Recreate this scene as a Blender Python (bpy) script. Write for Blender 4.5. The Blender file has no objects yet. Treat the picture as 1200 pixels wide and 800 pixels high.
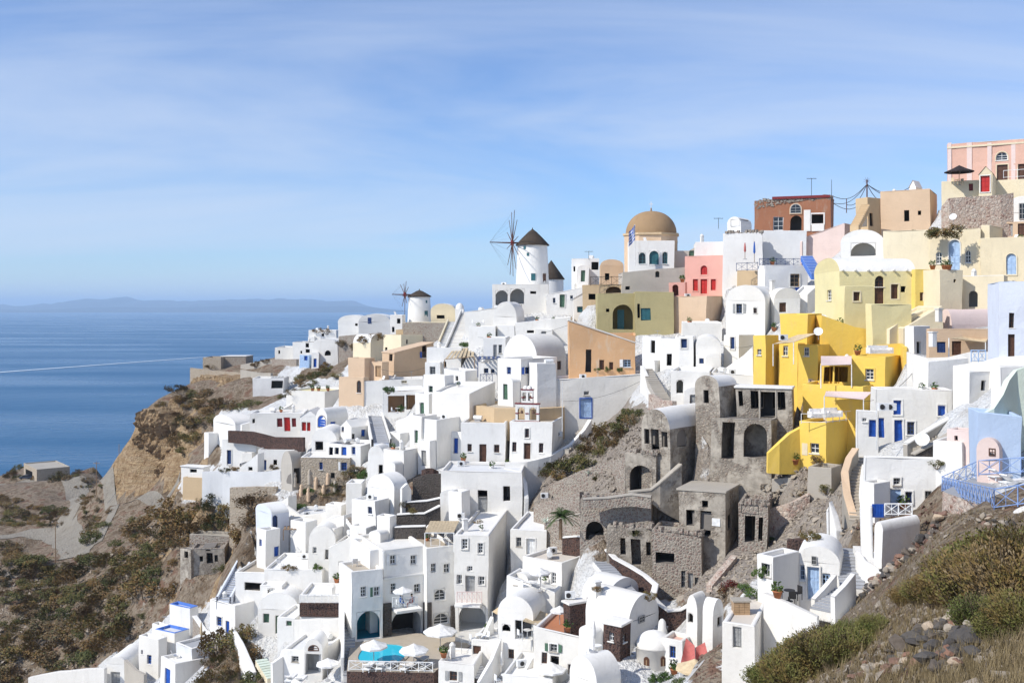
import bpy, bmesh, math, random
import numpy as np
from mathutils import Vector, Matrix, noise
random.seed(7)
R = math.radians
SC = bpy.context.scene
COL = SC.collection
# ------------------------------------------------------------------ camera
ZC, F, HY = 130.0, 1200.0, 358.0          # eye height above the sea, focal length in photo pixels, horizon row
cam_data = bpy.data.cameras.new('camera'); cam = bpy.data.objects.new('camera', cam_data); COL.objects.link(cam)
cam.location = (0, 0, ZC); cam.rotation_euler = (R(90), 0, 0)
cam_data.lens = 36.0; cam_data.sensor_width = 36.0; cam_data.shift_y = -(400 - HY) / 1200.0
cam_data.clip_start = 0.5; cam_data.clip_end = 200000.0
SC.camera = cam
# ------------------------------------------------------------------ sky, sun, exposure
SUN = Vector((-0.68, -0.36, 0.66)).normalized()          # towards the sun: from the left, a little behind the eye
world = bpy.data.worlds.new('World'); SC.world = world; world.use_nodes = True
nt = world.node_tree; nt.nodes.clear()
def wn(t, **k):
    n = nt.nodes.new(t)
    for a, b in k.items(): setattr(n, a, b)
    return n
sky = wn('ShaderNodeTexSky', sky_type='NISHITA', sun_disc=False)
sky.sun_elevation = math.asin(SUN.z); sky.sun_rotation = math.atan2(SUN.x, SUN.y)
sky.altitude = 100; sky.air_density = 1.0; sky.dust_density = 0.0; sky.ozone_density = 6.0
tc = wn('ShaderNodeTexCoord'); sep = wn('ShaderNodeSeparateXYZ'); nt.links.new(tc.outputs['Generated'], sep.inputs[0])
zp = wn('ShaderNodeMath', operation='ADD'); zp.inputs[1].default_value = 0.16
zm = wn('ShaderNodeMath', operation='MAXIMUM'); zm.inputs[1].default_value = 0.0
nt.links.new(sep.outputs['Z'], zm.inputs[0]); nt.links.new(zm.outputs[0], zp.inputs[0])
dx = wn('ShaderNodeMath', operation='DIVIDE'); dy = wn('ShaderNodeMath', operation='DIVIDE')
for n, s in ((dx, 'X'), (dy, 'Y')):
    nt.links.new(sep.outputs[s], n.inputs[0]); nt.links.new(zp.outputs[0], n.inputs[1])
cmb = wn('ShaderNodeCombineXYZ'); nt.links.new(dx.outputs[0], cmb.inputs[0]); nt.links.new(dy.outputs[0], cmb.inputs[1])
mp = wn('ShaderNodeMapping'); mp.inputs['Rotation'].default_value = (0, 0, R(-38)); mp.inputs['Scale'].default_value = (0.42, 0.95, 1)
mp.inputs['Location'].default_value = (0.55, 0.35, 0)
nt.links.new(cmb.outputs[0], mp.inputs[0])
n1 = wn('ShaderNodeTexNoise'); n1.inputs['Scale'].default_value = 0.8; n1.inputs['Detail'].default_value = 8; n1.inputs['Roughness'].default_value = 0.56; n1.inputs['Distortion'].default_value = 0.9
nt.links.new(mp.outputs[0], n1.inputs['Vector'])
cr = wn('ShaderNodeMapRange'); cr.inputs['From Min'].default_value = 0.30; cr.inputs['From Max'].default_value = 0.70; cr.inputs['To Max'].default_value = 0.66
cr.interpolation_type = 'SMOOTHSTEP'
nt.links.new(n1.outputs['Fac'], cr.inputs[0])
mixc = wn('ShaderNodeMix', data_type='RGBA'); mixc.inputs['B'].default_value = (5.7, 6.5, 7.9, 1)
tint = wn('ShaderNodeMix', data_type='RGBA', blend_type='MULTIPLY'); tint.inputs['Factor'].default_value = 1.0; tint.inputs['B'].default_value = (0.97, 1.08, 1.29, 1)   # clear autumn air, daylight white balance
nt.links.new(sky.outputs[0], tint.inputs['A'])
nt.links.new(cr.outputs[0], mixc.inputs['Factor']); nt.links.new(tint.outputs['Result'], mixc.inputs['A'])
bg = wn('ShaderNodeBackground'); bg.inputs['Strength'].default_value = 0.093
out = wn('ShaderNodeOutputWorld')
nt.links.new(mixc.outputs['Result'], bg.inputs[0]); nt.links.new(bg.outputs[0], out.inputs[0])
sd = bpy.data.lights.new('sun', 'SUN'); sd.energy = 3.6; sd.angle = R(0.53); sd.color = (1.0, 0.955, 0.88)
sun = bpy.data.objects.new('sun', sd); COL.objects.link(sun); sun.location = (-300, -100, 400)
sun.rotation_euler = (-SUN).to_track_quat('-Z', 'Y').to_euler()
SC.view_settings.view_transform = 'Standard'; SC.view_settings.look = 'None'
SC.view_settings.exposure = 0.36; SC.view_settings.gamma = 1.0; SC.view_settings.use_curve_mapping = False
SC.render.engine = 'CYCLES'
SC.cycles.use_denoising = True; SC.cycles.max_bounces = 6; SC.cycles.diffuse_bounces = 4; SC.cycles.glossy_bounces = 2
SC.cycles.transmission_bounces = 2; SC.cycles.transparent_max_bounces = 6; SC.cycles.volume_bounces = 2
SC.cycles.caustics_reflective = False; SC.cycles.caustics_refractive = False
# ------------------------------------------------------------------ pixel + distance -> place in the world
def P(px, py, Y): return Vector(((px - 600) / F * Y, Y, ZC + (HY - py) / F * Y))
# ------------------------------------------------------------------ materials
MATS = {}
def new_mat(name):
    m = bpy.data.materials.new(name); m.use_nodes = True
    return m, m.node_tree, m.node_tree.nodes['Principled BSDF']
def pos_noise(t, scale, detail=4, rough=0.55, dim='ShaderNodeTexNoise'):
    g = t.nodes.new('ShaderNodeNewGeometry'); n = t.nodes.new(dim)
    n.inputs['Scale'].default_value = scale
    if 'Detail' in n.inputs: n.inputs['Detail'].default_value = detail
    if 'Roughness' in n.inputs: n.inputs['Roughness'].default_value = rough
    t.links.new(g.outputs['Position'], n.inputs['Vector'])
    return n
def ramp(t, src, stops):
    r = t.nodes.new('ShaderNodeValToRGB'); e = r.color_ramp.elements
    while len(e) > 1: e.remove(e[-1])
    e[0].position = stops[0][0]; e[0].color = (*stops[0][1], 1)
    for p, c in stops[1:]:
        x = e.new(p); x.color = (*c, 1)
    t.links.new(src, r.inputs[0]); return r
def bump(t, b, src, strength, dist):
    n = t.nodes.new('ShaderNodeBump'); n.inputs['Strength'].default_value = strength; n.inputs['Distance'].default_value = dist
    t.links.new(src, n.inputs['Height']); t.links.new(n.outputs[0], b.inputs['Normal']); return n
def mixrgb(t, fac, a, b, mode='MIX'):
    m = t.nodes.new('ShaderNodeMix'); m.data_type = 'RGBA'; m.blend_type = mode
    if isinstance(fac, float): m.inputs['Factor'].default_value = fac
    else: t.links.new(fac, m.inputs['Factor'])
    for s, v in (('A', a), ('B', b)):
        if isinstance(v, tuple): m.inputs[s].default_value = (*v, 1)
        else: t.links.new(v, m.inputs[s])
    return m
def plaster(name, c, dirt=0.35, dc=None, rough=0.85, soft=0.0):
    """lime plaster: faint trowel mottling, a few weather stains, shallow relief"""
    m, t, b = new_mat(name); dc = dc or tuple(x * 0.72 for x in c)
    a = pos_noise(t, 0.45, 6, 0.6); r = ramp(t, a.outputs['Fac'], [(0.35, tuple(x * 0.93 for x in c)), (0.62, c)])
    s = pos_noise(t, 1.3, 8, 0.68)
    mpp = t.nodes.new('ShaderNodeMapping'); mpp.inputs['Scale'].default_value = (1.0, 1.0, 0.28); gg = t.nodes.new('ShaderNodeNewGeometry'); t.links.new(gg.outputs['Position'], mpp.inputs[0]); t.links.new(mpp.outputs[0], s.inputs['Vector'])   # rain runs stains downwards
    sr = ramp(t, s.outputs['Fac'], [(0.54, (0, 0, 0)), (0.74, (dirt,) * 3)])
    mx = mixrgb(t, sr.outputs[0], r.outputs[0], dc)
    oi = t.nodes.new('ShaderNodeObjectInfo'); orr = ramp(t, oi.outputs['Random'], [(0, (.90, .885, .86)), (.3, (.97, .965, .955)), (.7, (1, 1, 1)), (1, (.95, .955, .965))])   # every owner mixes his own limewash
    mu = mixrgb(t, 1.0, mx.outputs['Result'], orr.outputs[0], 'MULTIPLY'); t.links.new(mu.outputs['Result'], b.inputs['Base Color'])
    b.inputs['Roughness'].default_value = rough; b.inputs['Specular IOR Level'].default_value = 0.2
    f = pos_noise(t, 3.2, 6, 0.6); bp = bump(t, b, f.outputs['Fac'], 0.5, 0.07)
    if soft:                                                    # trowelled edges are never sharp
        bv = t.nodes.new('ShaderNodeBevel'); bv.samples = 4; bv.inputs['Radius'].default_value = soft; t.links.new(bv.outputs[0], bp.inputs['Normal'])
    MATS[name] = m; return m
def paint(name, c, rough=0.5, spec=0.4, metal=0.0):
    m, t, b = new_mat(name); a = pos_noise(t, 3.0, 4)
    r = ramp(t, a.outputs['Fac'], [(0.3, tuple(x * 0.8 for x in c)), (0.7, tuple(min(1, x * 1.12) for x in c))])
    t.links.new(r.outputs[0], b.inputs['Base Color'])
    b.inputs['Roughness'].default_value = rough; b.inputs['Specular IOR Level'].default_value = spec; b.inputs['Metallic'].default_value = metal
    MATS[name] = m; return m
def masonry(name, cols, mortar, scale=3.0, rnd=0.9, depth=0.12):
    """rubble masonry: irregular stones of mixed colours with recessed joints"""
    m, t, b = new_mat(name)
    v = pos_noise(t, scale, dim='ShaderNodeTexVoronoi'); v.inputs['Randomness'].default_value = rnd
    e = pos_noise(t, scale, dim='ShaderNodeTexVoronoi'); e.feature = 'DISTANCE_TO_EDGE'; e.inputs['Randomness'].default_value = rnd
    bw = t.nodes.new('ShaderNodeSeparateColor'); t.links.new(v.outputs['Color'], bw.inputs[0])
    n = len(cols); r = ramp(t, bw.outputs[0], [(i / n, c) for i, c in enumerate(cols)]); r.color_ramp.interpolation = 'CONSTANT'
    g = pos_noise(t, 6.0, 5); gr = ramp(t, g.outputs['Fac'], [(0.3, (0.7,) * 3), (0.7, (1.15,) * 3)])
    mu = mixrgb(t, 1.0, r.outputs[0], gr.outputs[0], 'MULTIPLY')
    er = ramp(t, e.outputs['Distance'], [(0.02, (1, 1, 1)), (0.09, (0, 0, 0))])
    mx = mixrgb(t, er.outputs[0], mu.outputs['Result'], mortar); t.links.new(mx.outputs['Result'], b.inputs['Base Color'])
    hr = ramp(t, e.outputs['Distance'], [(0.0, (0, 0, 0)), (0.18, (1, 1, 1))]); bump(t, b, hr.outputs[0], 0.9, depth)
    b.inputs['Roughness'].default_value = 0.92; b.inputs['Specular IOR Level'].default_value = 0.15
    MATS[name] = m; return m
plaster('white', (0.84, 0.82, 0.775), 0.45, (0.62, 0.585, 0.52), soft=0.14)
plaster('whitegrey', (0.70, 0.70, 0.69), 0.4)
plaster('cream', (0.80, 0.70, 0.50), 0.5); plaster('paleyellow', (0.78, 0.69, 0.38), 0.5, (0.66, 0.60, 0.42)); plaster('brightyellow', (0.80, 0.62, 0.18), 0.25)
plaster('ochre', (0.86, 0.60, 0.125), 0.6, (0.72, 0.52, 0.20)); plaster('beige', (0.68, 0.50, 0.34), 0.35); plaster('tan', (0.62, 0.46, 0.28), 0.5)
plaster('pinkwall', (0.74, 0.40, 0.33), 0.25); plaster('palepink', (0.78, 0.63, 0.58), 0.25); plaster('salmon', (0.74, 0.47, 0.37), 0.3)
plaster('terracotta', (0.36, 0.16, 0.09), 0.9, (0.42, 0.30, 0.22)); plaster('olive', (0.44, 0.38, 0.20), 0.5); plaster('orange', (0.72, 0.45, 0.25), 0.85, (0.66, 0.58, 0.46))
plaster('greybeige', (0.50, 0.46, 0.40), 0.4); plaster('concrete', (0.44, 0.40, 0.34), 0.6)
plaster('lilac', (0.72, 0.76, 0.84), 0.3); plaster('skyblue', (0.50, 0.62, 0.80), 0.55); plaster('mint', (0.66, 0.73, 0.62), 0.5); plaster('bluewall', (0.10, 0.22, 0.62), 0.3)
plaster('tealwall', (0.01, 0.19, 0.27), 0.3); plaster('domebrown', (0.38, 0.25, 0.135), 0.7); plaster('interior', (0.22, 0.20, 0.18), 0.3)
plaster('paving', (0.47, 0.41, 0.33), 0.6); plaster('roomshade', (0.07, 0.065, 0.06), 0.3); plaster('terrafloor', (0.55, 0.24, 0.13), 0.4); plaster('roofdeck', (0.66, 0.60, 0.52), 0.5); plaster('greydeck', (0.38, 0.39, 0.41), 0.4)  # hotel arch room near black: its shade is put into the plaster colour
masonry('stone', [(0.34, 0.30, 0.25), (0.44, 0.39, 0.32), (0.24, 0.20, 0.17), (0.50, 0.45, 0.37), (0.31, 0.23, 0.19)], (0.40, 0.36, 0.30), 3.2)
masonry('beigestone', [(0.42, 0.33, 0.23), (0.50, 0.40, 0.28), (0.35, 0.27, 0.19), (0.48, 0.40, 0.31)], (0.46, 0.39, 0.30), 2.6)
masonry('rubble', [(0.45, 0.33, 0.26), (0.55, 0.45, 0.38), (0.33, 0.21, 0.17), (0.40, 0.25, 0.20), (0.58, 0.50, 0.42)], (0.48, 0.38, 0.31), 2.4)
masonry('lava', [(0.10, 0.045, 0.035), (0.15, 0.07, 0.05), (0.07, 0.045, 0.04), (0.20, 0.10, 0.075), (0.055, 0.04, 0.038)], (0.13, 0.085, 0.07), 4.2)
masonry('basalt', [(0.05, 0.046, 0.044), (0.09, 0.08, 0.072), (0.065, 0.055, 0.05), (0.12, 0.10, 0.09)], (0.10, 0.09, 0.08), 3.6)
masonry('pebblestep', [(0.78, 0.77, 0.74), (0.10, 0.10, 0.10), (0.70, 0.69, 0.66), (0.14, 0.13, 0.13)], (0.74, 0.73, 0.70), 1.6)
def ruin_mat():
    """old grey plaster fallen off in patches, the rubble core showing"""
    m, t, b = new_mat('ruin'); a = pos_noise(t, 0.5, 8, 0.68); pr = ramp(t, a.outputs['Fac'], [(0.3, (0.31, 0.28, 0.24)), (0.5, (0.44, 0.40, 0.34)), (0.7, (0.53, 0.485, 0.41))])
    v = pos_noise(t, 3.4, dim='ShaderNodeTexVoronoi'); e = pos_noise(t, 3.4, dim='ShaderNodeTexVoronoi'); e.feature = 'DISTANCE_TO_EDGE'
    bw = t.nodes.new('ShaderNodeSeparateColor'); t.links.new(v.outputs['Color'], bw.inputs[0]); sc = ramp(t, bw.outputs[0], [(0, (0.15, 0.12, 0.10)), (.3, (0.30, 0.26, 0.21)), (.6, (0.23, 0.16, 0.13)), (.8, (0.38, 0.33, 0.27))]); sc.color_ramp.interpolation = 'CONSTANT'
    er = ramp(t, e.outputs['Distance'], [(0.02, (1, 1, 1)), (0.1, (0, 0, 0))]); st = mixrgb(t, er.outputs[0], sc.outputs[0], (0.30, 0.27, 0.23))
    k = pos_noise(t, 0.33, 9, 0.7); kr = ramp(t, k.outputs['Fac'], [(0.47, (0, 0, 0)), (0.53, (1, 1, 1))]); mx = mixrgb(t, kr.outputs[0], pr.outputs[0], st.outputs['Result'])
    s2 = pos_noise(t, 1.6, 8, .7); s2r = ramp(t, s2.outputs['Fac'], [(.35, (.62, .60, .58)), (.6, (1.05, 1.03, 1.0))]); mu = mixrgb(t, .8, mx.outputs['Result'], s2r.outputs[0], 'MULTIPLY'); t.links.new(mu.outputs['Result'], b.inputs['Base Color'])
    hr = ramp(t, e.outputs['Distance'], [(0, (0, 0, 0)), (.18, (1, 1, 1))]); hm = mixrgb(t, kr.outputs[0], s2.outputs['Color'], hr.outputs[0]); bump(t, b, hm.outputs['Result'], .9, .1)
    b.inputs['Roughness'].default_value = .95; b.inputs['Specular IOR Level'].default_value = .1; MATS['ruin'] = m
ruin_mat()
paint('blue', (0.015, 0.09, 0.42)); paint('navy', (0.02, 0.05, 0.16)); paint('paleblue', (0.38, 0.52, 0.72)); paint('railblue', (0.24, 0.36, 0.64)); paint('teal', (0.03, 0.13, 0.15))
paint('red', (0.50, 0.025, 0.02)); paint('darkred', (0.20, 0.02, 0.02)); paint('brown', (0.10, 0.045, 0.025)); paint('greydoor', (0.36, 0.36, 0.35)); paint('tanwood', (0.42, 0.28, 0.16)); paint('green', (0.08, 0.16, 0.10))
paint('whitepaint', (0.80, 0.80, 0.78)); paint('blackmetal', (0.025, 0.023, 0.022)); paint('metal', (0.40, 0.40, 0.41), 0.4); paint('thatch', (0.075, 0.058, 0.045), 0.95, 0.1); paint('timber', (0.12, 0.055, 0.04), 0.8)
paint('canvas', (0.78, 0.77, 0.74), 0.9, 0.1); paint('sandcanvas', (0.66, 0.52, 0.33), 0.9, 0.1); paint('redcanvas', (0.50, 0.15, 0.13), 0.9, 0.1); paint('darkcanvas', (0.045, 0.035, 0.035), 0.9, 0.1); paint('bluecanvas', (0.05, 0.14, 0.45), 0.9, 0.1)
paint('claypot', (0.46, 0.17, 0.07), 0.8); paint('cushion', (0.82, 0.80, 0.77), 0.9, 0.1); paint('reed', (0.52, 0.42, 0.28), 0.95, 0.1); paint('carpaint', (0.03, 0.04, 0.07), 0.3, 0.6); paint('rubber', (0.02, 0.02, 0.02), 0.9); paint('stainedwood', (0.30, 0.20, 0.12), 0.8, 0.2)
def glass_mat():
    m, t, b = new_mat('glass'); b.inputs['Base Color'].default_value = (0.025, 0.03, 0.036, 1); b.inputs['Roughness'].default_value = 0.08
    MATS['glass'] = m
glass_mat()
def pool_mat():
    m, t, b = new_mat('pool'); b.inputs['Base Color'].default_value = (0.05, 0.55, 0.72, 1); b.inputs['Roughness'].default_value = 0.06
    n = pos_noise(t, 2.5, 2); bump(t, b, n.outputs['Fac'], 0.15, 0.05); MATS['pool'] = m
    m, t, b = new_mat('poolpale'); b.inputs['Base Color'].default_value = (0.36, 0.66, 0.62, 1); b.inputs['Roughness'].default_value = 0.06; MATS['poolpale'] = m
pool_mat()
# ------------------------------------------------------------------ mesh collecting
def warp(p):                                        # nothing here is built with a ruler: a slow wander of a few centimetres
    q = p * 0.23
    return p + Vector((noise.noise(q), noise.noise(q + Vector((31, 7, 3))), noise.noise(q + Vector((5, 57, 11))))) * 0.15 + Vector((noise.noise(p * .9), noise.noise(p * .9 + Vector((3, 9, 1))), noise.noise(p * .9 + Vector((8, 2, 6))))) * 0.035
class MB:
    def __init__(s): s.v = []; s.f = []; s.sm = []; s.mi = []; s.cur = 0
    def poly(s, pts, sm=False):
        b = len(s.v); s.v += [Vector(p) for p in pts]; s.f.append(list(range(b, b + len(pts)))); s.sm.append(sm); s.mi.append(s.cur)
    def grid(s, rows, sm=True, close=False):
        b = len(s.v); n = len(rows[0])
        for r in rows: s.v += [Vector(p) for p in r]
        for i in range(len(rows) - 1):
            for j in range(n if close else n - 1):
                k = (j + 1) % n
                s.f.append([b + i * n + j, b + i * n + k, b + (i + 1) * n + k, b + (i + 1) * n + j]); s.sm.append(sm); s.mi.append(s.cur)
    def box(s, o, a, b, c):                          # corner and three edge vectors
        o = Vector(o); a = Vector(a); b = Vector(b); c = Vector(c); k = len(s.v)
        s.v += [o, o + a, o + a + b, o + b, o + c, o + a + c, o + a + b + c, o + b + c]
        for q in ((0, 3, 2, 1), (4, 5, 6, 7), (0, 1, 5, 4), (1, 2, 6, 5), (2, 3, 7, 6), (3, 0, 4, 7)):
            s.f.append([k + i for i in q]); s.sm.append(False); s.mi.append(s.cur)
    def cbox(s, c, sx, sy, sz, ang=0.0):             # box standing on c
        ca, sa = math.cos(ang), math.sin(ang); a = Vector((ca, sa, 0)) * sx; b = Vector((-sa, ca, 0)) * sy
        s.box(Vector(c) - a / 2 - b / 2, a, b, Vector((0, 0, sz)))
    def tube(s, p0, p1, r0, r1=None, n=6, caps=True, sm=True):
        p0 = Vector(p0); p1 = Vector(p1); r1 = r0 if r1 is None else r1
        d = (p1 - p0); 
        if d.length < 1e-6: return
        d.normalize(); a = d.orthogonal().normalized(); b = d.cross(a)
        r = [[p + (a * math.cos(t) + b * math.sin(t)) * q for t in [2 * math.pi * i / n for i in range(n)]] for p, q in ((p0, r0), (p1, r1))]
        s.grid(r, sm, True)
        if caps: s.poly(r[0][::-1]); s.poly(r[1])
    def path(s, pts, r, n=5):
        for a, b in zip(pts, pts[1:]): s.tube(a, b, r, r, n)
    def lathe(s, c, prof, n=24, sm=True, ang0=0.0, arc=2 * math.pi):
        c = Vector(c); full = abs(arc - 2 * math.pi) < 1e-6; m = n if full else n + 1
        rows = [[c + Vector((r * math.cos(ang0 + arc * i / n), r * math.sin(ang0 + arc * i / n), z)) for i in range(m)] for r, z in prof]
        s.grid(rows, sm, full)
    def build(s, name, mats, parent=None, wp=False, loc=None):
        me = bpy.data.meshes.new(name)
        base = Vector(loc) if loc is not None else (parent_world(parent) if parent else Vector((0, 0, 0)))
        vs = [warp(p) for p in s.v] if wp else s.v
        me.from_pydata([tuple(p - base) for p in vs], [], s.f)
        me.polygons.foreach_set('use_smooth', s.sm)
        for m in (mats if isinstance(mats, (list, tuple)) else [mats]): me.materials.append(MATS[m] if isinstance(m, str) else m)
        if s.cur or any(s.mi): me.polygons.foreach_set('material_index', s.mi)
        me.update()
        o = bpy.data.objects.new(name, me); COL.objects.link(o)
        if parent is not None: o.parent = parent; WORLD[o.name] = base
        else: o.location = base; WORLD[o.name] = base
        return o
WORLD = {}
def parent_world(o): return WORLD[o.name]
def empty(name, loc):
    o = bpy.data.objects.new(name, None); COL.objects.link(o); o.location = loc; o.empty_display_size = 0.3; WORLD[o.name] = Vector(loc); return o
def tag(o, label, cat, group=None):
    o['label'] = ' '.join(label.split()[:16]); o['category'] = cat; o['kind'] = 'thing'
    if group: o['group'] = group
    return o
def kind(o, k): o['kind'] = k; return o
def thing(name, label, cat, loc, group=None): return tag(empty(name, loc), label, cat, group)
def copy_tree(o, parent=None, base=None):
    c = o.copy(); COL.objects.link(c); c.parent = parent
    for ch in list(o.children): copy_tree(ch, c)
    return c
# ------------------------------------------------------------------ walls with real openings
def wall(mb, O, a, n, w, z0, z1, holes=(), top=None, rev=0.22, cell=1.5):
    """upright wall from O along a (unit), outward normal n, with openings cut through it and their reveals"""
    xs = {0.0, w}; zs = {z0, z1}
    for h in holes: xs |= {h['a0'], h['a1']}; zs |= {h['b0'], h['b1']}
    def fill(s):
        s = sorted(s); o = []
        for p, q in zip(s, s[1:]):
            k = max(1, int((q - p) / cell))
            o += [p + (q - p) * i / k for i in range(k)]
        return o + [s[-1]]
    xs = fill(xs); zs = fill(zs)
    def pt(x, z, off=0.0):
        p = O + a * x + n * off
        if top and z >= z1 - 1e-6: z = top(p)
        return Vector((p.x, p.y, z))
    idx = {}; base = len(mb.v)
    def vi(i, j):
        if (i, j) not in idx: idx[(i, j)] = len(mb.v); mb.v.append(pt(xs[i], zs[j]))
        return idx[(i, j)]
    for i in range(len(xs) - 1):
        for j in range(len(zs) - 1):
            cx = (xs[i] + xs[i + 1]) / 2; cz = (zs[j] + zs[j + 1]) / 2
            if any(h['a0'] < cx < h['a1'] and h['b0'] < cz < h['b1'] for h in holes): continue
            mb.f.append([vi(i, j), vi(i + 1, j), vi(i + 1, j + 1), vi(i, j + 1)]); mb.sm.append(False); mb.mi.append(mb.cur)
    for h in holes:
        out = outline(h); r = h.get('rev', rev)
        rows = [[pt(x, z) for x, z in out], [pt(x, z, -r) for x, z in out]]
        mb.grid(rows, False, True)
        if h['arch']:
            am = (h['a0'] + h['a1']) / 2; arc = h['arc']
            for s0, cx in ((0, h['a0']), (1, h['a1'])):
                seg = [p for p in arc if (p[0] <= am + 1e-6 if s0 == 0 else p[0] >= am - 1e-6)]
                for p, q in zip(seg, seg[1:]): mb.poly([pt(cx, h['b1']), pt(*p), pt(*q)])
def outline(h):
    """opening outline, counted from the lower right corner round"""
    if not h['arch']: return [(h['a0'], h['b0']), (h['a1'], h['b0']), (h['a1'], h['b1']), (h['a0'], h['b1'])]
    am = (h['a0'] + h['a1']) / 2; hw = (h['a1'] - h['a0']) / 2; rise = min(hw, (h['b1'] - h['b0']) * 0.75); zs = h['b1'] - rise
    arc = [(am + hw * math.cos(math.pi * i / 10), zs + rise * math.sin(math.pi * i / 10)) for i in range(11)]
    h['arc'] = arc
    return [(h['a0'], h['b0']), (h['a1'], h['b0'])] + arc
RS = random.Random(19)
def opening(root, O, a, n, h):
    """fills one opening: window > pane, door > panel, recess (a dark room behind an open hole)"""
    k = h['k']; up = Vector((0, 0, 1)); off = 0.03 if h['app'] else -h.get('rev', 0.22)
    def pt(x, z, d=0.0): return O + a * x + n * (off + d) + up * (z - O.z)
    out = outline(h); w = h['a1'] - h['a0']; hh = h['b1'] - h['b0']; col = h['c'] or 'brown'
    if h['app']:
        h['rev'] = 0
    if k == 'o':
        m = MB(); e = 0.5; dp = h.get('dp', 2.4)
        x0, x1, y0, y1 = max(h['a0'] - e, .06), min(h['a1'] + e, h.get('W', 99) - .06), h['b0'] - 0.02, h['b1'] + 0.25
        c = [pt(x0, y0), pt(x1, y0), pt(x1, y1), pt(x0, y1)]; d = [p - n * dp for p in c]
        m.poly(d); m.poly([c[0], c[1], d[1], d[0]]); m.poly([c[1], c[2], d[2], d[1]]); m.poly([c[2], c[3], d[3], d[2]]); m.poly([c[3], c[0], d[0], d[3]])
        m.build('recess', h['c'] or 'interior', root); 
        if h['trim']: surround(root, pt, h, out, 0.22)
        return
    fr = min(0.09, w * 0.14)
    m = MB()
    def inset(pts, f):
        cx = sum(p[0] for p in pts) / len(pts); cz = (h['b0'] + h['b1']) / 2
        sx = (w - 2 * f) / w; sz = (hh - 2 * f) / hh
        return [((p[0] - (h['a0'] + h['a1']) / 2) * sx + (h['a0'] + h['a1']) / 2, (p[1] - cz) * sz + cz) for p in pts]
    inn = inset(out, fr)
    if k == 'w':
        fm = h['c'] or 'whitepaint'
        m.grid([[pt(x, z, 0.0) for x, z in out], [pt(x, z, 0.06) for x, z in out], [pt(x, z, 0.06) for x, z in inn], [pt(x, z, 0.0) for x, z in inn]], False, True)
        t = fr * 0.3; mid = (h['a0'] + h['a1']) / 2
        m.box(pt(mid - t, h['b0'] + fr, 0), a * 2 * t, n * 0.05, up * (hh - 2 * fr - (0.03 if h['arch'] else 0)))
        nb = 2 if hh > 1.0 else 1
        for i in range(1, nb + 1):
            z = h['b0'] + hh * i / (nb + 1) * (0.85 if h['arch'] else 1)
            m.box(pt(h['a0'] + fr, z - t, 0), a * (w - 2 * fr), n * 0.045, up * 2 * t)
        o = m.build('window', fm, root)
        if not h['app']: sl = MB(); sl.box(O + a * (h['a0'] - .08) + n * -.1 + up * (h['b0'] - .09 - O.z), a * (w + .16), n * .19, up * .085); sl.build('sill', 'white' if fm != 'greydoor' else 'concrete', o)
        g = MB(); g.poly([pt(x, z, 0.012) for x, z in inn]); g.build('pane', 'glass', o)
    else:                                                       # door leaf or closed shutter
        m.poly([pt(x, z, 0.0) for x, z in out]); 
        t = 0.05; mid = (h['a0'] + h['a1']) / 2
        m.box(pt(h['a0'], h['b0'], 0), a * fr, n * t, up * hh * (0.6 if h['arch'] else 1)); m.box(pt(h['a1'] - fr, h['b0'], 0), a * fr, n * t, up * hh * (0.6 if h['arch'] else 1))
        m.box(pt(mid - fr * .35, h['b0'] + .02, 0), a * fr * .7, n * t * .8, up * (hh - .1))
        o = m.build('door' if k == 'd' else 'shutter', col, root)
        p = MB(); n2 = 3 if k == 'd' else 5
        for s in (0, 1):
            for i in range(n2):
                hz = (hh * (0.7 if h['arch'] else 0.94)) / n2; x0 = (h['a0'] + fr * 1.4) if s == 0 else mid + fr * .6
                p.box(pt(x0, h['b0'] + 0.05 + i * hz, 0.002), a * (w / 2 - fr * 2.0), n * 0.028, up * (hz * 0.8))
        p.build('panel', col, o)
    if k == 'w' and not h['app'] and not h['arch'] and w > .6 and RS.random() < .3:        # boards folded back beside the window
        cs = RS.choice(['blue', 'greydoor', 'brown', 'whitepaint', 'green']); b0 = h.get('rev', .22)
        for sx in (h['a0'] - .12 - w * .42, h['a1'] + .12):
            if sx < .1 or sx + w * .42 > h.get('W', 0) - .1: continue
            sh = MB(); sh.box(pt(sx, h['b0'], b0 + .012), a * w * .42, n * .045, up * hh)
            for q in range(3): sh.box(pt(sx + .05, h['b0'] + hh * (.06 + q * .32), b0 + .05), a * (w * .42 - .1), n * .018, up * hh * .24)
            sh.build('shutter', cs, root)
    if h['trim']: surround(root, pt, h, out, 0.12)
def surround(root, pt, h, out, width):
    w = h['a1'] - h['a0']; hh = h['b1'] - h['b0']; cx = (h['a0'] + h['a1']) / 2; cz = (h['b0'] + h['b1']) / 2
    base = (0 if h['app'] else h.get('rev', 0.22))
    def ring(f): return [((x - cx) * (w + 2 * f) / w + cx, (z - cz) * (hh + 2 * f) / hh + cz) for x, z in out]
    m = MB(); r0, r1 = ring(0.0), ring(width)
    m.grid([[pt(x, z, base + 0.0) for x, z in r0], [pt(x, z, base + 0.05) for x, z in r0], [pt(x, z, base + 0.05) for x, z in r1], [pt(x, z, base + 0.0) for x, z in r1]], False, True)
    m.build('surround', h['trim'], root)
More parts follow.
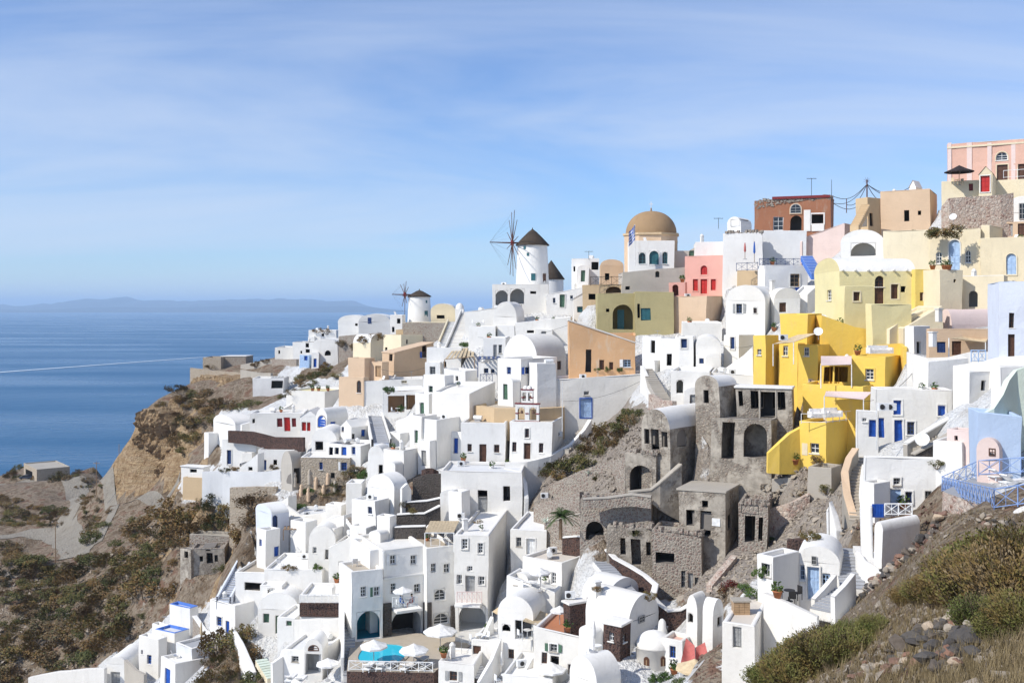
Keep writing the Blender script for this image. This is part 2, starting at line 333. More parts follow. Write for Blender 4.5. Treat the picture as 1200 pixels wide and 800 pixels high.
# ------------------------------------------------------------------ houses
HOUSES = []; CTRL = []; WARN = []
def H(name, label, xl, xn, xr, yt, yb, th, d, mat='white', roof='flat', ops='', dl=6.0, dr=6.0, rise=1.2, g=1, deck=None, yt2=None, yt3=None, cat='house', found=4.0, par=0.28, group=None):
    """A house measured on the photograph. Near upright corner at pixel xn (top yt, foot yb), distance d.
    Face L runs from it to pixel xl, face R to pixel xr, square to each other; th turns the plan (degrees)."""
    if 492 <= xn <= 700 and 425 <= yb <= 615: d += 9                # the church terraces stand further back
    if xn >= 940 and yb <= 398 and 'ochre' not in name: d += 6
    if name.startswith('ruined') and 660 < xn < 910: d += 6 if yb >= 575 else (5 if yb == 545 else 2)
    if 660 <= xn <= 850 and yb >= 725: d -= 4
    s, c = math.sin(R(th)), math.cos(R(th)); u = Vector((-c, s, 0)); v = Vector((s, c, 0)); N = P(xn, yb, d)
    def run(e, px, dflt, nm):
        if px is None: return dflt
        k = (px - 600) / F; den = e.x - k * e.y
        t = (k * N.y - N.x) / den if abs(den) > 1e-6 else -1
        if not 0.3 < t < 45: WARN.append(f'{label}: face {nm} {t:.1f}'); return dflt
        return t
    wl = run(u, xl, dl, 'L'); wr = run(v, xr, dr, 'R'); zt = P(xn, yt, d).z; zb = N.z
    su = sv = 0.0
    if yt2 is not None: e = N + v * wr; sv = (ZC + (HY - yt2) / F * e.y - zt) / wr
    if yt3 is not None: e = N + u * wl; su = (ZC + (HY - yt3) / F * e.y - zt) / wl
    rec = dict(name=name, label=label, N=N, u=u, v=v, wl=wl, wr=wr, zt=zt, zb=zb, su=su, sv=sv, mat=mat, roof=roof, ops=ops, rise=rise, deck=deck, cat=cat, found=found, par=par, group=group, g=g)
    HOUSES.append(rec)
    if g:
        for q in (N, N + u * wl, N + v * wr): CTRL.append((q.x, q.y, zb - 0.25))
        for f in (.5,): 
            q = N + u * wl * f - Vector((-u.y * 0, 0, 0)); CTRL.append((q.x, q.y, zb - 0.25)); q = N + v * wr * f; CTRL.append((q.x, q.y, zb - 0.25))
    return rec
def parse_ops(rec):
    """'Lw 10,20,15,30 blue/white' tokens separated by ; -> openings in face coordinates"""
    res = {'L': [], 'R': []}
    for tok in rec['ops'].split(';'):
        tok = tok.split()
        if not tok: continue
        f = tok[0][0]; k = tok[0][1:]; app = k.endswith('+'); k = k.rstrip('+'); arch = k.startswith('a'); k = k[1:] if arch else k
        x0, y0, x1, y1 = map(float, tok[1].split(',')); col = tok[2] if len(tok) > 2 else None; trim = None
        if col and '/' in col: col, trim = col.split('/')
        if col in ('', '-'): col = None
        e = rec['u'] if f == 'L' else rec['v']; W = rec['wl'] if f == 'L' else rec['wr']; N = rec['N']
        def hit(px, py):
            kx = (px - 600) / F; t = (kx * N.y - N.x) / (e.x - kx * e.y); Y = N.y + t * e.y
            return t, ZC + (HY - py) / F * Y
        ym = (y0 + y1) / 2; tm, _ = hit((x0 + x1) / 2, ym)
        a0, _ = hit(x0, ym); a1, _ = hit(x1, ym); _, b0 = hit((x0 + x1) / 2, y1); _, b1 = hit((x0 + x1) / 2, y0)
        a0, a1 = min(a0, a1), max(a0, a1); mg = 0.12
        a0 = max(mg, a0); a1 = min(W - mg, a1)
        ht = rec['zt'] + rec['su'] * (tm if f == 'L' else 0) + rec['sv'] * (tm if f == 'R' else 0)
        if not app: b1 = min(b1, ht - 0.15)
        b0 = max(b0, rec['zb'] - 1.0)
        if a1 - a0 < 0.2 or b1 - b0 < 0.2: WARN.append(f"{rec['label']}: lost opening {tok}"); continue
        ok = True
        for o in res[f]:
            if not app and not o['app'] and a0 < o['a1'] and a1 > o['a0'] and b0 < o['b1'] and b1 > o['b0']: ok = False
        if not ok: WARN.append(f"{rec['label']}: overlap {tok}"); continue
        res[f].append(dict(k=k, arch=arch, app=app, a0=a0, a1=a1, b0=b0, b1=b1, c=col, trim=trim, W=W, dp=min(3.0, (rec['wr'] if f == 'L' else rec['wl']) * 0.8)))
    return res
def build_house(rec):
    N, u, v, wl, wr, zt, zb = (rec[k] for k in ('N', 'u', 'v', 'wl', 'wr', 'zt', 'zb')); fz = min([zb - .7] + [ground((N + u * wl * a + v * wr * b).x, (N + u * wl * a + v * wr * b).y) - .5 for a in (-.05, .5, 1.05) for b in (-.05, .5, 1.05)])
    root = thing(rec['name'], rec['label'], rec['cat'], N + u * wl / 2 + v * wr / 2 + Vector((0, 0, 0)), rec['group'])
    top = (lambda p: zt + rec['su'] * (p - N).dot(u) + rec['sv'] * (p - N).dot(v))
    nl, nr = -v, -u; ops = rec.get('holes') or parse_ops(rec); rec['done'] = ops; mb = MB()
    N0 = Vector((N.x, N.y, zb))
    for f, e, n, W in (('L', u, nl, wl), ('R', v, nr, wr)):
        wall(mb, N0, e, n, W, fz, zt, [h for h in ops[f] if not h['app']], top)
    wall(mb, N0 + u * wl, v, u, wr, fz, zt, (), top); wall(mb, N0 + v * wr, u, v, wl, fz, zt, (), top)
    mb.build('wall', rec['mat'], root, wp=True)
    for f, e, n in (('L', u, nl), ('R', v, nr)):
        for h in ops[f]: opening(root, N0, e, n, h)
    # roof
    rf = rec['roof']; kind_, _, rmat = rf.partition(':'); rmat = rmat or (rec['mat'] if kind_ in ('flat', 'ruin') else 'white')
    def C(a, b, dz=0.0): p = N0 + u * a + v * b; return Vector((p.x, p.y, top(p) + dz))
    m = MB(); t = min(0.3, wl * .2, wr * .2); pd = rec['par']
    if kind_ in ('flat', 'ruin'):
        def ringp(i, dz): return [C(i, i, dz), C(wl - i, i, dz), C(wl - i, wr - i, dz), C(i, wr - i, dz)]
        m.grid([ringp(-0.0, 0.002), ringp(0.05, 0.05), ringp(t - .05, 0.05), ringp(t, 0.0), ringp(t, -pd)], False, True)
        m.build('parapet', rmat if kind_ == 'flat' else rec['mat'], root, wp=True)
        m = MB(); k1 = max(1, int(wl / 2.2)); k2 = max(1, int(wr / 2.2))
        m.grid([[C(t + (wl - 2 * t) * i / k1, t + (wr - 2 * t) * j / k2, -pd) for i in range(k1 + 1)] for j in range(k2 + 1)], False)
        m.build('roof', rec['deck'] or rmat, root, wp=True)
    elif kind_ == 'slab':
        o = 0.12; pts = [(-o, -o), (wl + o, -o), (wl + o, wr + o), (-o, wr + o)]
        m.grid([[C(a, b, 0.0) for a, b in pts], [C(a, b, 0.16) for a, b in pts]], False, True); m.poly([C(a, b, 0.16) for a, b in pts]); m.poly([C(a, b, 0.0) for a, b in pts][::-1])
        m.build('roof', rmat, root, wp=True)
    elif kind_ in ('vaultL', 'vaultR'):
        W, D = (wl, wr) if kind_ == 'vaultL' else (wr, wl); ns = 14; rise = rec['rise']; nd = max(2, int(D / 1.5))
        def Q(a, b, dz): return C(a, b, dz) if kind_ == 'vaultL' else C(b, a, dz)
        prof = [(W / 2 - (W / 2) * math.cos(math.pi * i / ns), rise * math.sin(math.pi * i / ns)) for i in range(ns + 1)]
        m.grid([[Q(a, D * j / nd, z) for a, z in prof] for j in range(nd + 1)], True)
        m.build('roof', rmat, root, wp=True)
        for b in (0.0, D):
            g = MB(); g.poly([Q(a, b, z) for a, z in prof]); g.build('gable', rec['mat'], root, wp=True)
    elif kind_ == 'dome':
        r = min(wl, wr) / 2; c = C(wl / 2, wr / 2)
        m.lathe(Vector((c.x, c.y, 0)), [(r * math.cos(a), zt + rec['rise'] * math.sin(a)) for a in [math.pi / 2 * i / 10 for i in range(10)]] + [(0.01, zt + rec['rise'])], 28)
        m.build('dome', rmat, root); m2 = MB(); m2.poly([C(0, 0), C(wl, 0), C(wl, wr), C(0, wr)]); m2.build('roof', rec['mat'], root)
    elif kind_ == 'pitch':                                      # ridge along R
        rise = rec['rise']
        m.grid([[C(a, -.1, b), C(a, wr + .1, b)] for a, b in ((-.1, -.06), (wl / 2, rise + .03), (wl + .1, -.06))], False)
        m.build('roof', rmat, root, wp=True); 
        for q in (0, wr): g = MB(); g.poly([C(0, q), C(wl, q), C(wl / 2, q, rise)]); g.build('gable', rec['mat'], root, wp=True)
    if kind_ == 'ruin':                                         # broken stones left along the wall heads
        m = MB()
        for a, b, n2, L in ((0, 0, 0, wl), (0, 0, 1, wr)):
            k = 0.0
            while k < L - 0.3:
                q = C(k, 0.15) if n2 == 0 else C(0.15, k); sz = random.uniform(0.2, 0.5)
                m.cbox(q, sz, 0.4, random.uniform(0.05, 0.5), random.uniform(0, 3)); k += sz * random.uniform(0.6, 1.6)
        kind(m.build('broken_stones', 'stone', root), 'stuff')
    return root
# ------------------------------------------------------------------ the houses, zone by zone (measured on the photograph)
# --- top right ridge
H('pink_mansion', 'long pink mansion with pale pilasters on the skyline at the top right', 1110, 1240, None, 160, 222, 29, 135, 'salmon', 'flat:cream', 'Law 1167,178,1181,188 whitepaint/cream;Ld 1168,193,1181,213 brown/cream;Ld 1193,192,1206,212 brown/cream', dr=9, g=0)
H('terrace_house', 'cream walled terrace with a small red gate below the pink mansion', 1104, 1147, None, 211, 238, 29, 130, 'cream', 'flat', 'Ls 1135,215,1140,224 darkred', dr=5)
H('gate_house', 'small cream gatehouse with gabled top and bright red door', 1147, 1163, 1176, 203, 235, 29, 128, 'cream', 'pitch:cream', 'Ld 1149,206,1160,225 red/white', dr=3, rise=0.9)
H('terrace_house', 'pale parapet terrace right of the red gatehouse below the pink mansion', 1164, 1240, None, 208, 236, 29, 129, 'cream', 'flat', dr=5)
H('beige_house', 'pinkish beige flat house with one dark doorway below the skyline pergola', 1032, 1090, 1098, 222, 272, 29, 134, 'beige', 'flat', 'Lo 1059,246,1065,259;Lo 1075,247,1079,252', dr=7)
H('beige_house', 'narrow tan house with an outside stair left of the pinkish beige house', 1003, 1017, 1033, 232, 272, 60, 136, 'tan', 'flat', 'Ro 1019,250,1023,265', dl=5)
H('white_chapel', 'tiny white gabled chapel roof peeping over the pinkish beige house', 1066, 1074, 1081, 219, 232, 45, 138, 'white', 'pitch:white', '', rise=1.0, g=0)
H('cream_house', 'long cream house with tall pale blue arched door and two arched windows', 1090, 1149, None, 268, 325, 30, 116, 'cream', 'flat', 'Lad 1112,281,1125,317 paleblue/white;Law 1097,295,1104,309 whitepaint;Law 1131,293,1138,308 whitepaint;Lo+ 1113,277,1117,280', dr=7)
H('cream_house', 'plain cream wall house left of the tall arched blue door', 1035, 1090, None, 270, 318, 30, 119, 'cream', 'flat', '', dr=7)
H('cream_house', 'cream house with low arched blue door at the right edge', 1149, 1225, None, 277, 325, 32, 112, 'cream', 'flat', 'Lad 1179,297,1191,322 paleblue/cream', dr=7)
H('beige_house', 'sandy house with two dark doors above the right edge cream house', 1160, 1225, None, 259, 282, 32, 118, 'beige', 'flat', 'Ld 1178,260,1187,277 greydoor;Ld 1193,258,1202,276 brown', dr=6)
H('cream_house', 'small cream cube beside the two dark doors at the right edge', 1150, 1160, 1175, 264, 280, 40, 116, 'cream', 'flat', '')
H('white_house', 'white barrel vaulted house at the right edge under the rubble wall', 1173, 1230, None, 248, 264, 32, 122, 'white', 'vaultL', 'Lw+ 1194,238,1202,257 greydoor', rise=2.2, dr=6)
H('white_house', 'cream white terrace block with steps right of the cream tower', 1126, 1176, None, 323, 368, 30, 106, 'cream', 'flat:white', 'Lao 1136,341,1146,360 white', dr=6)
H('red_house', 'weathered terracotta red house with arched doorway and crumbling stone top', 884, 974, None, 231, 272, 20, 154, 'terracotta', 'ruin', 'Lao 926,252,939,270;Law+ 926,239,939,250 greydoor/beige;Lw 906,254,918,270 whitepaint;Lo 951,251,965,262 interior/white', dr=8, yt3=236)
H('pink_house', 'pale pink sloping house beneath the terracotta red house', 938, 990, 1006, 262, 304, 35, 140, 'palepink', 'flat', '', yt3=280)
H('pink_house', 'pale pink low block with angular parapet beside the sloping pink house', 922, 940, 953, 283, 312, 45, 142, 'palepink', 'flat', '')
H('white_house', 'white house with a large arched porch niche between pink and beige houses', 985, 1036, None, 283, 307, 22, 128, 'white', 'vaultL', 'Lao 997,279,1026,300 white;Ld 1020,285,1026,300 navy', rise=1.6, dr=6)
H('yellow_house', 'pale yellow house under a long white barrel vault', 955, 983, 1073, 318, 362, 90, 110, 'paleyellow', 'vaultL', 'Raw 1025,323,1036,336 brown/paleyellow;Rd 1025,337,1036,356 brown;Rd 1044,333,1053,350 brown/cream;Ro 1056,335,1062,342;Lw 969,340,974,352 whitepaint', rise=1.7)
H('yellow_house', 'pale yellow tower annex in front of the long barrel vault', 976, 990, 1023, 336, 378, 88, 105, 'paleyellow', 'flat', 'Rs 1000,342,1008,353 brown/cream')
H('yellow_house', 'bright yellow cube against the right end of the barrel vaulted yellow house', None, 1073, 1096, 316, 360, 88, 109, 'brightyellow', 'flat', 'Rs 1078,342,1084,352 brown', dl=5)
H('cream_house', 'tall cream cube tower with slit beside the potted plants', 1080, 1101, 1128, 316, 372, 80, 106, 'cream', 'flat', 'Ro 1117,327,1120,331')
H('yellow_house', 'pale yellow curved garden terrace block below the yellow house', 1015, 1022, 1068, 357, 392, 85, 101, 'paleyellow', 'flat', '')
H('cream_house', 'cream terrace with sloped top below the cream tower', None, 1058, 1105, 385, 398, 88, 100, 'cream', 'flat', '', yt2=358, dl=6)
# --- right edge, middle
H('beige_house', 'sand coloured vaulted house with two dark doors and cloth awning', 1086, 1090, 1170, 386, 424, 96, 98, 'beige', 'flat', 'Rd 1099,401,1109,414 navy;Rd 1116,400,1127,417 brown', dl=7)
H('white_house', 'cream barrel vault behind the sand coloured house with two doors', 1100, 1115, 1166, 380, 392, 75, 103, 'palepink', 'vaultL:palepink', '', rise=1.6, g=0)
H('blue_house', 'lilac blue tall house cut by the right edge of the view', None, 1171, 1240, 331, 428, 108, 84, 'lilac', 'flat:paleblue', 'Rw 1183,367,1189,384 brown;Rd 1182,391,1190,418 brown', dl=7)
H('white_house', 'small white house with dark doorway left of the sand coloured house', 1060, 1071, 1090, 382, 412, 60, 101, 'white', 'flat', 'Ro 1074,400,1079,414')
H('white_house', 'white block with long sloping parapet above the house of blue windows', 1070, 1088, 1156, 424, 470, 78, 92, 'white', 'flat', '', yt2=418)
H('white_house', 'white two storey house with blue windows and blue doors', 1020, 1027, 1116, 456, 520, 97, 90, 'white', 'flat:white', 'Rs 1047,469,1057,486 blue/white;Rs 1099,474,1108,487 blue/white;Rd 1048,492,1058,518 blue/white;Rw 1063,494,1072,509 navy/white;Rd 1030,490,1037,513 blue', dl=7, deck='paving')
H('white_house', 'white annex with small square window and blue door left of the blue windowed house', 1003, 1005, 1030, 482, 522, 97, 87, 'white', 'flat', 'Rw 1011,490,1016,494 whitepaint;Rd 1019,492,1028,512 blue', dl=4)
H('white_house', 'white chimneyed block at the head of the grey stair ramp', 1127, 1140, 1160, 450, 475, 60, 88, 'white', 'flat', '')
H('blue_house', 'sky blue walled house below the pale green curved wall', None, 1147, 1197, 483, 545, 106, 70, 'skyblue', 'flat', '', dl=4, yt2=489)
H('pink_house', 'pale pink flat cube with small dark window beside the stair ramp', 1109, 1135, 1146, 505, 530, 50, 76, 'palepink', 'flat', 'Lo 1118,510,1122,516')
H('pink_house', 'pale pink tiny barrel vault with one brown window under the sky blue wall', 1145, 1172, 1184, 530, 560, 40, 69, 'palepink', 'vaultL:palepink', 'Lw+ 1159,525,1167,534 brown', rise=0.9)
H('white_house', 'large white house with blue front door and sunken courtyard', None, 1014, 1132, 536, 606, 99, 78, 'white', 'flat', 'Rw 1047,560,1055,568 greydoor/white;Rd 1042,574,1056,596 paleblue;Rw 1061,576,1069,590 navy/white;Rw 1084,575,1092,588 greydoor/white', dl=1)
H('white_house', 'white cube on the right half of the large courtyard house', 1093, 1127, 1146, 519, 552, 40, 76, 'white', 'flat', '', g=0)
H('white_house', 'low white annex in the courtyard of the blue front door house', 1010, 1025, 1043, 567, 603, 60, 76, 'white', 'flat', 'Ro 1032,575,1034,583', dl=2)
H('white_house', 'white rounded store room beside the white steps near the bushes', 1024, 1034, 1078, 620, 668, 60, 70, 'white', 'vaultL', 'Lo+ 1029,640,1030,646', rise=0.6)
H('white_chapel', 'small white vaulted house with pale blue door and arched gable', 933, 983, None, 662, 706, 22, 72, 'white', 'vaultL', 'Ld 946,664,960,703 paleblue/white;Lw 938,663,943,680 paleblue;Lw 963,673,972,690 paleblue;Lw+ 951,651,957,661 greydoor', rise=1.25, dr=4)
H('white_house', 'low white annex with tilted window beside the pale blue doored vault', 888, 907, 936, 654, 690, 50, 71, 'white', 'flat', 'Lw 893,660,903,675 greydoor/white')
H('white_house', 'flat roofed white house with grey shutter and brick chimney at the bottom', 847, 884, 903, 733, 800, 22, 66, 'white', 'flat', 'Ls 859,733,869,758 greydoor', deck='roofdeck', par=0.12)
H('white_house', 'white terrace wing of the flat roofed house with the brick chimney', 890, 962, None, 727, 748, 12, 70, 'white', 'flat', '', dr=5, deck='roofdeck')
# --- yellow houses
H('ochre_house', 'ochre yellow top cube of the yellow cluster', 914, 946, 963, 368, 405, 32, 108.5, 'ochre', 'flat', '')
H('ochre_house', 'ochre yellow house with long sloping parapet stepping down right', None, 962, 1057, 369, 422, 92, 109, 'ochre', 'flat', '', yt2=403, dl=5)
H('ochre_house', 'ochre yellow cube with one small window on the left of the cluster', 883, 897, 915, 394, 428, 45, 107.5, 'ochre', 'flat', 'Lw 887,409,892,416 whitepaint')
H('ochre_house', 'ochre yellow recessed house with white window under the slanted awning', 912, 935, 944, 403, 428, 40, 107, 'ochre', 'flat', 'Lw 917,406,923,417 whitepaint')
H('ochre_house', 'ochre yellow stepped house with twin white window mid cluster', 935, 958, 973, 405, 432, 32, 105, 'ochre', 'flat', 'Lw 942,407,948,417 whitepaint')
H('ochre_house', 'ochre yellow house with white sofa terrace on its roof', 998, 1037, 1067, 418, 455, 38, 100, 'ochre', 'flat', 'Lw 1014,432,1024,445 whitepaint/ochre', deck='paving')
H('ochre_house', 'ochre yellow deep porch house under the wide tan awning', 960, 999, None, 427, 455, 22, 102.5, 'ochre', 'flat', 'Lo 978,430,994,450 ochre;Lo 965,430,976,450 ochre', dr=4)
H('ochre_house', 'ochre yellow long house with the lower awning terrace in front', 940, 1012, 1026, 453, 498, 34, 98, 'ochre', 'flat', '', deck='paving')
H('ochre_house', 'ochre yellow lowest house with white window and cream shutter', 937, 968, 1001, 496, 545, 40, 95, 'ochre', 'flat', 'Lw 949,519,960,531 whitepaint/ochre', deck='paving')
H('ochre_house', 'ochre yellow curved block above the grey vaulted ruin', 880, 938, 948, 425, 452, 30, 114, 'ochre', 'flat', '', yt3=421)
# --- grey ruins
H('ruined_house', 'grey ruined house with three dark openings and small arch under a white roof', 862, 928, None, 456, 496, 18, 99, 'ruin', 'slab', 'Lo 879,458,888,478;Lo 891,459,908,488;Lo 911,459,920,479;Lo 865,458,870,475', dr=3)
H('ruined_house', 'grey ruined gable block with a single window left of the white roofed ruin', 815, 843, 864, 453, 492, 40, 98, 'ruin', 'vaultL:white', 'Lo 825,457,831,472', rise=1.0)
H('ruined_house', 'grey ruined terrace house with a big arched doorway', 833, 904, 932, 493, 541, 26, 95, 'ruin', 'flat', 'Lo 846,494,861,538;Lao 872,496,899,537', deck='concrete')
H('ruined_chapel', 'grey stone ruined chapel under a white barrel vault', 752, 785, 836, 503, 545, 40, 94.5, 'ruin', 'vaultL:white', 'Lo 763,503,772,531;Lo 755,503,761,520;Lo 775,506,782,524;Lo+ 764,488,770,498;Rao 793,503,804,523;Rao 815,501,822,519', rise=1.9)
H('ruined_house', 'grey arched block beneath the ruined chapel', 733, 768, 798, 533, 580, 30, 94, 'ruin', 'ruin', 'Lao 738,545,764,578', deck='concrete')
H('ruined_house', 'grey ruined house with three openings and a white notice', 795, 850, 866, 578, 638, 28, 88, 'ruin', 'slab:concrete', 'Lo 803,596,813,615;Lo 820,598,833,628;Lo 822,586,829,594;Ro 853,603,858,620')
H('ruined_house', 'grey ruined house front with narrow doorway and small arch above', 865, 899, None, 592, 640, 20, 85.5, 'stone', 'ruin', 'Lo 872,604,884,635;Lo 865,603,868,622;Lo 888,606,893,634;Lao+ 875,595,882,601', dr=5)
H('ruined_house', 'rubble stone wall house with a dark arched cellar mouth', 680, 763, None, 588, 628, 12, 92, 'stone', 'ruin', 'Lao 687,611,708,633', dr=4, deck='concrete')
H('ruined_house', 'tall rubble backed ruin behind the grey stair', 762, 798, None, 566, 632, 10, 95, 'stone', 'flat:ruin', 'Lo 774,572,790,584;Lo 768,600,778,612', dr=4)
H('ruined_house', 'beige plastered ruin with doorway and two slit windows', 712, 764, None, 619, 668, 12, 90.5, 'ruin', 'ruin', 'Lo 728,631,734,650;Lo 740,632,751,662;Lo 757,635,763,651;Lo 742,622,747,628', dr=3, deck='concrete')
H('ruined_house', 'rubble and plaster ruin with wide broken opening and grey doors', 764, 822, None, 628, 700, 18, 87.5, 'stone', 'ruin', 'Lo 768,647,790,660;Ld 806,671,812,700 greydoor;Lw 798,668,803,688 greydoor;Lw 814,676,818,694 greydoor', dr=4, yt3=620, deck='concrete')
H('ruined_house', 'small concrete cube ruin on the rubble slope below the ochre houses', 946, 974, 986, 549, 580, 35, 92, 'concrete', 'flat', '')
# --- behind: dome church, pink and olive houses
H('white_house', 'white house with three dark arched openings in front of the brown dome', 737, 790, None, 282, 316, 5, 152, 'white', 'flat', 'Law 749,296,757,309 teal;Lad 761,294,772,310 teal/white;Law 776,295,782,309 teal', dr=6, g=0)
H('grey_house', 'grey beige plastered house with one tiny dark window under the dome', 729, 803, None, 313, 345, 2, 150, 'greybeige', 'flat', 'Lao 768,318,773,325;Lo 733,335,738,339', dr=7, yt3=319)
H('grey_house', 'grey stair block rising between dome church and pink house', 789, 815, None, 290, 320, 4, 153, 'greybeige', 'flat', 'Ls 808,292,814,300 green', dr=5, yt3=305)
H('pink_house', 'rose pink house with red door and red arched window', 803, 850, 866, 299, 349, 32, 146, 'pinkwall', 'flat', 'Las 821,311,829,322 red/pinkwall;Ld 821,327,829,344 red/pinkwall;Ls 812,327,818,341 red/pinkwall;Ls 833,327,839,340 red/pinkwall', found=5)
H('pink_house', 'low pink terrace wall house left of the rose pink house', 784, 803, None, 331, 350, 15, 144, 'pinkwall', 'flat', 'Lao 788,333,795,346 pinkwall', dr=3)
H('beige_house', 'sunlit beige retaining house under the rose pink house', 790, 828, 853, 347, 388, 35, 140, 'beige', 'flat', '')
H('olive_house', 'olive plastered house with large arch and teal door', 700, 744, None, 344, 392, 3, 144, 'olive', 'flat', 'Lao 718,357,742,386 olive;Lo 710,362,714,366', dr=6)
H('olive_house', 'olive plastered house with teal shuttered window', 744, 790, None, 342, 388, 5, 142, 'olive', 'flat', 'Ls 751,361,763,375 teal;Lo 747,356,750,372', dr=6)
H('beige_house', 'beige house with balcony railing and arched niches left of the olive house', 683, 729, None, 334, 352, 3, 152, 'tan', 'flat', 'Lao 710,334,728,343 beige;Lo 690,344,699,351', dr=5)
H('white_house', 'white long house at the skyline left of the dome church', 670, 702, None, 303, 330, 3, 172, 'white', 'flat', 'Lo 693,307,702,316;Lo 672,312,674,318', dr=6)
H('beige_house', 'small beige vaulted house against the left side of the dome church', 704, 731, None, 311, 332, 3, 164, 'beige', 'vaultL:beige', 'Lo 709,320,714,328', rise=1.0, dr=6)
H('white_house', 'white stepped house row under the windmill roof with green door', 640, 690, None, 335, 366, 3, 166, 'white', 'flat', 'Ld 656,345,662,360 green/white;Lw 635,348,638,354 navy;Lw 648,349,651,355 navy;Lw 668,346,671,350 navy', dr=6, yt3=345)
H('white_house', 'white house with teal window right of the windmill terraces', 672, 701, None, 349, 378, 3, 158, 'white', 'pitch:white', 'Ls 676,359,683,366 teal', rise=1.0, dr=6)
# --- right of centre, white
H('white_house', 'tall white house with rounded vault top and two small windows', 851, 897, 914, 352, 396, 26, 128, 'white', 'vaultL', 'Lw 863,356,870,367 navy/white;Lw 883,360,887,367 brown/white', rise=2.0)
H('white_house', 'low white vault with brown door right of the tall vaulted house', None, 908, 938, 349, 372, 84, 129, 'white', 'vaultR', 'Rd 914,354,922,365 brown', dl=5, rise=1.3)
H('white_house', 'white terrace house with tan window under dark blue railings', 888, 897, 946, 311, 352, 80, 136, 'white', 'flat', 'Rw 926,321,937,336 tanwood/white;Rs+ 932,336,938,343 blue', dl=6, deck='whitegrey')
H('beige_house', 'tan wall block under the blue terrace right of the rose pink house', 863, 888, 894, 317, 352, 20, 140, 'tan', 'flat', '')
H('white_house', 'white house with notched parapet below the terracotta red house', 847, 893, None, 273, 318, 12, 143, 'white', 'ruin', '', dr=6)
H('white_house', 'white broad house wall right of the notched parapet', 893, 945, None, 270, 312, 14, 142, 'whitegrey', 'flat', '', dr=6)
H('white_chapel', 'tiny white vaulted chapel on the skyline left of the red house', 852, 868, 881, 262, 276, 40, 150, 'white', 'vaultL', 'Lo+ 860,259,863,265', rise=1.0, g=0)
H('white_house', 'pale grey roofed block right of the grey stair block', 815, 850, None, 284, 303, 8, 150, 'white', 'flat', '', dr=6, deck='greydeck')
H('white_house', 'white house cluster front with narrow slot left of the blue shutters', 753, 775, 797, 395, 440, 40, 126, 'white', 'flat', 'Lo 763,399,768,413', yt2=399)
H('white_house', 'white house with navy shuttered window and dark doorway', 773, 797, 812, 397, 428, 25, 124, 'white', 'flat', 'Lw 798,397,805,408 navy;Lo 781,414,787,428 interior;Lo 806,414,812,426', dl=4)
H('white_house', 'white house showing one navy window beside a dark stairway', 795, 812, 816, 395, 424, 15, 122, 'white', 'flat', 'Ls 798,397,805,408 navy/white')
H('white_house', 'white vaulted block behind the navy windows', 800, 846, None, 378, 398, 8, 132, 'white', 'flat', '', dr=7)
H('white_house', 'white low vaulted house with tiny navy window', 815, 845, None, 405, 432, 10, 121, 'white', 'vaultL', 'Lo 816,403,818,410;Ls 819,420,824,426 navy', rise=1.2, dr=6)
H('white_house', 'white cube with tall navy window beside the ochre cluster', 848, 866, 884, 393, 432, 50, 121, 'white', 'flat', 'Ls 856,395,861,409 navy/white')
H('white_house', 'white broad wall block with two arched niches above the ruined chapel', 786, 832, None, 436, 480, 14, 112, 'white', 'flat', 'Lao 793,446,801,461 white', dr=8)
H('white_house', 'white block with sloping top beside the ochre curved wall', 832, 886, None, 440, 462, 16, 112, 'white', 'flat', '', dr=6, yt3=436)
H('white_house', 'white stair block with sloping top beside the sofa terrace of the ochre house', 1066, 1082, 1094, 400, 418, 40, 103, 'white', 'flat', '', yt3=408)
H('white_house', 'white small cube left of the pale yellow gable above the ochre top', 928, 946, 958, 345, 372, 40, 124, 'white', 'flat', '', yt2=335)
H('white_house', 'white low house with dark chimney slot under the lilac blue house', 1118, 1136, 1172, 436, 468, 70, 84, 'white', 'flat', 'Ro 1150,446,1155,458;Rw 1160,445,1166,455 paleblue')
H('white_house', 'white terrace step block at the right edge above the pale green wall', 1160, 1172, 1230, 430, 470, 84, 79, 'white', 'flat', 'Rw 1180,440,1186,450 navy', deck='roofdeck')
# --- centre: orange house, vaults, church
H('orange_house', 'weathered orange house with sloping white roof and dark doors', None, 667, 745, 376, 440, 88, 126, 'orange', 'slab:white', 'Ro 686,410,693,436;Rd 702,422,708,433 brown;Rd 714,424,719,433 brown;Rw 731,421,740,430 paleblue', dl=2, yt2=402)
H('white_house', 'big white barrel vault with brown doors left of the orange house', 590, 629, 664, 420, 445, 42, 129, 'white', 'vaultL', 'Rd 646,411,652,424 brown;Rd 653,423,658,433 brown', rise=3.2)
H('white_house', 'white house with two small blue windows below the big barrel vault', 583, 611, 652, 421, 468, 45, 122, 'white', 'flat', 'Lw 594,430,599,439 blue/white;Rw 615,430,621,438 blue/white')
H('white_house', 'low white cube right of the two blue windows', None, 630, 652, 426, 446, 70, 120, 'white', 'flat', '', dl=3, g=0)
H('white_wall_house', 'long white wall house with blue trimmed gate above the dry bush', None, 640, 762, 446, 500, 86, 121, 'white', 'flat', 'Rd 680,467,693,489 paleblue/blue;Rw 684,459,690,463 greydoor', dl=6, yt2=438)
H('church_house', 'white low house with brown door and two brown windows left of the bell gable', 540, 592, None, 496, 545, 6, 116, 'white', 'flat', 'Lw 548,520,553,529 brown;Ld 562,520,570,542 brown;Lw 579,521,585,530 brown', dr=8, deck='paving', cat='house')
H('white_church', 'white church with brown door under a two tier bell gable', 597, 647, 679, 495, 541, 14, 114, 'white', 'flat', 'Lw 600,518,605,529 brown;Ld 614,519,622,538 brown/white;Lw 632,520,637,531 brown;Lw 615,502,620,513 brown/white', deck='paving', cat='church')
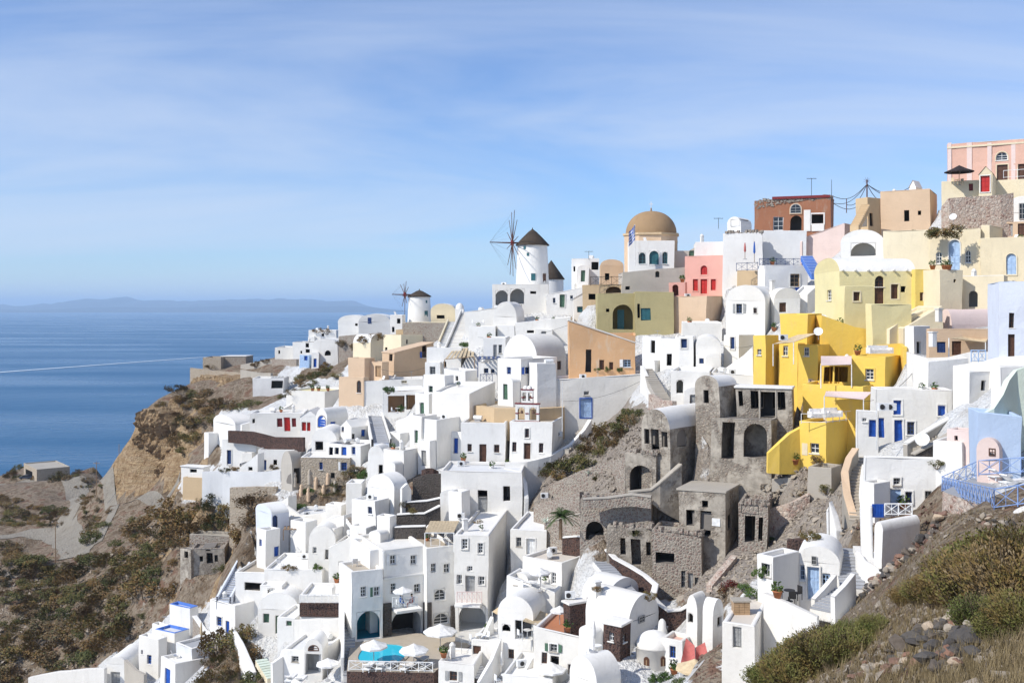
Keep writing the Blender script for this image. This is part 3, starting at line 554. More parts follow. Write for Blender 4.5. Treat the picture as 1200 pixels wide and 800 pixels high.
H('white_house', 'broad white house with two dark doors beneath the church terrace', 517, 612, None, 553, 610, 4, 108, 'white', 'flat', 'Ld 560,582,571,604 greydoor;Lo 560,574,571,582;Lo 590,569,598,587', dr=7, deck='whitegrey')
H('white_house', 'narrow white shed against the broad house beneath the church', 526, 541, 551, 577, 612, 30, 104, 'white', 'flat', '', dr=3)
H('white_house', 'white tall stepped wall house left of the church', 506, 550, 580, 462, 530, 30, 122, 'white', 'flat', '', yt2=448)
H('white_house', 'white wall house with lit lower ledge beside the church', 492, 512, 540, 492, 545, 35, 119, 'white', 'flat', '')
H('white_house', 'white narrow house with green shutter on the stepped lane', 480, 494, 512, 488, 535, 40, 120, 'white', 'flat', 'Ld 486,504,490,519 green/white')
H('white_house', 'white stair tower house with small slot above the stepped lane', 497, 522, 532, 440, 488, 35, 128, 'white', 'flat', 'Lo 515,472,518,486;Lw 503,452,508,464 green')
H('white_house', 'white house with shaded block under the cane pergola terrace', 520, 545, 562, 434, 462, 40, 132, 'white', 'flat', 'Lo 533,440,536,446')
H('white_house', 'white small house with navy pergola terrace beside the blue windows', 560, 582, None, 425, 450, 8, 131, 'white', 'flat', 'Lw 567,431,572,437 navy;Lw 575,432,579,437 navy', dr=5)
H('white_house', 'white house with twin narrow doors above the navy pergola', 566, 592, None, 396, 424, 6, 142, 'white', 'flat', 'Ld 578,404,582,418 greydoor;Lw 584,404,588,414 greydoor', dr=6)
H('white_house', 'white dome roofed cistern house below the windmill arches', 578, 606, None, 371, 392, 10, 152, 'white', 'vaultL', 'Lo 577,374,580,383', rise=2.2, dr=7)
H('white_house', 'white terrace house with outdoor chairs below the windmill arches', 549, 580, None, 383, 402, 6, 150, 'white', 'flat', 'Lo 552,377,557,383', dr=7, deck='whitegrey')
H('white_house', 'long white wall house between cistern dome and orange house', 604, 668, None, 372, 402, 5, 150, 'white', 'flat', 'Lo 618,387,626,390', dr=8, yt3=378)
H('white_house', 'white sloping house with small tan wall right below windmill terrace', 545, 610, None, 357, 380, 3, 160, 'white', 'flat', '', dr=6, yt3=366)
H('white_house', 'white broad stepped terrace block left of the cane pergola', 500, 540, None, 408, 445, 6, 142, 'white', 'flat', 'Lo 520,424,523,430', dr=7)
H('white_arch_house', 'white windmill base house with two arched porches', 577, 643, None, 333, 362, 2, 168, 'white', 'flat', 'Lao 581,340,595,358 whitegrey;Lao 598,338,614,356 whitegrey;Lo 621,341,628,344', dr=9)
H('brown_stone_house', 'low brown stone terrace block behind the white stair by the small windmill', 472, 527, None, 378, 392, 5, 200, 'stone', 'flat:cream', '', dr=7, yt2=None)
H('white_house', 'cream vaulted house on the skyline right of the small windmill', 505, 534, None, 364, 380, 3, 208, 'cream', 'vaultL', 'Lo 512,369,521,373', rise=1.4, dr=7)
H('white_chapel', 'tiny white dome chapel on the skyline beside the long white stair', 533, 543, None, 362, 375, 5, 205, 'white', 'dome', '', rise=1.2, dr=2.0)
# --- beige houses left of centre
H('beige_house', 'long peach house with sloping roof line and small dark windows', 448, 462, 508, 414, 438, 55, 176, 'beige', 'slab:beige', 'Rw 495,412,500,419 brown;Lo 456,415,460,423', yt2=402)
H('beige_house', 'peach house with wooden garage door at the foot of the sloping roof', 428, 448, 456, 424, 445, 30, 172, 'beige', 'flat', 'Ls 440,428,447,441 tanwood')
H('beige_house', 'tall peach house with one dark arched window', 397, 426, 432, 443, 472, 25, 168, 'beige', 'flat', 'Law 418,446,423,460 brown')
H('beige_house', 'square peach upper block above the dark arched window', 408, 427, 439, 420, 446, 30, 172, 'beige', 'flat', '')
H('yellow_house', 'pale yellow vaulted house with white roof by the stone wall', 414, 434, 449, 402, 424, 35, 184, 'cream', 'vaultR', 'Lo 449,408,452,416', rise=1.5)
H('cream_house', 'cream house with dark window below the small windmill', 449, 470, 496, 393, 408, 40, 196, 'cream', 'flat', 'Lo 451,407,454,415;Ro 476,398,478,403')
H('beige_house', 'tan cube house just below the small windmill', 464, 492, None, 387, 402, 5, 204, 'tan', 'flat', 'Lo 475,397,478,403', dr=6)
H('white_house', 'white tall house with navy openings left of the small windmill', 457, 471, None, 369, 396, 5, 212, 'white', 'flat', 'Lo 465,373,469,379;Lo 459,383,462,389', dr=4)
H('white_house', 'long white wall curving below the peach houses', 426, 496, None, 444, 470, 355, 160, 'white', 'flat', 'Lw 471,443,477,449 cream', dr=6, yt3=447)
H('white_house', 'white house with pillared veranda and plants', 449, 497, None, 459, 486, 358, 152, 'white', 'flat', 'Lo 455,464,474,483 beige;Lo 476,463,494,480 beige', dr=5)
H('white_house', 'white rounded wall house below the pillared veranda', 464, 484, 500, 484, 520, 40, 142, 'white', 'flat', '', yt3=494)
# --- far left village
H('white_house', 'white far end house with dark door near the headland walls', 322, 345, None, 407, 422, 5, 246, 'white', 'flat', 'Lo 344,409,347,416;Lo 326,410,328,414', dr=7)
H('white_house', 'white cube with upper and lower dark windows near the headland', 343, 368, None, 401, 426, 5, 240, 'white', 'flat', 'Lo 358,402,362,407;Lo 358,409,363,413;Lo 352,411,354,414', dr=7)
H('blue_house', 'pale blue fronted small house among the far white cubes', 351, 362, 366, 416, 428, 20, 232, 'paleblue', 'flat:white', 'Ls 356,417,360,422 blue')
H('white_house', 'white far house with long terrace roof over the sea', 362, 394, None, 387, 400, 3, 256, 'white', 'flat', 'Lo 377,391,380,394', dr=7)
H('white_house', 'white stepped vaulted house with arch window on the far slope', 366, 396, None, 404, 430, 6, 232, 'white', 'vaultL', 'Lao 381,411,388,417', rise=1.4, dr=7)
H('white_house', 'white sloping houses with rounded roof left of the small windmill', 396, 428, None, 377, 400, 3, 240, 'white', 'vaultL', 'Lo 416,379,419,382', rise=1.6, dr=8)
H('white_house', 'white vaulted house with blue door on the far ridge', 420, 458, None, 377, 396, 3, 234, 'whitegrey', 'vaultL:white', 'Ld+ 431,372,435,379 navy', rise=1.8, dr=8)
H('headland_house', 'long pale roofed stone house at the tip of the headland', 259, 288, None, 418, 428, 4, 262, 'stone', 'slab:white', '', dr=6)
H('headland_house', 'tan stone fort stub at the far left end of the headland', 238, 259, None, 419, 432, 4, 260, 'beigestone', 'flat', '', dr=6)
H('white_house', 'small white house with pergola under the headland wall', 296, 332, None, 443, 462, 358, 222, 'white', 'flat', 'Lo 318,446,332,455;Lo 317,455,321,459 navy', dr=6)
H('white_house', 'white flat house with yellow roof terrace and round pots', 335, 381, 410, 459, 492, 25, 178, 'white', 'flat', '', deck='paleyellow')
H('white_house', 'white long sloping wall behind the yellow roof terrace', 345, 400, None, 450, 470, 10, 188, 'white', 'flat', '', dr=4, yt3=466)
H('white_house', 'white house with bright red door and two red windows', 293, 356, None, 484, 508, 356, 168, 'white', 'flat', 'Ld 333,489,340,505 red;Ls 325,490,331,500 darkred;Ls 342,490,347,500 darkred;Lo 296,491,299,496', dr=6)
H('white_house', 'white gable house with twin red shutters right of the red door', 352, 372, None, 488, 510, 2, 164, 'white', 'pitch:white', 'Ls 354,495,359,505 red;Ls 360,495,364,505 red;Lo 361,485,363,490', dr=6, rise=1.0)
H('white_house', 'white rounded lump house at the left edge of the village', 250, 276, 296, 498, 522, 45, 178, 'white', 'vaultL', '', rise=1.5)
H('white_house', 'white house with blue arched door beneath a round vault', 370, 384, 408, 491, 506, 30, 160, 'white', 'vaultL', 'Lad+ 373,487,382,500 blue/stone;Rs 388,494,394,502 blue', rise=1.6)
H('white_house', 'white gabled house with grey roof and blue openings below the blue arch', 399, 412, 436, 500, 517, 40, 152, 'white', 'pitch:white', 'Lw 400,500,403,506 navy;Ro 410,508,416,514;Rd 423,503,428,511 blue', rise=0.9)
H('white_house', 'white vaulted house with arched shade right of the dark red stone terrace', 365, 395, None, 516, 528, 4, 152, 'white', 'vaultL', 'Lo 369,516,378,527', rise=1.8, dr=6)
H('white_house', 'white long house with four blue doors above the stone house', 382, 422, 446, 522, 540, 25, 146, 'white', 'flat', 'Ld 400,523,406,533 blue;Lo 385,524,390,533 navy;Lo 392,524,397,532;Lw 412,522,416,532 blue')
H('stone_house', 'brown rubble stone house with blue windows', 352, 410, None, 536, 566, 0, 146, 'beigestone', 'flat:white', 'Lw 374,541,378,550 blue;Lw 400,541,406,551 blue;Lo 387,553,392,560;Lw 362,533,366,537 navy;Lw 388,531,392,536 navy', dr=6)
H('white_house', 'white house with tall navy door under the dark red terrace wall', 260, 300, 318, 515, 546, 8, 162, 'white', 'flat', 'Ld 266,527,271,544 navy/white', yt2=518)
H('white_house', 'white angular wall house with small dark window near the grey arch', 281, 302, 310, 532, 552, 15, 154, 'white', 'flat', 'Lo 291,547,296,551', yt3=548)
H('white_house', 'white long low house with dark doorways left of the grey arch', 303, 345, None, 527, 552, 0, 158, 'white', 'flat', 'Ld 307,539,313,551 navy;Lo 321,539,325,545', dr=6)
H('white_house', 'white and tan house at the left foot of the village', 212, 238, 246, 548, 560, 15, 164, 'white', 'slab', 'Lo 222,549,230,553', found=1)
H('beige_house', 'tan base block under the left foot white house', 214, 238, 247, 560, 584, 15, 163, 'tan', 'flat', '')
H('grey_arch_house', 'dark grey arched vault standing like a hood among white houses', 330, 342, 353, 548, 572, 40, 146, 'greybeige', 'vaultL:greybeige', 'Ro 344,548,352,566', rise=2.2)
H('white_house', 'white rounded oven house with round arched niche beside dark stone terraces', 430, 462, 478, 574, 600, 35, 118, 'white', 'vaultL', 'Lo 432,594,436,602', rise=1.6)
H('white_house', 'tall white wall block above the rounded oven house', 449, 473, 490, 528, 560, 30, 126, 'white', 'flat', '')
H('white_house', 'white domed outbuilding with railings left of the tall wall block', 431, 450, None, 534, 552, 5, 132, 'white', 'vaultL', 'Lo 444,545,449,557', rise=1.2, dr=4)
H('white_house', 'white cube house with a small square window beside the stairs', 412, 440, 456, 588, 632, 30, 116, 'white', 'flat', 'Lw 431,594,436,602 navy')
H('white_house', 'small white cube beneath the shrub by the stone house', 406, 424, None, 566, 588, 2, 128, 'white', 'flat', '', dr=3)
H('white_house', 'white chimney shoulder block left of the dark stone terraces', 441, 456, 464, 606, 640, 30, 112, 'white', 'flat', '')
# --- lower left
H('blue_house', 'blue tinted round ended house with navy arched door', 300, 318, 338, 602, 622, 48, 132, 'lilac', 'vaultL', 'Rad 316,600,325,618 navy/white', rise=1.0)
H('white_house', 'white tall narrow house with royal blue door below the round ended house', 301, 312, 328, 622, 660, 40, 129, 'white', 'flat', 'Rd 321,640,327,652 blue/white;Ls 304,632,307,640 blue')
H('white_house', 'white house above the small turquoise pool', 340, 358, 372, 612, 634, 35, 130, 'white', 'flat', 'Ro 342,618,356,628', deck='whitegrey')
H('white_house', 'white vaulted house with dark slot window right of the turquoise pool', 362, 392, None, 632, 662, 6, 122, 'white', 'vaultL', 'Lo 381,644,385,655;Lw 367,641,371,648 whitepaint', rise=1.6, dr=7)
H('white_house', 'white smooth sloped block with tiny square window beside the long stair', 385, 414, None, 628, 676, 8, 117, 'white', 'flat', 'Lo 397,657,402,662', dr=6, yt3=642)
H('white_house', 'white gable house with one blue window and one blue door', 246, 275, 303, 710, 752, 38, 124, 'white', 'flat', 'Lw 254,722,260,733 blue/white;Ld 264,727,268,748 blue')
H('white_house', 'white vaulted house with green shutter and tan courtyard', 303, 350, None, 714, 742, 6, 118, 'white', 'vaultL', 'Ls 309,718,316,729 green;Ld 323,720,329,742 green', rise=2.0, dr=7)
H('white_house', 'white low block with small pale shutter left of the dark stone balcony', 325, 346, None, 724, 748, 10, 112, 'white', 'flat', 'Ls 336,727,342,733 green', dr=5)
H('white_house', 'white flat terrace house with stone paved roof beside the blue stairs', 276, 318, None, 672, 706, 8, 126, 'white', 'flat', 'Lo 287,683,310,692', dr=8, deck='paving')
H('white_house', 'white long terrace house with planted bed on the roof', 310, 378, None, 668, 704, 4, 121, 'white', 'flat', '', dr=8)
H('white_house', 'white balcony block with dark red stone band and dotted wall', 351, 402, None, 698, 745, 2, 112, 'white', 'flat', 'Lo 388,731,399,739 whitegrey', dr=5)
H('white_house', 'white courtyard house with fan window over a grey door', 332, 376, 402, 764, 800, 14, 104, 'white', 'flat', 'Ld 358,765,374,790 greydoor;Lw 342,768,350,775 greydoor', deck='whitegrey')
H('white_chapel', 'white arched porch with fan light in the lower courtyard', 356, 378, None, 762, 792, 2, 103, 'white', 'vaultL', 'Law+ 361,755,374,762 brown;Lo 358,766,376,790 whitegrey', rise=1.2, dr=3)
H('white_house', 'white house with two blue windows on the lower left slope', 163, 186, 196, 750, 792, 30, 130, 'white', 'flat', 'Lw 173,767,178,778 blue;Lw 166,761,168,766 blue')
H('blue_trim_terrace', 'white terrace with blue topped parapet above the lower left house', 199, 222, 232, 712, 746, 30, 136, 'white', 'flat:bluewall', '', deck='whitegrey', cat='terrace')
H('blue_trim_terrace', 'white lower terrace with blue parapet top left of the parasol', 182, 205, 222, 742, 760, 30, 132, 'white', 'flat:bluewall', '', deck='whitegrey', cat='terrace')
H('white_house', 'white vaulted hut with dark door at the lower left corner', 125, 148, None, 778, 806, 6, 134, 'white', 'vaultL', 'Ld 130,787,141,802 greydoor', rise=1.0, dr=5)
H('white_house', 'white house with tall blue door below the parasol terrace', 188, 206, 246, 778, 806, 45, 120, 'white', 'flat', 'Ld 193,783,200,804 blue', yt2=770, deck='white')
H('grey_terrace', 'grey blue floored terrace with the closed tan parasol', 206, 225, 262, 760, 786, 40, 122, 'whitegrey', 'flat:white', '', deck='greydeck', cat='terrace')
H('white_house', 'small white cube with blue window left of the blue topped terrace', 178, 192, 200, 734, 752, 30, 138, 'white', 'flat', 'Ls 187,736,192,742 blue')
H('ruined_house', 'grey stone ruin with arched window on the scrub slope', 225, 263, None, 642, 664, 352, 146, 'ruin', 'flat:stone', 'Lao 241,640,247,646;Lo 242,648,249,660;Lo 251,650,255,658;Lo 234,652,238,658', dr=4)
H('ruined_house', 'grey stone walled flat ruin with pebbled roof above the scrub', 222, 268, 278, 628, 645, 12, 150, 'stone', 'flat:concrete', '', deck='concrete')
H('ruined_house', 'small grey ruin cube with one window hole on the scrub slope', 211, 224, 232, 645, 660, 30, 145, 'ruin', 'flat', 'Lo 216,646,221,654')
H('flat_stone_barn', 'long brown stone barn on the point above the sea', 28, 43, 82, 550, 562, 52, 330, 'beigestone', 'flat:concrete', 'Lo 30,551,38,560', rise=1, found=3)
H('grey_terrace', 'pale grey paved terrace below the garden of standing stones', 338, 378, None, 606, 618, 6, 136, 'whitegrey', 'flat:white', '', dr=7, deck='whitegrey', cat='terrace')
H('white_house', 'white smooth sloping roof block above the turquoise plunge pool', 380, 402, 412, 604, 630, 25, 124, 'white', 'flat', '', yt3=612)
H('white_house', 'small white block at the garden corner left of the narrow steps', 382, 400, 408, 592, 606, 25, 130, 'white', 'flat', '')
H('white_house', 'white low vault under the long grey white wall corner', 326, 338, 348, 582, 606, 35, 140, 'white', 'flat', '', yt3=590)
# --- hotel in the lower centre
H('white_hotel', 'white hotel wing with two upper windows and recessed grey panel', None, 448, 500, 645, 748, 64, 106, 'white', 'flat', 'Rw 457,650,464,661 whitepaint/white;Rw 481,650,488,661 whitepaint/white;Rw 458,683,464,695 whitepaint/white;Rw 485,683,492,694 whitepaint/white;Rao 459,712,494,750 darkroom', dl=8, deck='white', cat='hotel')
H('white_hotel', 'white hotel corner with teal arched niche and two square windows', None, 412, 449, 671, 748, 66, 104, 'white', 'flat', 'Rw 422,687,429,699 whitepaint/white;Rw 438,687,445,698 whitepaint/white;Rao 418,716,446,748 tealwall', dl=5, deck='paving', cat='hotel')
H('white_hotel', 'white upper hotel block above the teal arched niche', None, 433, 449, 645, 674, 64, 106.5, 'white', 'flat', '', dl=6, g=0, cat='hotel')
H('white_hotel', 'white hotel middle bay with fan lights under the roof pergola', None, 500, 534, 642, 748, 66, 107, 'white', 'flat', 'Rw 505,659,511,670 whitepaint/white;Rw 520,660,527,671 whitepaint/white;Raw 509,690,522,703 whitepaint/white;Raw 508,718,526,731 whitepaint/white', dl=8, deck='paving', cat='hotel')
H('white_hotel', 'tall white hotel block with carved balcony and arched porch', 533, 572, 600, 628, 748, 8, 104, 'white', 'flat', 'Lw 541,631,548,643 whitepaint/white;Lw 560,636,566,648 whitepaint/white;Lw 536,673,542,684 whitepaint/white;Ld 546,674,557,694 greydoor;Lw 561,675,568,685 whitepaint/white;Lao 537,708,569,740 whitegrey;Lw 548,663,554,669 whitepaint', deck='white', cat='hotel')
H('white_house', 'white house with grey window and glazed door right of the hotel roof', 598, 640, 657, 622, 660, 12, 106, 'white', 'flat', 'Lw 605,629,611,640 greydoor;Ld 617,631,627,649 whitepaint/white')
H('white_house', 'white house with terracotta roof terrace and grey side door', 612, 658, 702, 660, 696, 38, 99, 'white', 'flat', 'Lo 634,672,643,690 whitegrey;Lw 646,671,651,684 whitepaint;Rd 690,661,698,686 greydoor', deck='roofdeck')
H('white_house', 'white terrace house with long lit wall below the terracotta roof terrace', 594, 649, 662, 694, 730, 22, 97, 'white', 'flat', 'Lw 602,676,606,685 greydoor', yt3=674, deck='whitegrey')
H('white_house', 'white curved front house with round fan window and reed awning', 583, 625, None, 722, 782, 16, 93, 'white', 'vaultL', 'Lao 588,732,598,740 glass;Lo 604,728,628,749 whitegrey;Lw 595,760,602,771 brown;Ld 610,763,622,790 whitepaint/white', rise=1.6, dr=6)
H('white_house', 'white lower house with one grey window under the orange tiled terrace', 625, 690, None, 748, 790, 20, 91, 'white', 'flat', 'Lw 644,754,653,763 greydoor/white;Lw 634,764,640,777 brown;Lo 644,768,654,781;Lw 665,778,673,790 brown', dr=6, yt3=735, deck='terrafloor')
H('white_house', 'white double vault house with small square window near the pebbled steps', 686, 738, 772, 729, 770, 42, 88, 'white', 'vaultR', 'Rw+ 748,721,755,729 greydoor', rise=1.9)
H('white_house', 'white rounded vault behind the double vault house', 682, 712, 748, 703, 730, 42, 93, 'white', 'vaultR', 'Lo 688,697,692,704', rise=1.5)
H('stone_shed', 'dark brown lava stone shed with white cap beside the grey terrace', 660, 668, 687, 709, 738, 60, 92, 'lava', 'slab:white', '', cat='shed')
H('stone_shed', 'dark brown lava stone box room with two pale windows', 707, 727, 739, 734, 767, 38, 84, 'lava', 'slab:white', 'Lw 713,740,719,751 whitepaint;Rw 730,742,734,752 whitepaint', cat='shed')
H('white_house', 'long white barrel vault roof at the bottom centre', 668, 700, 728, 802, 830, 52, 79, 'white', 'vaultL', '', rise=1.7)
H('white_house', 'white corner tower room with twin arches and yellowed roof', 805, 818, 830, 718, 752, 40, 84, 'white', 'vaultL', 'Lao 807,718,813,729', rise=1.3, dl=3)
H('white_house', 'white tall arch roofed annex beside the twin arch tower', 824, 836, 848, 722, 765, 40, 82, 'white', 'vaultR', 'Ro 841,722,846,733', rise=1.2)
H('white_house', 'white wall block with blue shutter behind the dome chapel', 776, 800, 812, 752, 785, 30, 83, 'white', 'flat', 'Lw 785,757,792,771 blue', deck='salmon')
H('white_house', 'low white block at the bottom edge below the curved front house', 590, 648, None, 795, 812, 14, 86, 'white', 'flat', '', dr=6)
H('white_house', 'white terrace wall with square opening beside the pool steps', 514, 555, None, 778, 806, 12, 92, 'white', 'flat', 'Lw 527,786,536,797 brown', dr=4)
H('white_house', 'white rounded terrace with curved parapet above the pool steps', 553, 584, None, 752, 790, 14, 95, 'white', 'flat', 'Ls 551,756,564,766 brown', dr=4, deck='whitegrey')
# ------------------------------------------------------------------ land: heights through the feet of the houses and measured points
LAND = [  # pixel x, pixel y, distance
 # ridge and behind it
 (1200,225,140),(1100,232,142),(1000,262,145),(900,275,160),(800,300,170),(700,335,180),(640,352,185),(560,366,195),(500,385,220),(440,390,250),(390,396,262),(340,412,262),(300,432,255),
 # headland and its scrub
 (232,446,256),(255,444,262),(290,446,245),(320,440,232),(205,462,244),(230,470,232),(260,470,225),(290,478,212),(310,470,214),(165,479,242),(186,485,241),(200,492,241),(180,478,250),(213,500,226),(214,530,206),(215,555,190),(214,582,171),(225,505,218),(245,525,194),(250,571,154),(300,573,150),(325,572,148),(270,589,148),(300,589,146),
 # foot of the cliff, tracks, point
 (146,570,237),(158,573,235),(175,574,234),(190,575,233),(203,580,228),(203,600,206),(199,622,187),(193,642,173),(208,592,214),(139,566,240),(120,560,262),(95,556,300),(60,566,325),(20,572,340),(0,560,360),(30,545,380),(70,548,370),(110,545,340),(-60,575,340),
 (85,590,290),(92,610,262),(70,625,240),(20,622,246),(-40,630,240),(30,600,268),(50,600,262),(60,585,285),(95,640,215),(90,655,200),(60,660,190),(20,660,190),(-40,680,180),
 (130,590,220),(150,592,216),(182,594,213),(160,612,198),(180,612,196),(120,620,208),(140,645,184),(170,650,172),(190,660,158),(215,610,170),(235,600,165),(270,600,150),(290,590,146),(255,580,160),
 (100,680,180),(60,710,172),(20,720,172),(120,700,165),(170,690,152),(210,690,146),(240,690,138),(60,760,160),(0,780,160),(120,760,148),(150,730,148),(80,800,150),(180,720,146),(-60,800,160),(270,665,136),(285,640,140),
 # bush gully between the lower left houses
 (262,790,112),(285,760,116),(300,795,108),(250,760,120),
 # rubble under the church and round the ruins
 (620,580,116),(640,560,119),(660,545,121),(690,520,124),(720,500,124),(740,520,112),(700,560,112),(650,600,106),(690,600,102),(720,590,100),(640,625,106),
 (870,555,101),(880,582,98),(910,552,98.5),(940,552,96),(912,582,94.5),(925,602,93),(950,590,93.5),(990,580,93),(920,618,90),(960,632,87),(900,650,87),(860,680,86),(850,700,84),(880,702,81),(1000,620,86),(1000,560,96),(830,655,92),(840,560,101),(790,712,89),(745,700,91),(465,602,117),(475,612,115),
 # hotel and lower terraces
 (460,770,101),(500,775,100),(430,790,99),(560,790,96),(600,800,92),(520,800,96),
 # foreground knoll
 (915,800,37),(960,790,35),(1000,745,37),(1050,700,40),(1090,655,46),(1115,608,54),(1165,612,50),(1200,640,36),(1130,690,28),(1085,745,24),(1200,720,21),(1100,800,18),(1200,800,14.5),(1250,760,16),(960,840,24),(1300,700,22),(1250,620,44),(1060,780,22),(1010,800,27),(1140,600,58),(1190,585,62),(1110,590,66),
 # unseen valley floor in front
 (500,850,93),(300,850,112),(100,850,130),(700,870,76),(800,880,64),(860,860,52),(600,900,80),(0,860,150),(400,900,96),
]
for px, py, d in LAND:
    q = P(px, py, d); CTRL.append((q.x, q.y, q.z))
for x, y, z in ((0, 0, ZC - 1.9), (6, 6, ZC - 2.6), (-6, 3, ZC - 3), (12, 4, ZC - 1.5), (-18, 20, ZC - 20), (-40, 40, ZC - 42), (0, 30, ZC - 16), (-80, 60, ZC - 62), (-120, 90, ZC - 72), (30, 10, ZC - 0.5), (60, 30, ZC + 4), (60, 60, ZC + 2), (90, 100, ZC + 12), (110, 150, ZC + 20),
                (100, 180, ZC + 14), (60, 210, ZC + 4), (20, 230, ZC - 10), (-20, 260, ZC - 24), (-60, 300, ZC - 50), (-70, 340, ZC - 90), (0, 330, ZC - 80), (80, 300, ZC - 60), (120, 260, ZC - 20), (-100, 310, ZC - 60), (-110, 360, ZC - 110),
                (-140, 420, ZC - 128), (-60, 420, ZC - 132), (60, 420, ZC - 133), (140, 400, ZC - 130), (-220, 440, ZC - 132), (-190, 400, ZC - 92), (-230, 330, ZC - 85), (-240, 260, ZC - 82), (-260, 380, ZC - 125), (-230, 180, ZC - 85), (-260, 120, ZC - 125), (-180, 110, ZC - 95), (-280, 300, ZC - 128), (-290, 200, ZC - 131), (-160, 60, ZC - 110), (-200, 20, ZC - 131), (-90, 0, ZC - 90), (160, 330, ZC - 80)):
    CTRL.append((x, y, z))
def fit(ctrl):
    a = np.array(ctrl); keep = []
    for i, p in enumerate(a):                                   # drop near duplicates, keep the lower
        for j in keep:
            if abs(a[j, 0] - p[0]) < 0.8 and abs(a[j, 1] - p[1]) < 0.8: a[j, 2] = min(a[j, 2], p[2]); break
        else: keep.append(i)
    a = a[keep]; n = len(a); d = np.linalg.norm(a[:, None, :2] - a[None, :, :2], axis=2)
    A = np.zeros((n + 3, n + 3)); A[:n, :n] = -d + np.eye(n) * 0.35; A[:n, n] = 1; A[:n, n + 1:] = a[:, :2]; A[n:, :n] = A[:n, n:].T
    b = np.zeros(n + 3); b[:n] = a[:, 2]; w = np.linalg.solve(A, b)
    return a, w
LA, LW = fit(CTRL)
GX0, GX1, GY0, GY1, GS = -300.0, 170.0, -4.0, 450.0, 1.25
nx = int((GX1 - GX0) / GS) + 1; ny = int((GY1 - GY0) / GS) + 1
gx = GX0 + GS * np.arange(nx); gy = GY0 + GS * np.arange(ny); GXX, GYY = np.meshgrid(gx, gy)
def land_eval(X, Y):
    X = X.ravel(); Y = Y.ravel(); Z = np.empty_like(X); n = len(LA)
    for i in range(0, len(X), 8000):
        x = X[i:i + 8000]; y = Y[i:i + 8000]
        d = np.sqrt((x[:, None] - LA[None, :, 0]) ** 2 + (y[:, None] - LA[None, :, 1]) ** 2)
        Z[i:i + 8000] = -d @ LW[:n] + LW[n] + LW[n + 1] * x + LW[n + 2] * y
    return Z
GZ = land_eval(GXX, GYY).reshape(ny, nx)
def vnoise(X, Y, s, seed):                                      # smooth value noise on the plan
    rs = np.random.RandomState(seed); T = rs.rand(256, 256) * 2 - 1
    x = X / s; y = Y / s; xi = np.floor(x).astype(int); yi = np.floor(y).astype(int); fx = x - xi; fy = y - yi; fx = fx * fx * (3 - 2 * fx); fy = fy * fy * (3 - 2 * fy)
    g = lambda i, j: T[(yi + j) % 256, (xi + i) % 256]
    return (g(0, 0) * (1 - fx) + g(1, 0) * fx) * (1 - fy) + (g(0, 1) * (1 - fx) + g(1, 1) * fx) * fy
def inpoly(px, py, poly):
    r = np.zeros(px.shape, bool); n = len(poly)
    for i in range(n):
        x0, y0 = poly[i]; x1, y1 = poly[(i + 1) % n]
        c = ((y0 > py) != (y1 > py)) & (px < (x1 - x0) * (py - y0) / (y1 - y0 + 1e-9) + x0); r ^= c
    return r
NAT = [[(-3000, 200), (300, 395), (335, 430), (320, 446), (335, 470), (300, 480), (256, 474), (256, 520), (264, 548), (238, 552), (212, 545), (212, 588), (330, 574), (335, 590), (300, 602), (300, 650), (275, 668), (250, 705), (196, 716), (160, 745), (112, 780), (90, 900), (-3000, 2000)],
       [(606, 545), (690, 490), (740, 466), (765, 490), (765, 530), (900, 540), (1000, 535), (1016, 560), (1008, 625), (985, 655), (930, 640), (880, 700), (850, 722), (800, 712), (762, 690), (660, 634), (640, 640), (612, 600)],
       [(1002, 600), (1066, 606), (1092, 566), (1112, 555), (1135, 580), (1115, 620), (1040, 690), (985, 716), (1012, 660)], [(240, 745), (290, 735), (310, 800), (300, 830), (240, 830)], [(396, 386), (450, 384), (452, 402), (440, 405), (410, 425), (396, 440), (360, 446), (340, 440), (396, 415)],
       [(450, 545), (512, 545), (520, 630), (440, 640)], [(812, 775), (838, 745), (853, 735), (853, 830), (800, 830)], [(925, 440), (950, 440), (950, 505), (905, 505)], [(395, 540), (430, 545), (425, 575), (350, 610), (340, 580)]]
PXX = 600 + F * GXX / np.maximum(GYY, 3.0); PYY = HY - F * (GZ - ZC) / np.maximum(GYY, 3.0)
natural = (GYY < 62) & (GXX > 8) | (GYY > 262) | (GXX < -125) | (GYY < 40) | (GXX > 0.52 * GYY + 3)
for pl in NAT: natural |= inpoly(PXX, PYY, pl)
rough_amp = np.where(natural, 1.0, 0.12)
GZ = GZ + rough_amp * 0.65 * (0.9 * vnoise(GXX, GYY, 9.0, 1) + 0.5 * vnoise(GXX, GYY, 4.0, 2) + 0.25 * vnoise(GXX, GYY, 1.9, 3)) * np.clip((GYY - 12) / 60, 0.12, 1.0)
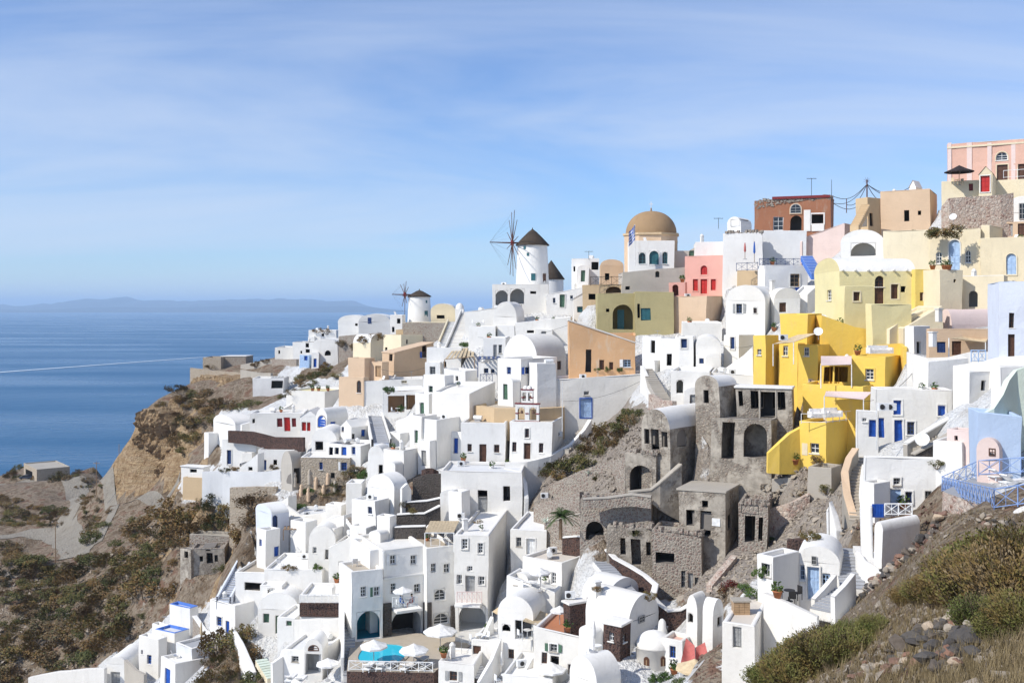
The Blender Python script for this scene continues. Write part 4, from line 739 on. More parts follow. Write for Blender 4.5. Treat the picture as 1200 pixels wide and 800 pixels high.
for rec in HOUSES:                                              # floors are dug in: keep the ground below every roof
    N, u, v = rec['N'], rec['u'], rec['v']; c = N + u * rec['wl'] / 2 + v * rec['wr'] / 2
    rad = math.hypot(rec['wl'], rec['wr']) / 2 + 1
    sel = np.where((abs(GXX - c.x) < rad) & (abs(GYY - c.y) < rad))
    if not len(sel[0]): continue
    dx = GXX[sel] - N.x; dy = GYY[sel] - N.y; a = dx * u.x + dy * u.y; b = dx * v.x + dy * v.y
    ins = (a > -0.5) & (a < rec['wl'] + 0.5) & (b > -0.5) & (b < rec['wr'] + 0.5)
    zz = rec['zt'] + np.clip(a, 0, rec['wl']) * rec['su'] + np.clip(b, 0, rec['wr']) * rec['sv'] - rec['par'] - 0.5
    front = (a < 5.0) | (b < 5.0)
    zz = np.where(front, np.minimum(zz, rec['zb'] - 0.3), zz)
    if not rec['g']: zz = zz
    z = GZ[sel]; z[ins] = np.minimum(z[ins], zz[ins]); GZ[sel] = z
def ground(x, y):
    i = min(max((x - GX0) / GS, 0), nx - 1.001); j = min(max((y - GY0) / GS, 0), ny - 1.001); a = int(i); b = int(j); fx = i - a; fy = j - b
    return float((GZ[b, a] * (1 - fx) + GZ[b, a + 1] * fx) * (1 - fy) + (GZ[b + 1, a] * (1 - fx) + GZ[b + 1, a + 1] * fx) * fy)
def on_ground(px, py, lo=14.0, hi=420.0):
    """first place where the sight line through a pixel meets the ground"""
    kx = (px - 600) / F; kz = (HY - py) / F; y = np.arange(lo, hi, 0.5); x = kx * y
    i = np.clip((x - GX0) / GS, 0, nx - 1.001); j = np.clip((y - GY0) / GS, 0, ny - 1.001); a = i.astype(int); b = j.astype(int); fx = i - a; fy = j - b
    z = (GZ[b, a] * (1 - fx) + GZ[b, a + 1] * fx) * (1 - fy) + (GZ[b + 1, a] * (1 - fx) + GZ[b + 1, a + 1] * fx) * fy
    h = np.nonzero(ZC + kz * y < z)[0]
    return Vector((float(x[h[0]]), float(y[h[0]]), float(z[h[0]]))) if len(h) else None
def earth_mat(name, cols, scale=0.35):
    m, t, b = new_mat(name)
    a = pos_noise(t, scale, 9, 0.62); r = ramp(t, a.outputs['Fac'], cols)
    s = pos_noise(t, 2.4, dim='ShaderNodeTexVoronoi'); sr = ramp(t, s.outputs['Distance'], [(0.1, (1.25,) * 3), (0.55, (0.72,) * 3)])
    mu = mixrgb(t, 0.7, r.outputs[0], sr.outputs[0], 'MULTIPLY')
    f = pos_noise(t, 1.1, 8, 0.7); fr = ramp(t, f.outputs['Fac'], [(0.5, (0, 0, 0)), (0.62, (1, 1, 1))])
    dk = mixrgb(t, fr.outputs[0], mu.outputs['Result'], cols[0][1]); t.links.new(dk.outputs['Result'], b.inputs['Base Color'])
    ad = t.nodes.new('ShaderNodeMath'); ad.operation = 'ADD'; t.links.new(f.outputs['Fac'], ad.inputs[0]); t.links.new(s.outputs['Distance'], ad.inputs[1])
    bump(t, b, ad.outputs[0], 0.9, 0.35); b.inputs['Roughness'].default_value = 0.95; b.inputs['Specular IOR Level'].default_value = 0.1
    MATS[name] = m
earth_mat('earth', [(0.30, (0.16, 0.11, 0.07)), (0.42, (0.285, 0.22, 0.155)), (0.53, (0.41, 0.335, 0.25)), (0.61, (0.29, 0.18, 0.125)), (0.72, (0.22, 0.115, 0.08))])
earth_mat('rubbleground', [(0.30, (0.30, 0.25, 0.21)), (0.5, (0.50, 0.44, 0.37)), (0.7, (0.40, 0.33, 0.28))], 0.8)
earth_mat('track', [(0.3, (0.36, 0.32, 0.265)), (0.7, (0.48, 0.44, 0.37))], 0.5)
earth_mat('cliffrock', [(0.28, (0.30, 0.21, 0.13)), (0.45, (0.55, 0.42, 0.265)), (0.6, (0.64, 0.50, 0.34)), (0.75, (0.42, 0.30, 0.19))], 0.5)
def strata():
    t = MATS['cliffrock'].node_tree; b = t.nodes['Principled BSDF']; src = b.inputs['Base Color'].links[0].from_socket; g = t.nodes.new('ShaderNodeNewGeometry'); mp = t.nodes.new('ShaderNodeMapping'); mp.inputs['Scale'].default_value = (.05, .05, .55); mp.inputs['Rotation'].default_value = (R(6), R(-5), 0)
    t.links.new(g.outputs['Position'], mp.inputs[0]); n = t.nodes.new('ShaderNodeTexNoise'); n.inputs['Scale'].default_value = 2.0; n.inputs['Detail'].default_value = 7; n.inputs['Roughness'].default_value = .65; t.links.new(mp.outputs[0], n.inputs['Vector'])
    r = ramp(t, n.outputs['Fac'], [(.32, (.50, .44, .38)), (.45, (1.0, .95, .88)), (.55, (.72, .62, .52)), (.66, (1.25, 1.18, 1.05))]); mu = mixrgb(t, .85, src, r.outputs[0], 'MULTIPLY'); t.links.new(mu.outputs['Result'], b.inputs['Base Color'])
strata()
gyz, gxz = np.gradient(GZ, GS); steep = np.clip((np.hypot(gyz, gxz) - 1.1) / 1.5, 0, 1)
def land_mesh(name, mask, mat):
    V = np.stack([GXX, GYY, GZ], -1).reshape(-1, 3).copy()
    st = (steep * natural).ravel() 
    for i in np.nonzero(st > 0.05)[0]:                          # steep faces break sideways too
        p = Vector(V[i]); q = p * 0.22; k = st[i] * 1.5
        V[i] += np.array((noise.noise(q), noise.noise(q + Vector((9, 9, 9))), 0.4 * noise.noise(q * 2.3))) * k + np.array((noise.noise(p * .7), noise.noise(p * .7 + Vector((4, 4, 4))), 0)) * 0.45 * st[i]
    q = (mask[:-1, :-1] | mask[1:, 1:] | mask[1:, :-1] | mask[:-1, 1:]) if name == 'terrain' else (mask[:-1, :-1] & mask[1:, 1:] & mask[1:, :-1] & mask[:-1, 1:])
    jj, ii = np.nonzero(q); k = jj * nx + ii
    fc = np.stack([k, k + 1, k + nx + 1, k + nx], -1); used = np.unique(fc); remap = np.full(nx * ny, -1); remap[used] = np.arange(len(used))
    me = bpy.data.meshes.new(name); me.from_pydata(V[used].tolist(), [], remap[fc].tolist())
    me.polygons.foreach_set('use_smooth', [True] * len(me.polygons))
    for m in mat: me.materials.append(MATS[m])
    if len(mat) > 1:
        stq = (steep[:-1, :-1] + steep[1:, 1:])[jj, ii] / 2; ppx = PXX[:-1, :-1][jj, ii]; ppy = PYY[:-1, :-1][jj, ii]
        mi = np.where((stq > 0.25) & (GXX[:-1, :-1][jj, ii] < -40), 1, 0); mi = np.where(inpoly(ppx, ppy, NAT[1]), 2, mi)
        me.polygons.foreach_set('material_index', mi.astype(int))
    at = me.attributes.new('lime', 'FLOAT', 'POINT'); at.data.foreach_set('value', lime.ravel()[used].astype(np.float32))
    me.update(); o = bpy.data.objects.new(name, me); COL.objects.link(o); return kind(o, 'structure')
lime = (~natural).astype(float)
for _ in range(2):
    q = np.pad(lime, 1, mode='edge'); lime = (q[:-2, 1:-1] + q[2:, 1:-1] + q[1:-1, :-2] + q[1:-1, 2:] + q[1:-1, 1:-1] * 2) / 6
def lime_mix():
    for nm in ('earth', 'cliffrock', 'rubbleground'):
        t = MATS[nm].node_tree; b = t.nodes['Principled BSDF']; src = b.inputs['Base Color'].links[0].from_socket
        at = t.nodes.new('ShaderNodeAttribute'); at.attribute_name = 'lime'; n = pos_noise(t, .7, 6, .6)
        ad = t.nodes.new('ShaderNodeMath'); ad.operation = 'MULTIPLY_ADD'; ad.inputs[1].default_value = .9; ad.inputs[2].default_value = -.45; t.links.new(n.outputs['Fac'], ad.inputs[0])
        sm = t.nodes.new('ShaderNodeMath'); sm.operation = 'ADD'; t.links.new(at.outputs['Fac'], sm.inputs[0]); t.links.new(ad.outputs[0], sm.inputs[1])
        r = ramp(t, sm.outputs[0], [(.46, (0, 0, 0)), (.54, (1, 1, 1))]); w = pos_noise(t, .5, 6, .65); wr = ramp(t, w.outputs['Fac'], [(.36, (.64, .62, .58)), (.52, (.76, .755, .735)), (.6, (.80, .80, .78))])
        mx = mixrgb(t, r.outputs[0], src, wr.outputs[0]); t.links.new(mx.outputs['Result'], b.inputs['Base Color'])
lime_mix()
TER = land_mesh('terrain', natural | True, ['earth', 'cliffrock', 'rubbleground'])
# dirt tracks draped on the land
def track(name, pts, width):
    ps = []
    for a, b in zip(pts, pts[1:]):
        a = P(*a); b = P(*b); n = max(2, int((b - a).length / 1.2))
        ps += [a.lerp(b, i / n) for i in range(n)]
    m = MB(); rows = []
    for i, p in enumerate(ps):
        d = (ps[min(i + 3, len(ps) - 1)] - ps[max(i - 3, 0)]); d.z = 0; d.normalize(); s = Vector((d.y, -d.x, 0)); w = width * (1 + 0.25 * noise.noise(p * 0.15))
        rows.append([Vector(((p + s * w * k).x, (p + s * w * k).y, ground((p + s * w * k).x, (p + s * w * k).y) + 0.13)) for k in (-1, -.6, -.2, .2, .6, 1)])
    m.grid(rows); return kind(m.build(name, 'track'), 'structure')
track('dirt_track', [(-40, 578, 338), (20, 572, 338), (60, 568, 322), (85, 582, 300), (95, 600, 272), (88, 618, 250), (68, 628, 240), (30, 626, 244), (-30, 634, 240)], 2.5)
track('dirt_track', [(70, 628, 240), (88, 640, 216), (92, 652, 203), (78, 660, 192)], 3.6)
track('footpath', [(95, 560, 300), (122, 564, 256), (132, 574, 230), (150, 582, 222), (185, 590, 214), (202, 600, 205), (204, 614, 194)], 1.3)
track('footpath', [(140, 580, 224), (126, 602, 212), (112, 636, 200)], .9)
# ------------------------------------------------------------------ sea, far islands, boat wake, air
def sea():
    m, t, b = new_mat('seawater'); b.inputs['Base Color'].default_value = (0.004, 0.092, 0.21, 1); b.inputs['Roughness'].default_value = 0.28; b.inputs['IOR'].default_value = 1.33
    g = t.nodes.new('ShaderNodeNewGeometry'); mp = t.nodes.new('ShaderNodeMapping'); mp.inputs['Scale'].default_value = (0.02, 0.035, 1); mp.inputs['Rotation'].default_value = (0, 0, R(14))
    t.links.new(g.outputs['Position'], mp.inputs[0]); n = t.nodes.new('ShaderNodeTexNoise'); n.inputs['Scale'].default_value = 2.2; n.inputs['Detail'].default_value = 9; n.inputs['Roughness'].default_value = 0.6
    t.links.new(mp.outputs[0], n.inputs['Vector']); bump(t, b, n.outputs['Fac'], 0.5, 6.0)
    mp2 = t.nodes.new('ShaderNodeMapping'); mp2.inputs['Scale'].default_value = (0.0006, 0.0024, 1); mp2.inputs['Rotation'].default_value = (0, 0, R(-6)); t.links.new(g.outputs['Position'], mp2.inputs[0])
    n2 = t.nodes.new('ShaderNodeTexNoise'); n2.inputs['Scale'].default_value = 2.0; n2.inputs['Detail'].default_value = 6; t.links.new(mp2.outputs[0], n2.inputs['Vector'])
    r2 = ramp(t, n2.outputs['Fac'], [(0.35, (0.20,) * 3), (0.65, (0.42,) * 3)]); t.links.new(r2.outputs[0], b.inputs['Roughness'])   # wind lanes: smoother and rougher water
    MATS['seawater'] = m; o = MB(); S = 90000.0
    o.poly([(-S, -3000, 0), (S, -3000, 0), (S, S, 0), (-S, S, 0)]); kind(o.build('sea', 'seawater'), 'structure')
sea()
earth_mat('farisland', [(0.3, (0.05, 0.065, 0.075)), (0.7, (0.10, 0.11, 0.11))], 0.0006)
def island(name, prof, Y, seed, deep=3500.0):
    """a long mountainous island: skyline heights measured on the photograph, slopes running down to the sea both ways"""
    xs = np.linspace(prof[0][0], prof[-1][0], 260); ys = np.interp(xs, [p[0] for p in prof], [p[1] for p in prof]); rs = np.random.RandomState(seed)
    m = MB(); rows = []
    for k in range(-6, 7):
        f = (1 - abs(k) / 6.0) ** 0.9; row = []
        for x, y in zip(xs, ys):
            X = (x - 600) / F * Y; h = max(0, (HY + 6.0 - y)) / F * Y - 20; yy = Y + deep * k / 6.0
            nn = noise.noise(Vector((X * 0.0011, yy * 0.0011, seed))) + 0.6 * noise.noise(Vector((X * 0.003, yy * 0.003, seed))) + 0.5 * noise.noise(Vector((X * 0.008, yy * 0.003, seed)))
            row.append(Vector((X, yy, max(-15, h * f * (1 + 0.35 * nn * (1 if k else 0.4)) - (15 if abs(k) == 6 else 0)))))
        rows.append(row)
    m.grid(rows); return kind(m.build(name, 'farisland'), 'structure')
island('far_island', [(-260, 360), (-160, 352), (-60, 351), (0, 357), (20, 358), (40, 356), (50, 354.5), (62, 357), (78, 354), (100, 349), (118, 351), (140, 347.5), (152, 347), (165, 351), (185, 350), (205, 352.5), (225, 352), (250, 350.5), (275, 350), (300, 350), (330, 349), (360, 350), (385, 352), (410, 352), (425, 356), (440, 360)], 26000, 3)
island('far_island', [(-300, 358), (-100, 356), (30, 361), (120, 357), (190, 358), (260, 356), (330, 357), (420, 356), (470, 361)], 21000, 8, 2000)
MATS['foam'] = plaster('foam', (0.62, 0.70, 0.76), 0.0)
def wake():
    m = MB(); rows = []
    for i in range(41):
        f = i / 40; px = -30 + 275 * f; py = 438.5 - 20.5 * f; Y = ZC * F / (py - HY); w = 14 * (1 - f) ** 0.4 + 9 + 5 * noise.noise(Vector((i * .6, 0, 0))); X = (px - 600) / F * Y
        rows.append([(X, Y - w, 0.5), (X, Y + w, 0.5)])
    m.grid(rows); tag(m.build('boat_wake', 'foam'), 'thin white wake line drawn across the blue sea', 'wake')
wake()
def haze():
    m = bpy.data.materials.new('air'); m.use_nodes = True; t = m.node_tree; t.nodes.clear()
    v = t.nodes.new('ShaderNodeVolumePrincipled'); v.inputs['Color'].default_value = (0.64, 0.82, 1.0, 1); v.inputs['Density'].default_value = 6.2e-5; v.inputs['Anisotropy'].default_value = 0.0
    o = t.nodes.new('ShaderNodeOutputMaterial'); t.links.new(v.outputs[0], o.inputs['Volume']); MATS['air'] = m
    b = MB(); S = 95000.0; b.box((-S, -4000, -25), (2 * S, 0, 0), (0, S + 4000, 0), (0, 0, 480)); kind(b.build('haze', 'air'), 'stuff')
haze()

# the ochre tuff cliff under the headland
def cliff(name, top, bot, rows=54, amp=1.5):
    T = [P(*p) for p in top]; B = [P(*p) for p in bot]
    def along(Q, f):
        k = f * (len(Q) - 1); i = min(int(k), len(Q) - 2); return Q[i].lerp(Q[i + 1], k - i)
    m = MB(); R_ = []
    nn = 130
    for j in range(rows + 1):
        row = []
        for i in range(nn + 1):
            t = along(T, i / nn); b = along(B, i / nn); f = j / rows; p = t.lerp(b, f); g = f ** 1.7; p.x = t.x + (b.x - t.x) * g; p.y = t.y + (b.y - t.y) * g
            q = Vector((p.x * .28, p.y * .28, p.z * .09)); k = noise.noise(q) * 1.1 + abs(noise.noise(q * 2.7)) * -1.1 + abs(noise.noise(q * 6.1 + Vector((3, 3, p.z * .3)))) * -.7 + noise.noise(p * 1.1) * .35 + .28 * math.sin(p.z * 1.3 + 3 * noise.noise(p * .12)); k *= amp * (0.25 + min(1, 4 * f * (1 - f) + .35))
            row.append(p + Vector((-.55, -.83, 0)) * k + Vector((0, 0, .5 * noise.noise(p * .4) if j == 0 else 0)))
        R_.append(row)
    m.grid(R_, False); back = [[p, p + Vector((2.5, 4, .4))] for p in R_[0]]; m.grid(back); return kind(m.build(name, 'cliffrock'), 'structure')
cliff('cliff', [(160, 484, 239.5), (164, 479, 239), (174, 480, 238.5), (186, 485, 238), (197, 496, 238), (206, 510, 237.5), (212, 530, 237), (216, 550, 237)], [(138, 566, 240), (146, 571, 238), (158, 573, 236), (172, 574, 234.5), (186, 575, 233.5), (198, 577, 232), (206, 580, 230), (212, 584, 228)], 60, 1.7)
cliff('cliff', [(228, 437, 258), (240, 440, 252), (262, 442, 247), (285, 446, 241), (318, 446, 234)], [(212, 462, 248), (230, 468, 240), (255, 466, 236), (280, 470, 230), (315, 466, 224)], 12, .8)
# ------------------------------------------------------------------ raise every house
ROOT = {}
for rec in HOUSES: ROOT[rec['label']] = (build_house(rec), rec)
def face_box(label, face, x0, y0, x1, y1, proud, mat, name, back=0.02):
    """a part laid on one face of a house between two pixels"""
    key = [k for k in ROOT if k.startswith(label)][0]; root, rec = ROOT[key]; N = rec['N']; e = rec['u'] if face == 'L' else rec['v']; n = -rec['v'] if face == 'L' else -rec['u']
    def hit(px, py):
        kx = (px - 600) / F; t = (kx * N.y - N.x) / (e.x - kx * e.y); return t, ZC + (HY - py) / F * (N.y + t * e.y)
    xm = (x0 + x1) / 2; ym = (y0 + y1) / 2; a0, _ = hit(x0, ym); a1, _ = hit(x1, ym); _, z0 = hit(xm, y1); _, z1 = hit(xm, y0); a0, a1 = min(a0, a1), max(a0, a1)
    m = MB(); o = Vector((N.x, N.y, 0)) + e * a0 - n * back; m.box(Vector((o.x, o.y, z0)), e * (a1 - a0), n * (proud + back), Vector((0, 0, z1 - z0))); return m.build(name, mat, root)
# ------------------------------------------------------------------ where a sight line lands on what is already built
bpy.context.view_layer.update()
HAZE = bpy.data.objects['haze']; HAZE.hide_viewport = True
DG = [bpy.context.evaluated_depsgraph_get()]
def refresh(): bpy.context.view_layer.update(); DG[0] = bpy.context.evaluated_depsgraph_get()
def foot(px, py, dflt=None):
    kx = (px - 600) / F; kz = (HY - py) / F; dr = Vector((kx, 1, kz)).normalized()
    ok, loc, nor, idx, ob, mt = SC.ray_cast(DG[0], Vector((0, 0, ZC)), dr, distance=2000)
    if not ok: return P(px, py, dflt or 120)
    return loc.copy()
def foot_up(px, py):
    """as foot, but climbs the picture until it finds something level to stand on"""
    kx = (px - 600) / F; best = None
    for k in range(0, 26):
        dr = Vector((kx, 1, (HY - (py - k * .8)) / F)).normalized(); ok, loc, nor, idx, ob, mt = SC.ray_cast(DG[0], Vector((0, 0, ZC)), dr, distance=2000)
        if ok and abs(nor.z) > .6:
            q = loc + Vector((0, .25, 0)); return q if k else loc.copy()
    return foot(px, py)
def spot(px, py, d=None): return P(px, py, d) if d else foot_up(px, py)
# ------------------------------------------------------------------ walls, stairs
def W(label, pts, mat='white', th=0.45, cope=None, name='garden_wall', cat='wall', down=None, g=None):
    """free wall: points (px, y of top, y of foot[, distance])"""
    P0 = []
    for p in pts:
        d = p[3] if len(p) > 3 else foot(p[0], p[2]).y - th * .5
        P0.append((P(p[0], p[1], d), P(p[0], p[2], d)))
    Q = []
    for (a, b), (c, e) in zip(P0, P0[1:]):
        n = max(1, int((c - a).length / 1.4)); Q += [(a.lerp(c, i / n), b.lerp(e, i / n)) for i in range(n)]
    Q.append(P0[-1])
    root = thing(name, label, cat, Q[len(Q) // 2][1], g); m = MB(); rows = []; cp = []
    for i, (a, b) in enumerate(Q):
        t = Q[min(i + 1, len(Q) - 1)][0] - Q[max(i - 1, 0)][0]; t.z = 0
        t = t.normalized() if t.length > 1e-5 else Vector((1, 0, 0)); s = Vector((t.y, -t.x, 0)) * th / 2
        zb = (min(b.z, ground(b.x, b.y)) - .4) if down is None else b.z - down; zt = a.z
        rows.append([Vector(((a + s).x, (a + s).y, zb)), a + s, a - s, Vector(((a - s).x, (a - s).y, zb))])
        k = 1.25; cp.append([a + s * k + Vector((0, 0, .02)), a + s * k * .9 + Vector((0, 0, .14)), a - s * k * .9 + Vector((0, 0, .14)), a - s * k + Vector((0, 0, .02))])
    m.grid(rows, False); m.poly(rows[0]); m.poly(rows[-1]); m.build('wall_body', mat, root, wp=True)
    if cope:
        m = MB(); m.grid(cp, False, True); m.poly(cp[0]); m.poly(cp[-1]); m.build('coping', cope, root, wp=True)
    return root
def S(label, lo, hi, width, n, mat='white', rail=None, name='stairs', tread=None, skew=None):
    """stairs from the foot pixel to the head pixel; each step a part"""
    a = spot(*lo); b = spot(*hi); root = thing(name, label, 'stairs', a)
    d = b - a; h = Vector((d.x, d.y, 0)); run = max(h.length, 0.5); h = h.normalized() if h.length > .01 else Vector((0, 1, 0)); s = Vector((h.y, -h.x, 0)) * width / 2
    rise = d.z / n; tr = run / n; cache = None
    for i in range(n):
        o = a + h * tr * i; m = MB()
        m.box(Vector((o.x, o.y, a.z + rise * (i + 1) - rise - 0.6)) - s, s * 2, h * (tr + 0.05), Vector((0, 0, rise + 0.6 - .04)))
        st = m.build('step', mat, root)
        t = MB(); t.box(Vector((o.x, o.y, a.z + rise * (i + 1) - 0.04)) - s * 1.01 - h * .03, s * 2.02, h * (tr + 0.08), Vector((0, 0, 0.05))); t.build('tread', tread or mat, st)
    if rail:
        for sd in (-1, 1):
            m = MB(); e = s * sd * 1.12; q = s.normalized() * sd * 0.22
            m.grid([[a + e - Vector((0, 0, 1)), a + e + Vector((0, 0, .55)), a + e + q + Vector((0, 0, .55)), a + e + q - Vector((0, 0, 1))], [b + e - Vector((0, 0, 1)), b + e + Vector((0, 0, .55)), b + e + q + Vector((0, 0, .55)), b + e + q - Vector((0, 0, 1))]], False, True)
            m.build('side_wall', rail, root)
    return root
# ------------------------------------------------------------------ furniture and fittings
def parasol(label, px, py, dia, hgt, mat='canvas', open_=True, d=None, sides=8, g=None):
    c = spot(px, py, d); root = thing('parasol', label, 'parasol', c, g)
    m = MB(); m.tube(c, c + Vector((0, 0, hgt)), 0.04, n=6); m.build('pole', 'metal' if mat == 'canvas' else 'stainedwood', root)
    m = MB(); m.lathe(c, [(0.28, 0), (0.28, 0.08), (0.05, 0.1)], 10, False); m.build('base', 'metal', root)
    r = dia / 2; m = MB(); a0 = random.random()
    if open_:
        top = c + Vector((0, 0, hgt + 0.05)); rim = [c + Vector((r * math.cos(a0 + 2 * math.pi * i / sides), r * math.sin(a0 + 2 * math.pi * i / sides), hgt - r * 0.42)) for i in range(sides)]
        for i in range(sides):
            p, q = rim[i], rim[(i + 1) % sides]; md = (p + q) / 2 + Vector((0, 0, 0.02)); cc = (top * .5 + p * .5) - Vector((0, 0, .06)); ce = (top * .5 + q * .5) - Vector((0, 0, .06))
            m.poly([top, cc, ce]); m.poly([cc, p, q, ce]); m.poly([p, p - Vector((0, 0, .16)), q - Vector((0, 0, .16)), q])
        m.build('canopy', mat, root)
        ri = MB()
        for p in rim: ri.tube(top - Vector((0, 0, .12)), p - Vector((0, 0, .03)), 0.018, n=4, caps=False)
        ri.build('ribs', 'metal', root)
    else:
        m.lathe(c, [(0.05, hgt * .42), (0.16, hgt * .5), (0.13, hgt * .75), (0.07, hgt * .96), (0.0, hgt)], 8); m.build('canopy', mat, root)
    return root
def lounger(label, px, py, ang, mat='cushion', d=None):
    c = spot(px, py, d); root = thing('sun_lounger', label, 'sun lounger', c); ca, sa = math.cos(R(ang)), math.sin(R(ang)); f = Vector((ca, sa, 0)); s = Vector((-sa, ca, 0)); z = Vector((0, 0, 1))
    m = MB()
    m.box(c - f * .95 - s * .33 + z * .26, f * 1.9, s * .66, z * .05); m.build('frame', 'whitepaint', root)
    for i in (-1, 1):
        for j in (-1, 1):
            m = MB(); m.box(c + f * .8 * i + s * .28 * j - f * .03 - s * .03, f * .06, s * .06, z * .28); m.build('leg', 'whitepaint', root)
    m = MB(); m.box(c - f * .3 - s * .3 + z * .31, f * 1.25, s * .6, z * .09); m.build('mattress', mat, root)
    m = MB(); m.box(c - f * .3 - s * .3 + z * .31, (f * -.6 + z * .42), s * .6, (z * .07 + f * .05)); m.build('backrest', mat, root)
    return root
def table_set(label, px, py, chairs=2, mat='whitepaint', d=None):
    c = spot(px, py, d); root = thing('cafe_table', label, 'table', c); m = MB(); m.lathe(c, [(0.0, .72), (0.38, .72), (0.38, .75), (0.0, .75)], 14, False); m.build('table_top', mat, root)
    m = MB(); m.tube(c, c + Vector((0, 0, .72)), .04, n=6); m.lathe(c, [(0.25, 0), (0.25, .03), (0.03, .06)], 10, False); m.build('leg', mat, root)
    for i in range(chairs):
        a = 2 * math.pi * i / chairs + 0.5; chair(label.replace('table', 'chair by table', 1) if False else None, c + Vector((.75 * math.cos(a), .75 * math.sin(a), 0)), a + math.pi, mat, label, i)
    return root
def chair(_, c, a, mat, host, i):
    lab = f"{['left', 'right', 'rear', 'front'][i]} chair at the {host}"
    root = thing('chair', ' '.join(lab.split()[:16]), 'chair', c); f = Vector((math.cos(a), math.sin(a), 0)); s = Vector((-f.y, f.x, 0)); z = Vector((0, 0, 1)); m = MB()
    m.box(c - f * .22 - s * .22 + z * .43, f * .44, s * .44, z * .04); m.build('seat', mat, root)
    m = MB(); m.box(c - f * .22 - s * .22 + z * .47, f * .04, s * .44, z * .45); m.build('backrest', mat, root)
    for p in (-1, 1):
        for q in (-1, 1):
            m = MB(); m.box(c + f * .2 * p + s * .2 * q - f * .02 - s * .02, f * .04, s * .04, z * .44); m.build('leg', mat, root)
def railing(label, pts, hgt, mat='railblue', step=1.6, cross=True, th=0.035, g=None, ds=None):
    """railing with posts, rails and crossed bars: points (px, py of foot)"""
    B = [spot(*p) for p in pts]; root = thing('railing', label, 'railing', B[0], g); z = Vector((0, 0, 1))
    for a, b in zip(B, B[1:]):
        n = max(1, round((b - a).length / step)); m = MB(); m.tube(a + z * hgt, b + z * hgt, th, n=5); m.build('top_rail', mat, root)
        m = MB(); m.tube(a + z * .12, b + z * .12, th * .8, n=5); m.build('bottom_rail', mat, root)
        for i in range(n + 1):
            p = a.lerp(b, i / n); m = MB(); m.tube(p, p + z * (hgt + .05), th, n=5); m.build('post', mat, root)
            if cross and i < n:
                q = a.lerp(b, (i + 1) / n); m = MB(); m.tube(p + z * .14, q + z * (hgt - .02), th * .6, n=4); m.tube(q + z * .14, p + z * (hgt - .02), th * .6, n=4); md = (p + q) / 2
                m.tube(md + z * .14, md + z * hgt, th * .5, n=4); kind(m.build('cross_bars', mat, root), 'part')
    return root
def awning(label, corners, mat='sandcanvas', posts='whitepaint', sag=0.25, hgt=2.2, name='awning'):
    """cloth stretched between four points (px, py, distance), on posts"""
    C = [P(*c) for c in corners]; root = thing(name, label, 'awning', C[0] - Vector((0, 0, hgt))); n = 6; rows = []
    for i in range(n + 1):
        rows.append([C[0].lerp(C[1], j / n).lerp(C[3].lerp(C[2], j / n), i / n) - Vector((0, 0, sag * math.sin(math.pi * i / n) * math.sin(math.pi * j / n))) for j in range(n + 1)])
    m = MB(); m.grid(rows); m.grid([[p - Vector((0, 0, .03)) for p in r] for r in rows]); m.build('cloth', mat, root)
    for c in C[:2]:
        m = MB(); m.tube(c - Vector((0, 0, hgt)), c, .05, n=6); m.build('post', posts, root)
    return root
def pergola(label, corners, mat='stainedwood', cane='reed', hgt=2.3, nb=7, cat='pergola', full=False):
    """slatted shade roof: corners (px, py, distance) of the roof, beams and slats, four posts"""
    C = [P(*c) for c in corners]; root = thing('pergola', label, cat, C[0] - Vector((0, 0, hgt)))
    for c in C:
        m = MB(); m.tube(c - Vector((0, 0, hgt)), c, .06, n=6); m.build('post', mat, root)
    for a, b in ((0, 1), (3, 2)):
        m = MB(); m.tube(C[a], C[b], .06, n=4); m.build('beam', mat, root)
    for i in range(nb):
        f = (i + .5) / nb; a = C[0].lerp(C[1], f); b = C[3].lerp(C[2], f); w = (C[1] - C[0]) / nb * (.48 if full else .3)
        m = MB(); m.box(a - w + Vector((0, 0, .06)), w * 2, b - a, Vector((0, 0, .04))); m.build('slat', cane, root)
    return root
def pot(label, px, py, r=.3, plant=True, d=None, g='potted plants on the terraces', mat='claypot'):
    c = spot(px, py, d); root = thing('flower_pot', label, 'pot', c, g); m = MB(); m.lathe(c, [(0.0, 0), (r * .65, 0), (r, r * 1.3), (r * 1.1, r * 1.3), (r * 1.1, r * 1.5), (r * .85, r * 1.5), (r * .8, r * 1.2), (0, r * 1.2)], 12); m.build('pot', mat, root)
    if plant:
        m = MB(); leaves(m, c + Vector((0, 0, r * 2.2)), r * 1.3, r * 1.3, 60, r * .5); m.build('foliage', 'leafgreen', root)
    return root
def pole(label, px, py, hgt, r=.09, d=None, arms=True, name='utility_pole', mat='stainedwood', g=None):
    c = spot(px, py, d); root = thing(name, label, 'pole', c, g); m = MB(); m.tube(c - Vector((0, 0, .5)), c + Vector((0, 0, hgt)), r, r * .7, 7); m.build('shaft', mat, root)
    if arms:
        m = MB(); m.box(c + Vector((-.7, -.05, hgt - .5)), (1.4, 0, 0), (0, .1, 0), (0, 0, .12)); m.build('cross_arm', mat, root)
        for i in (-.6, 0, .6):
            m = MB(); m.tube(c + Vector((i, 0, hgt - .38)), c + Vector((i, 0, hgt - .2)), .04, n=5); m.build('insulator', 'whitepaint', root)
    return root
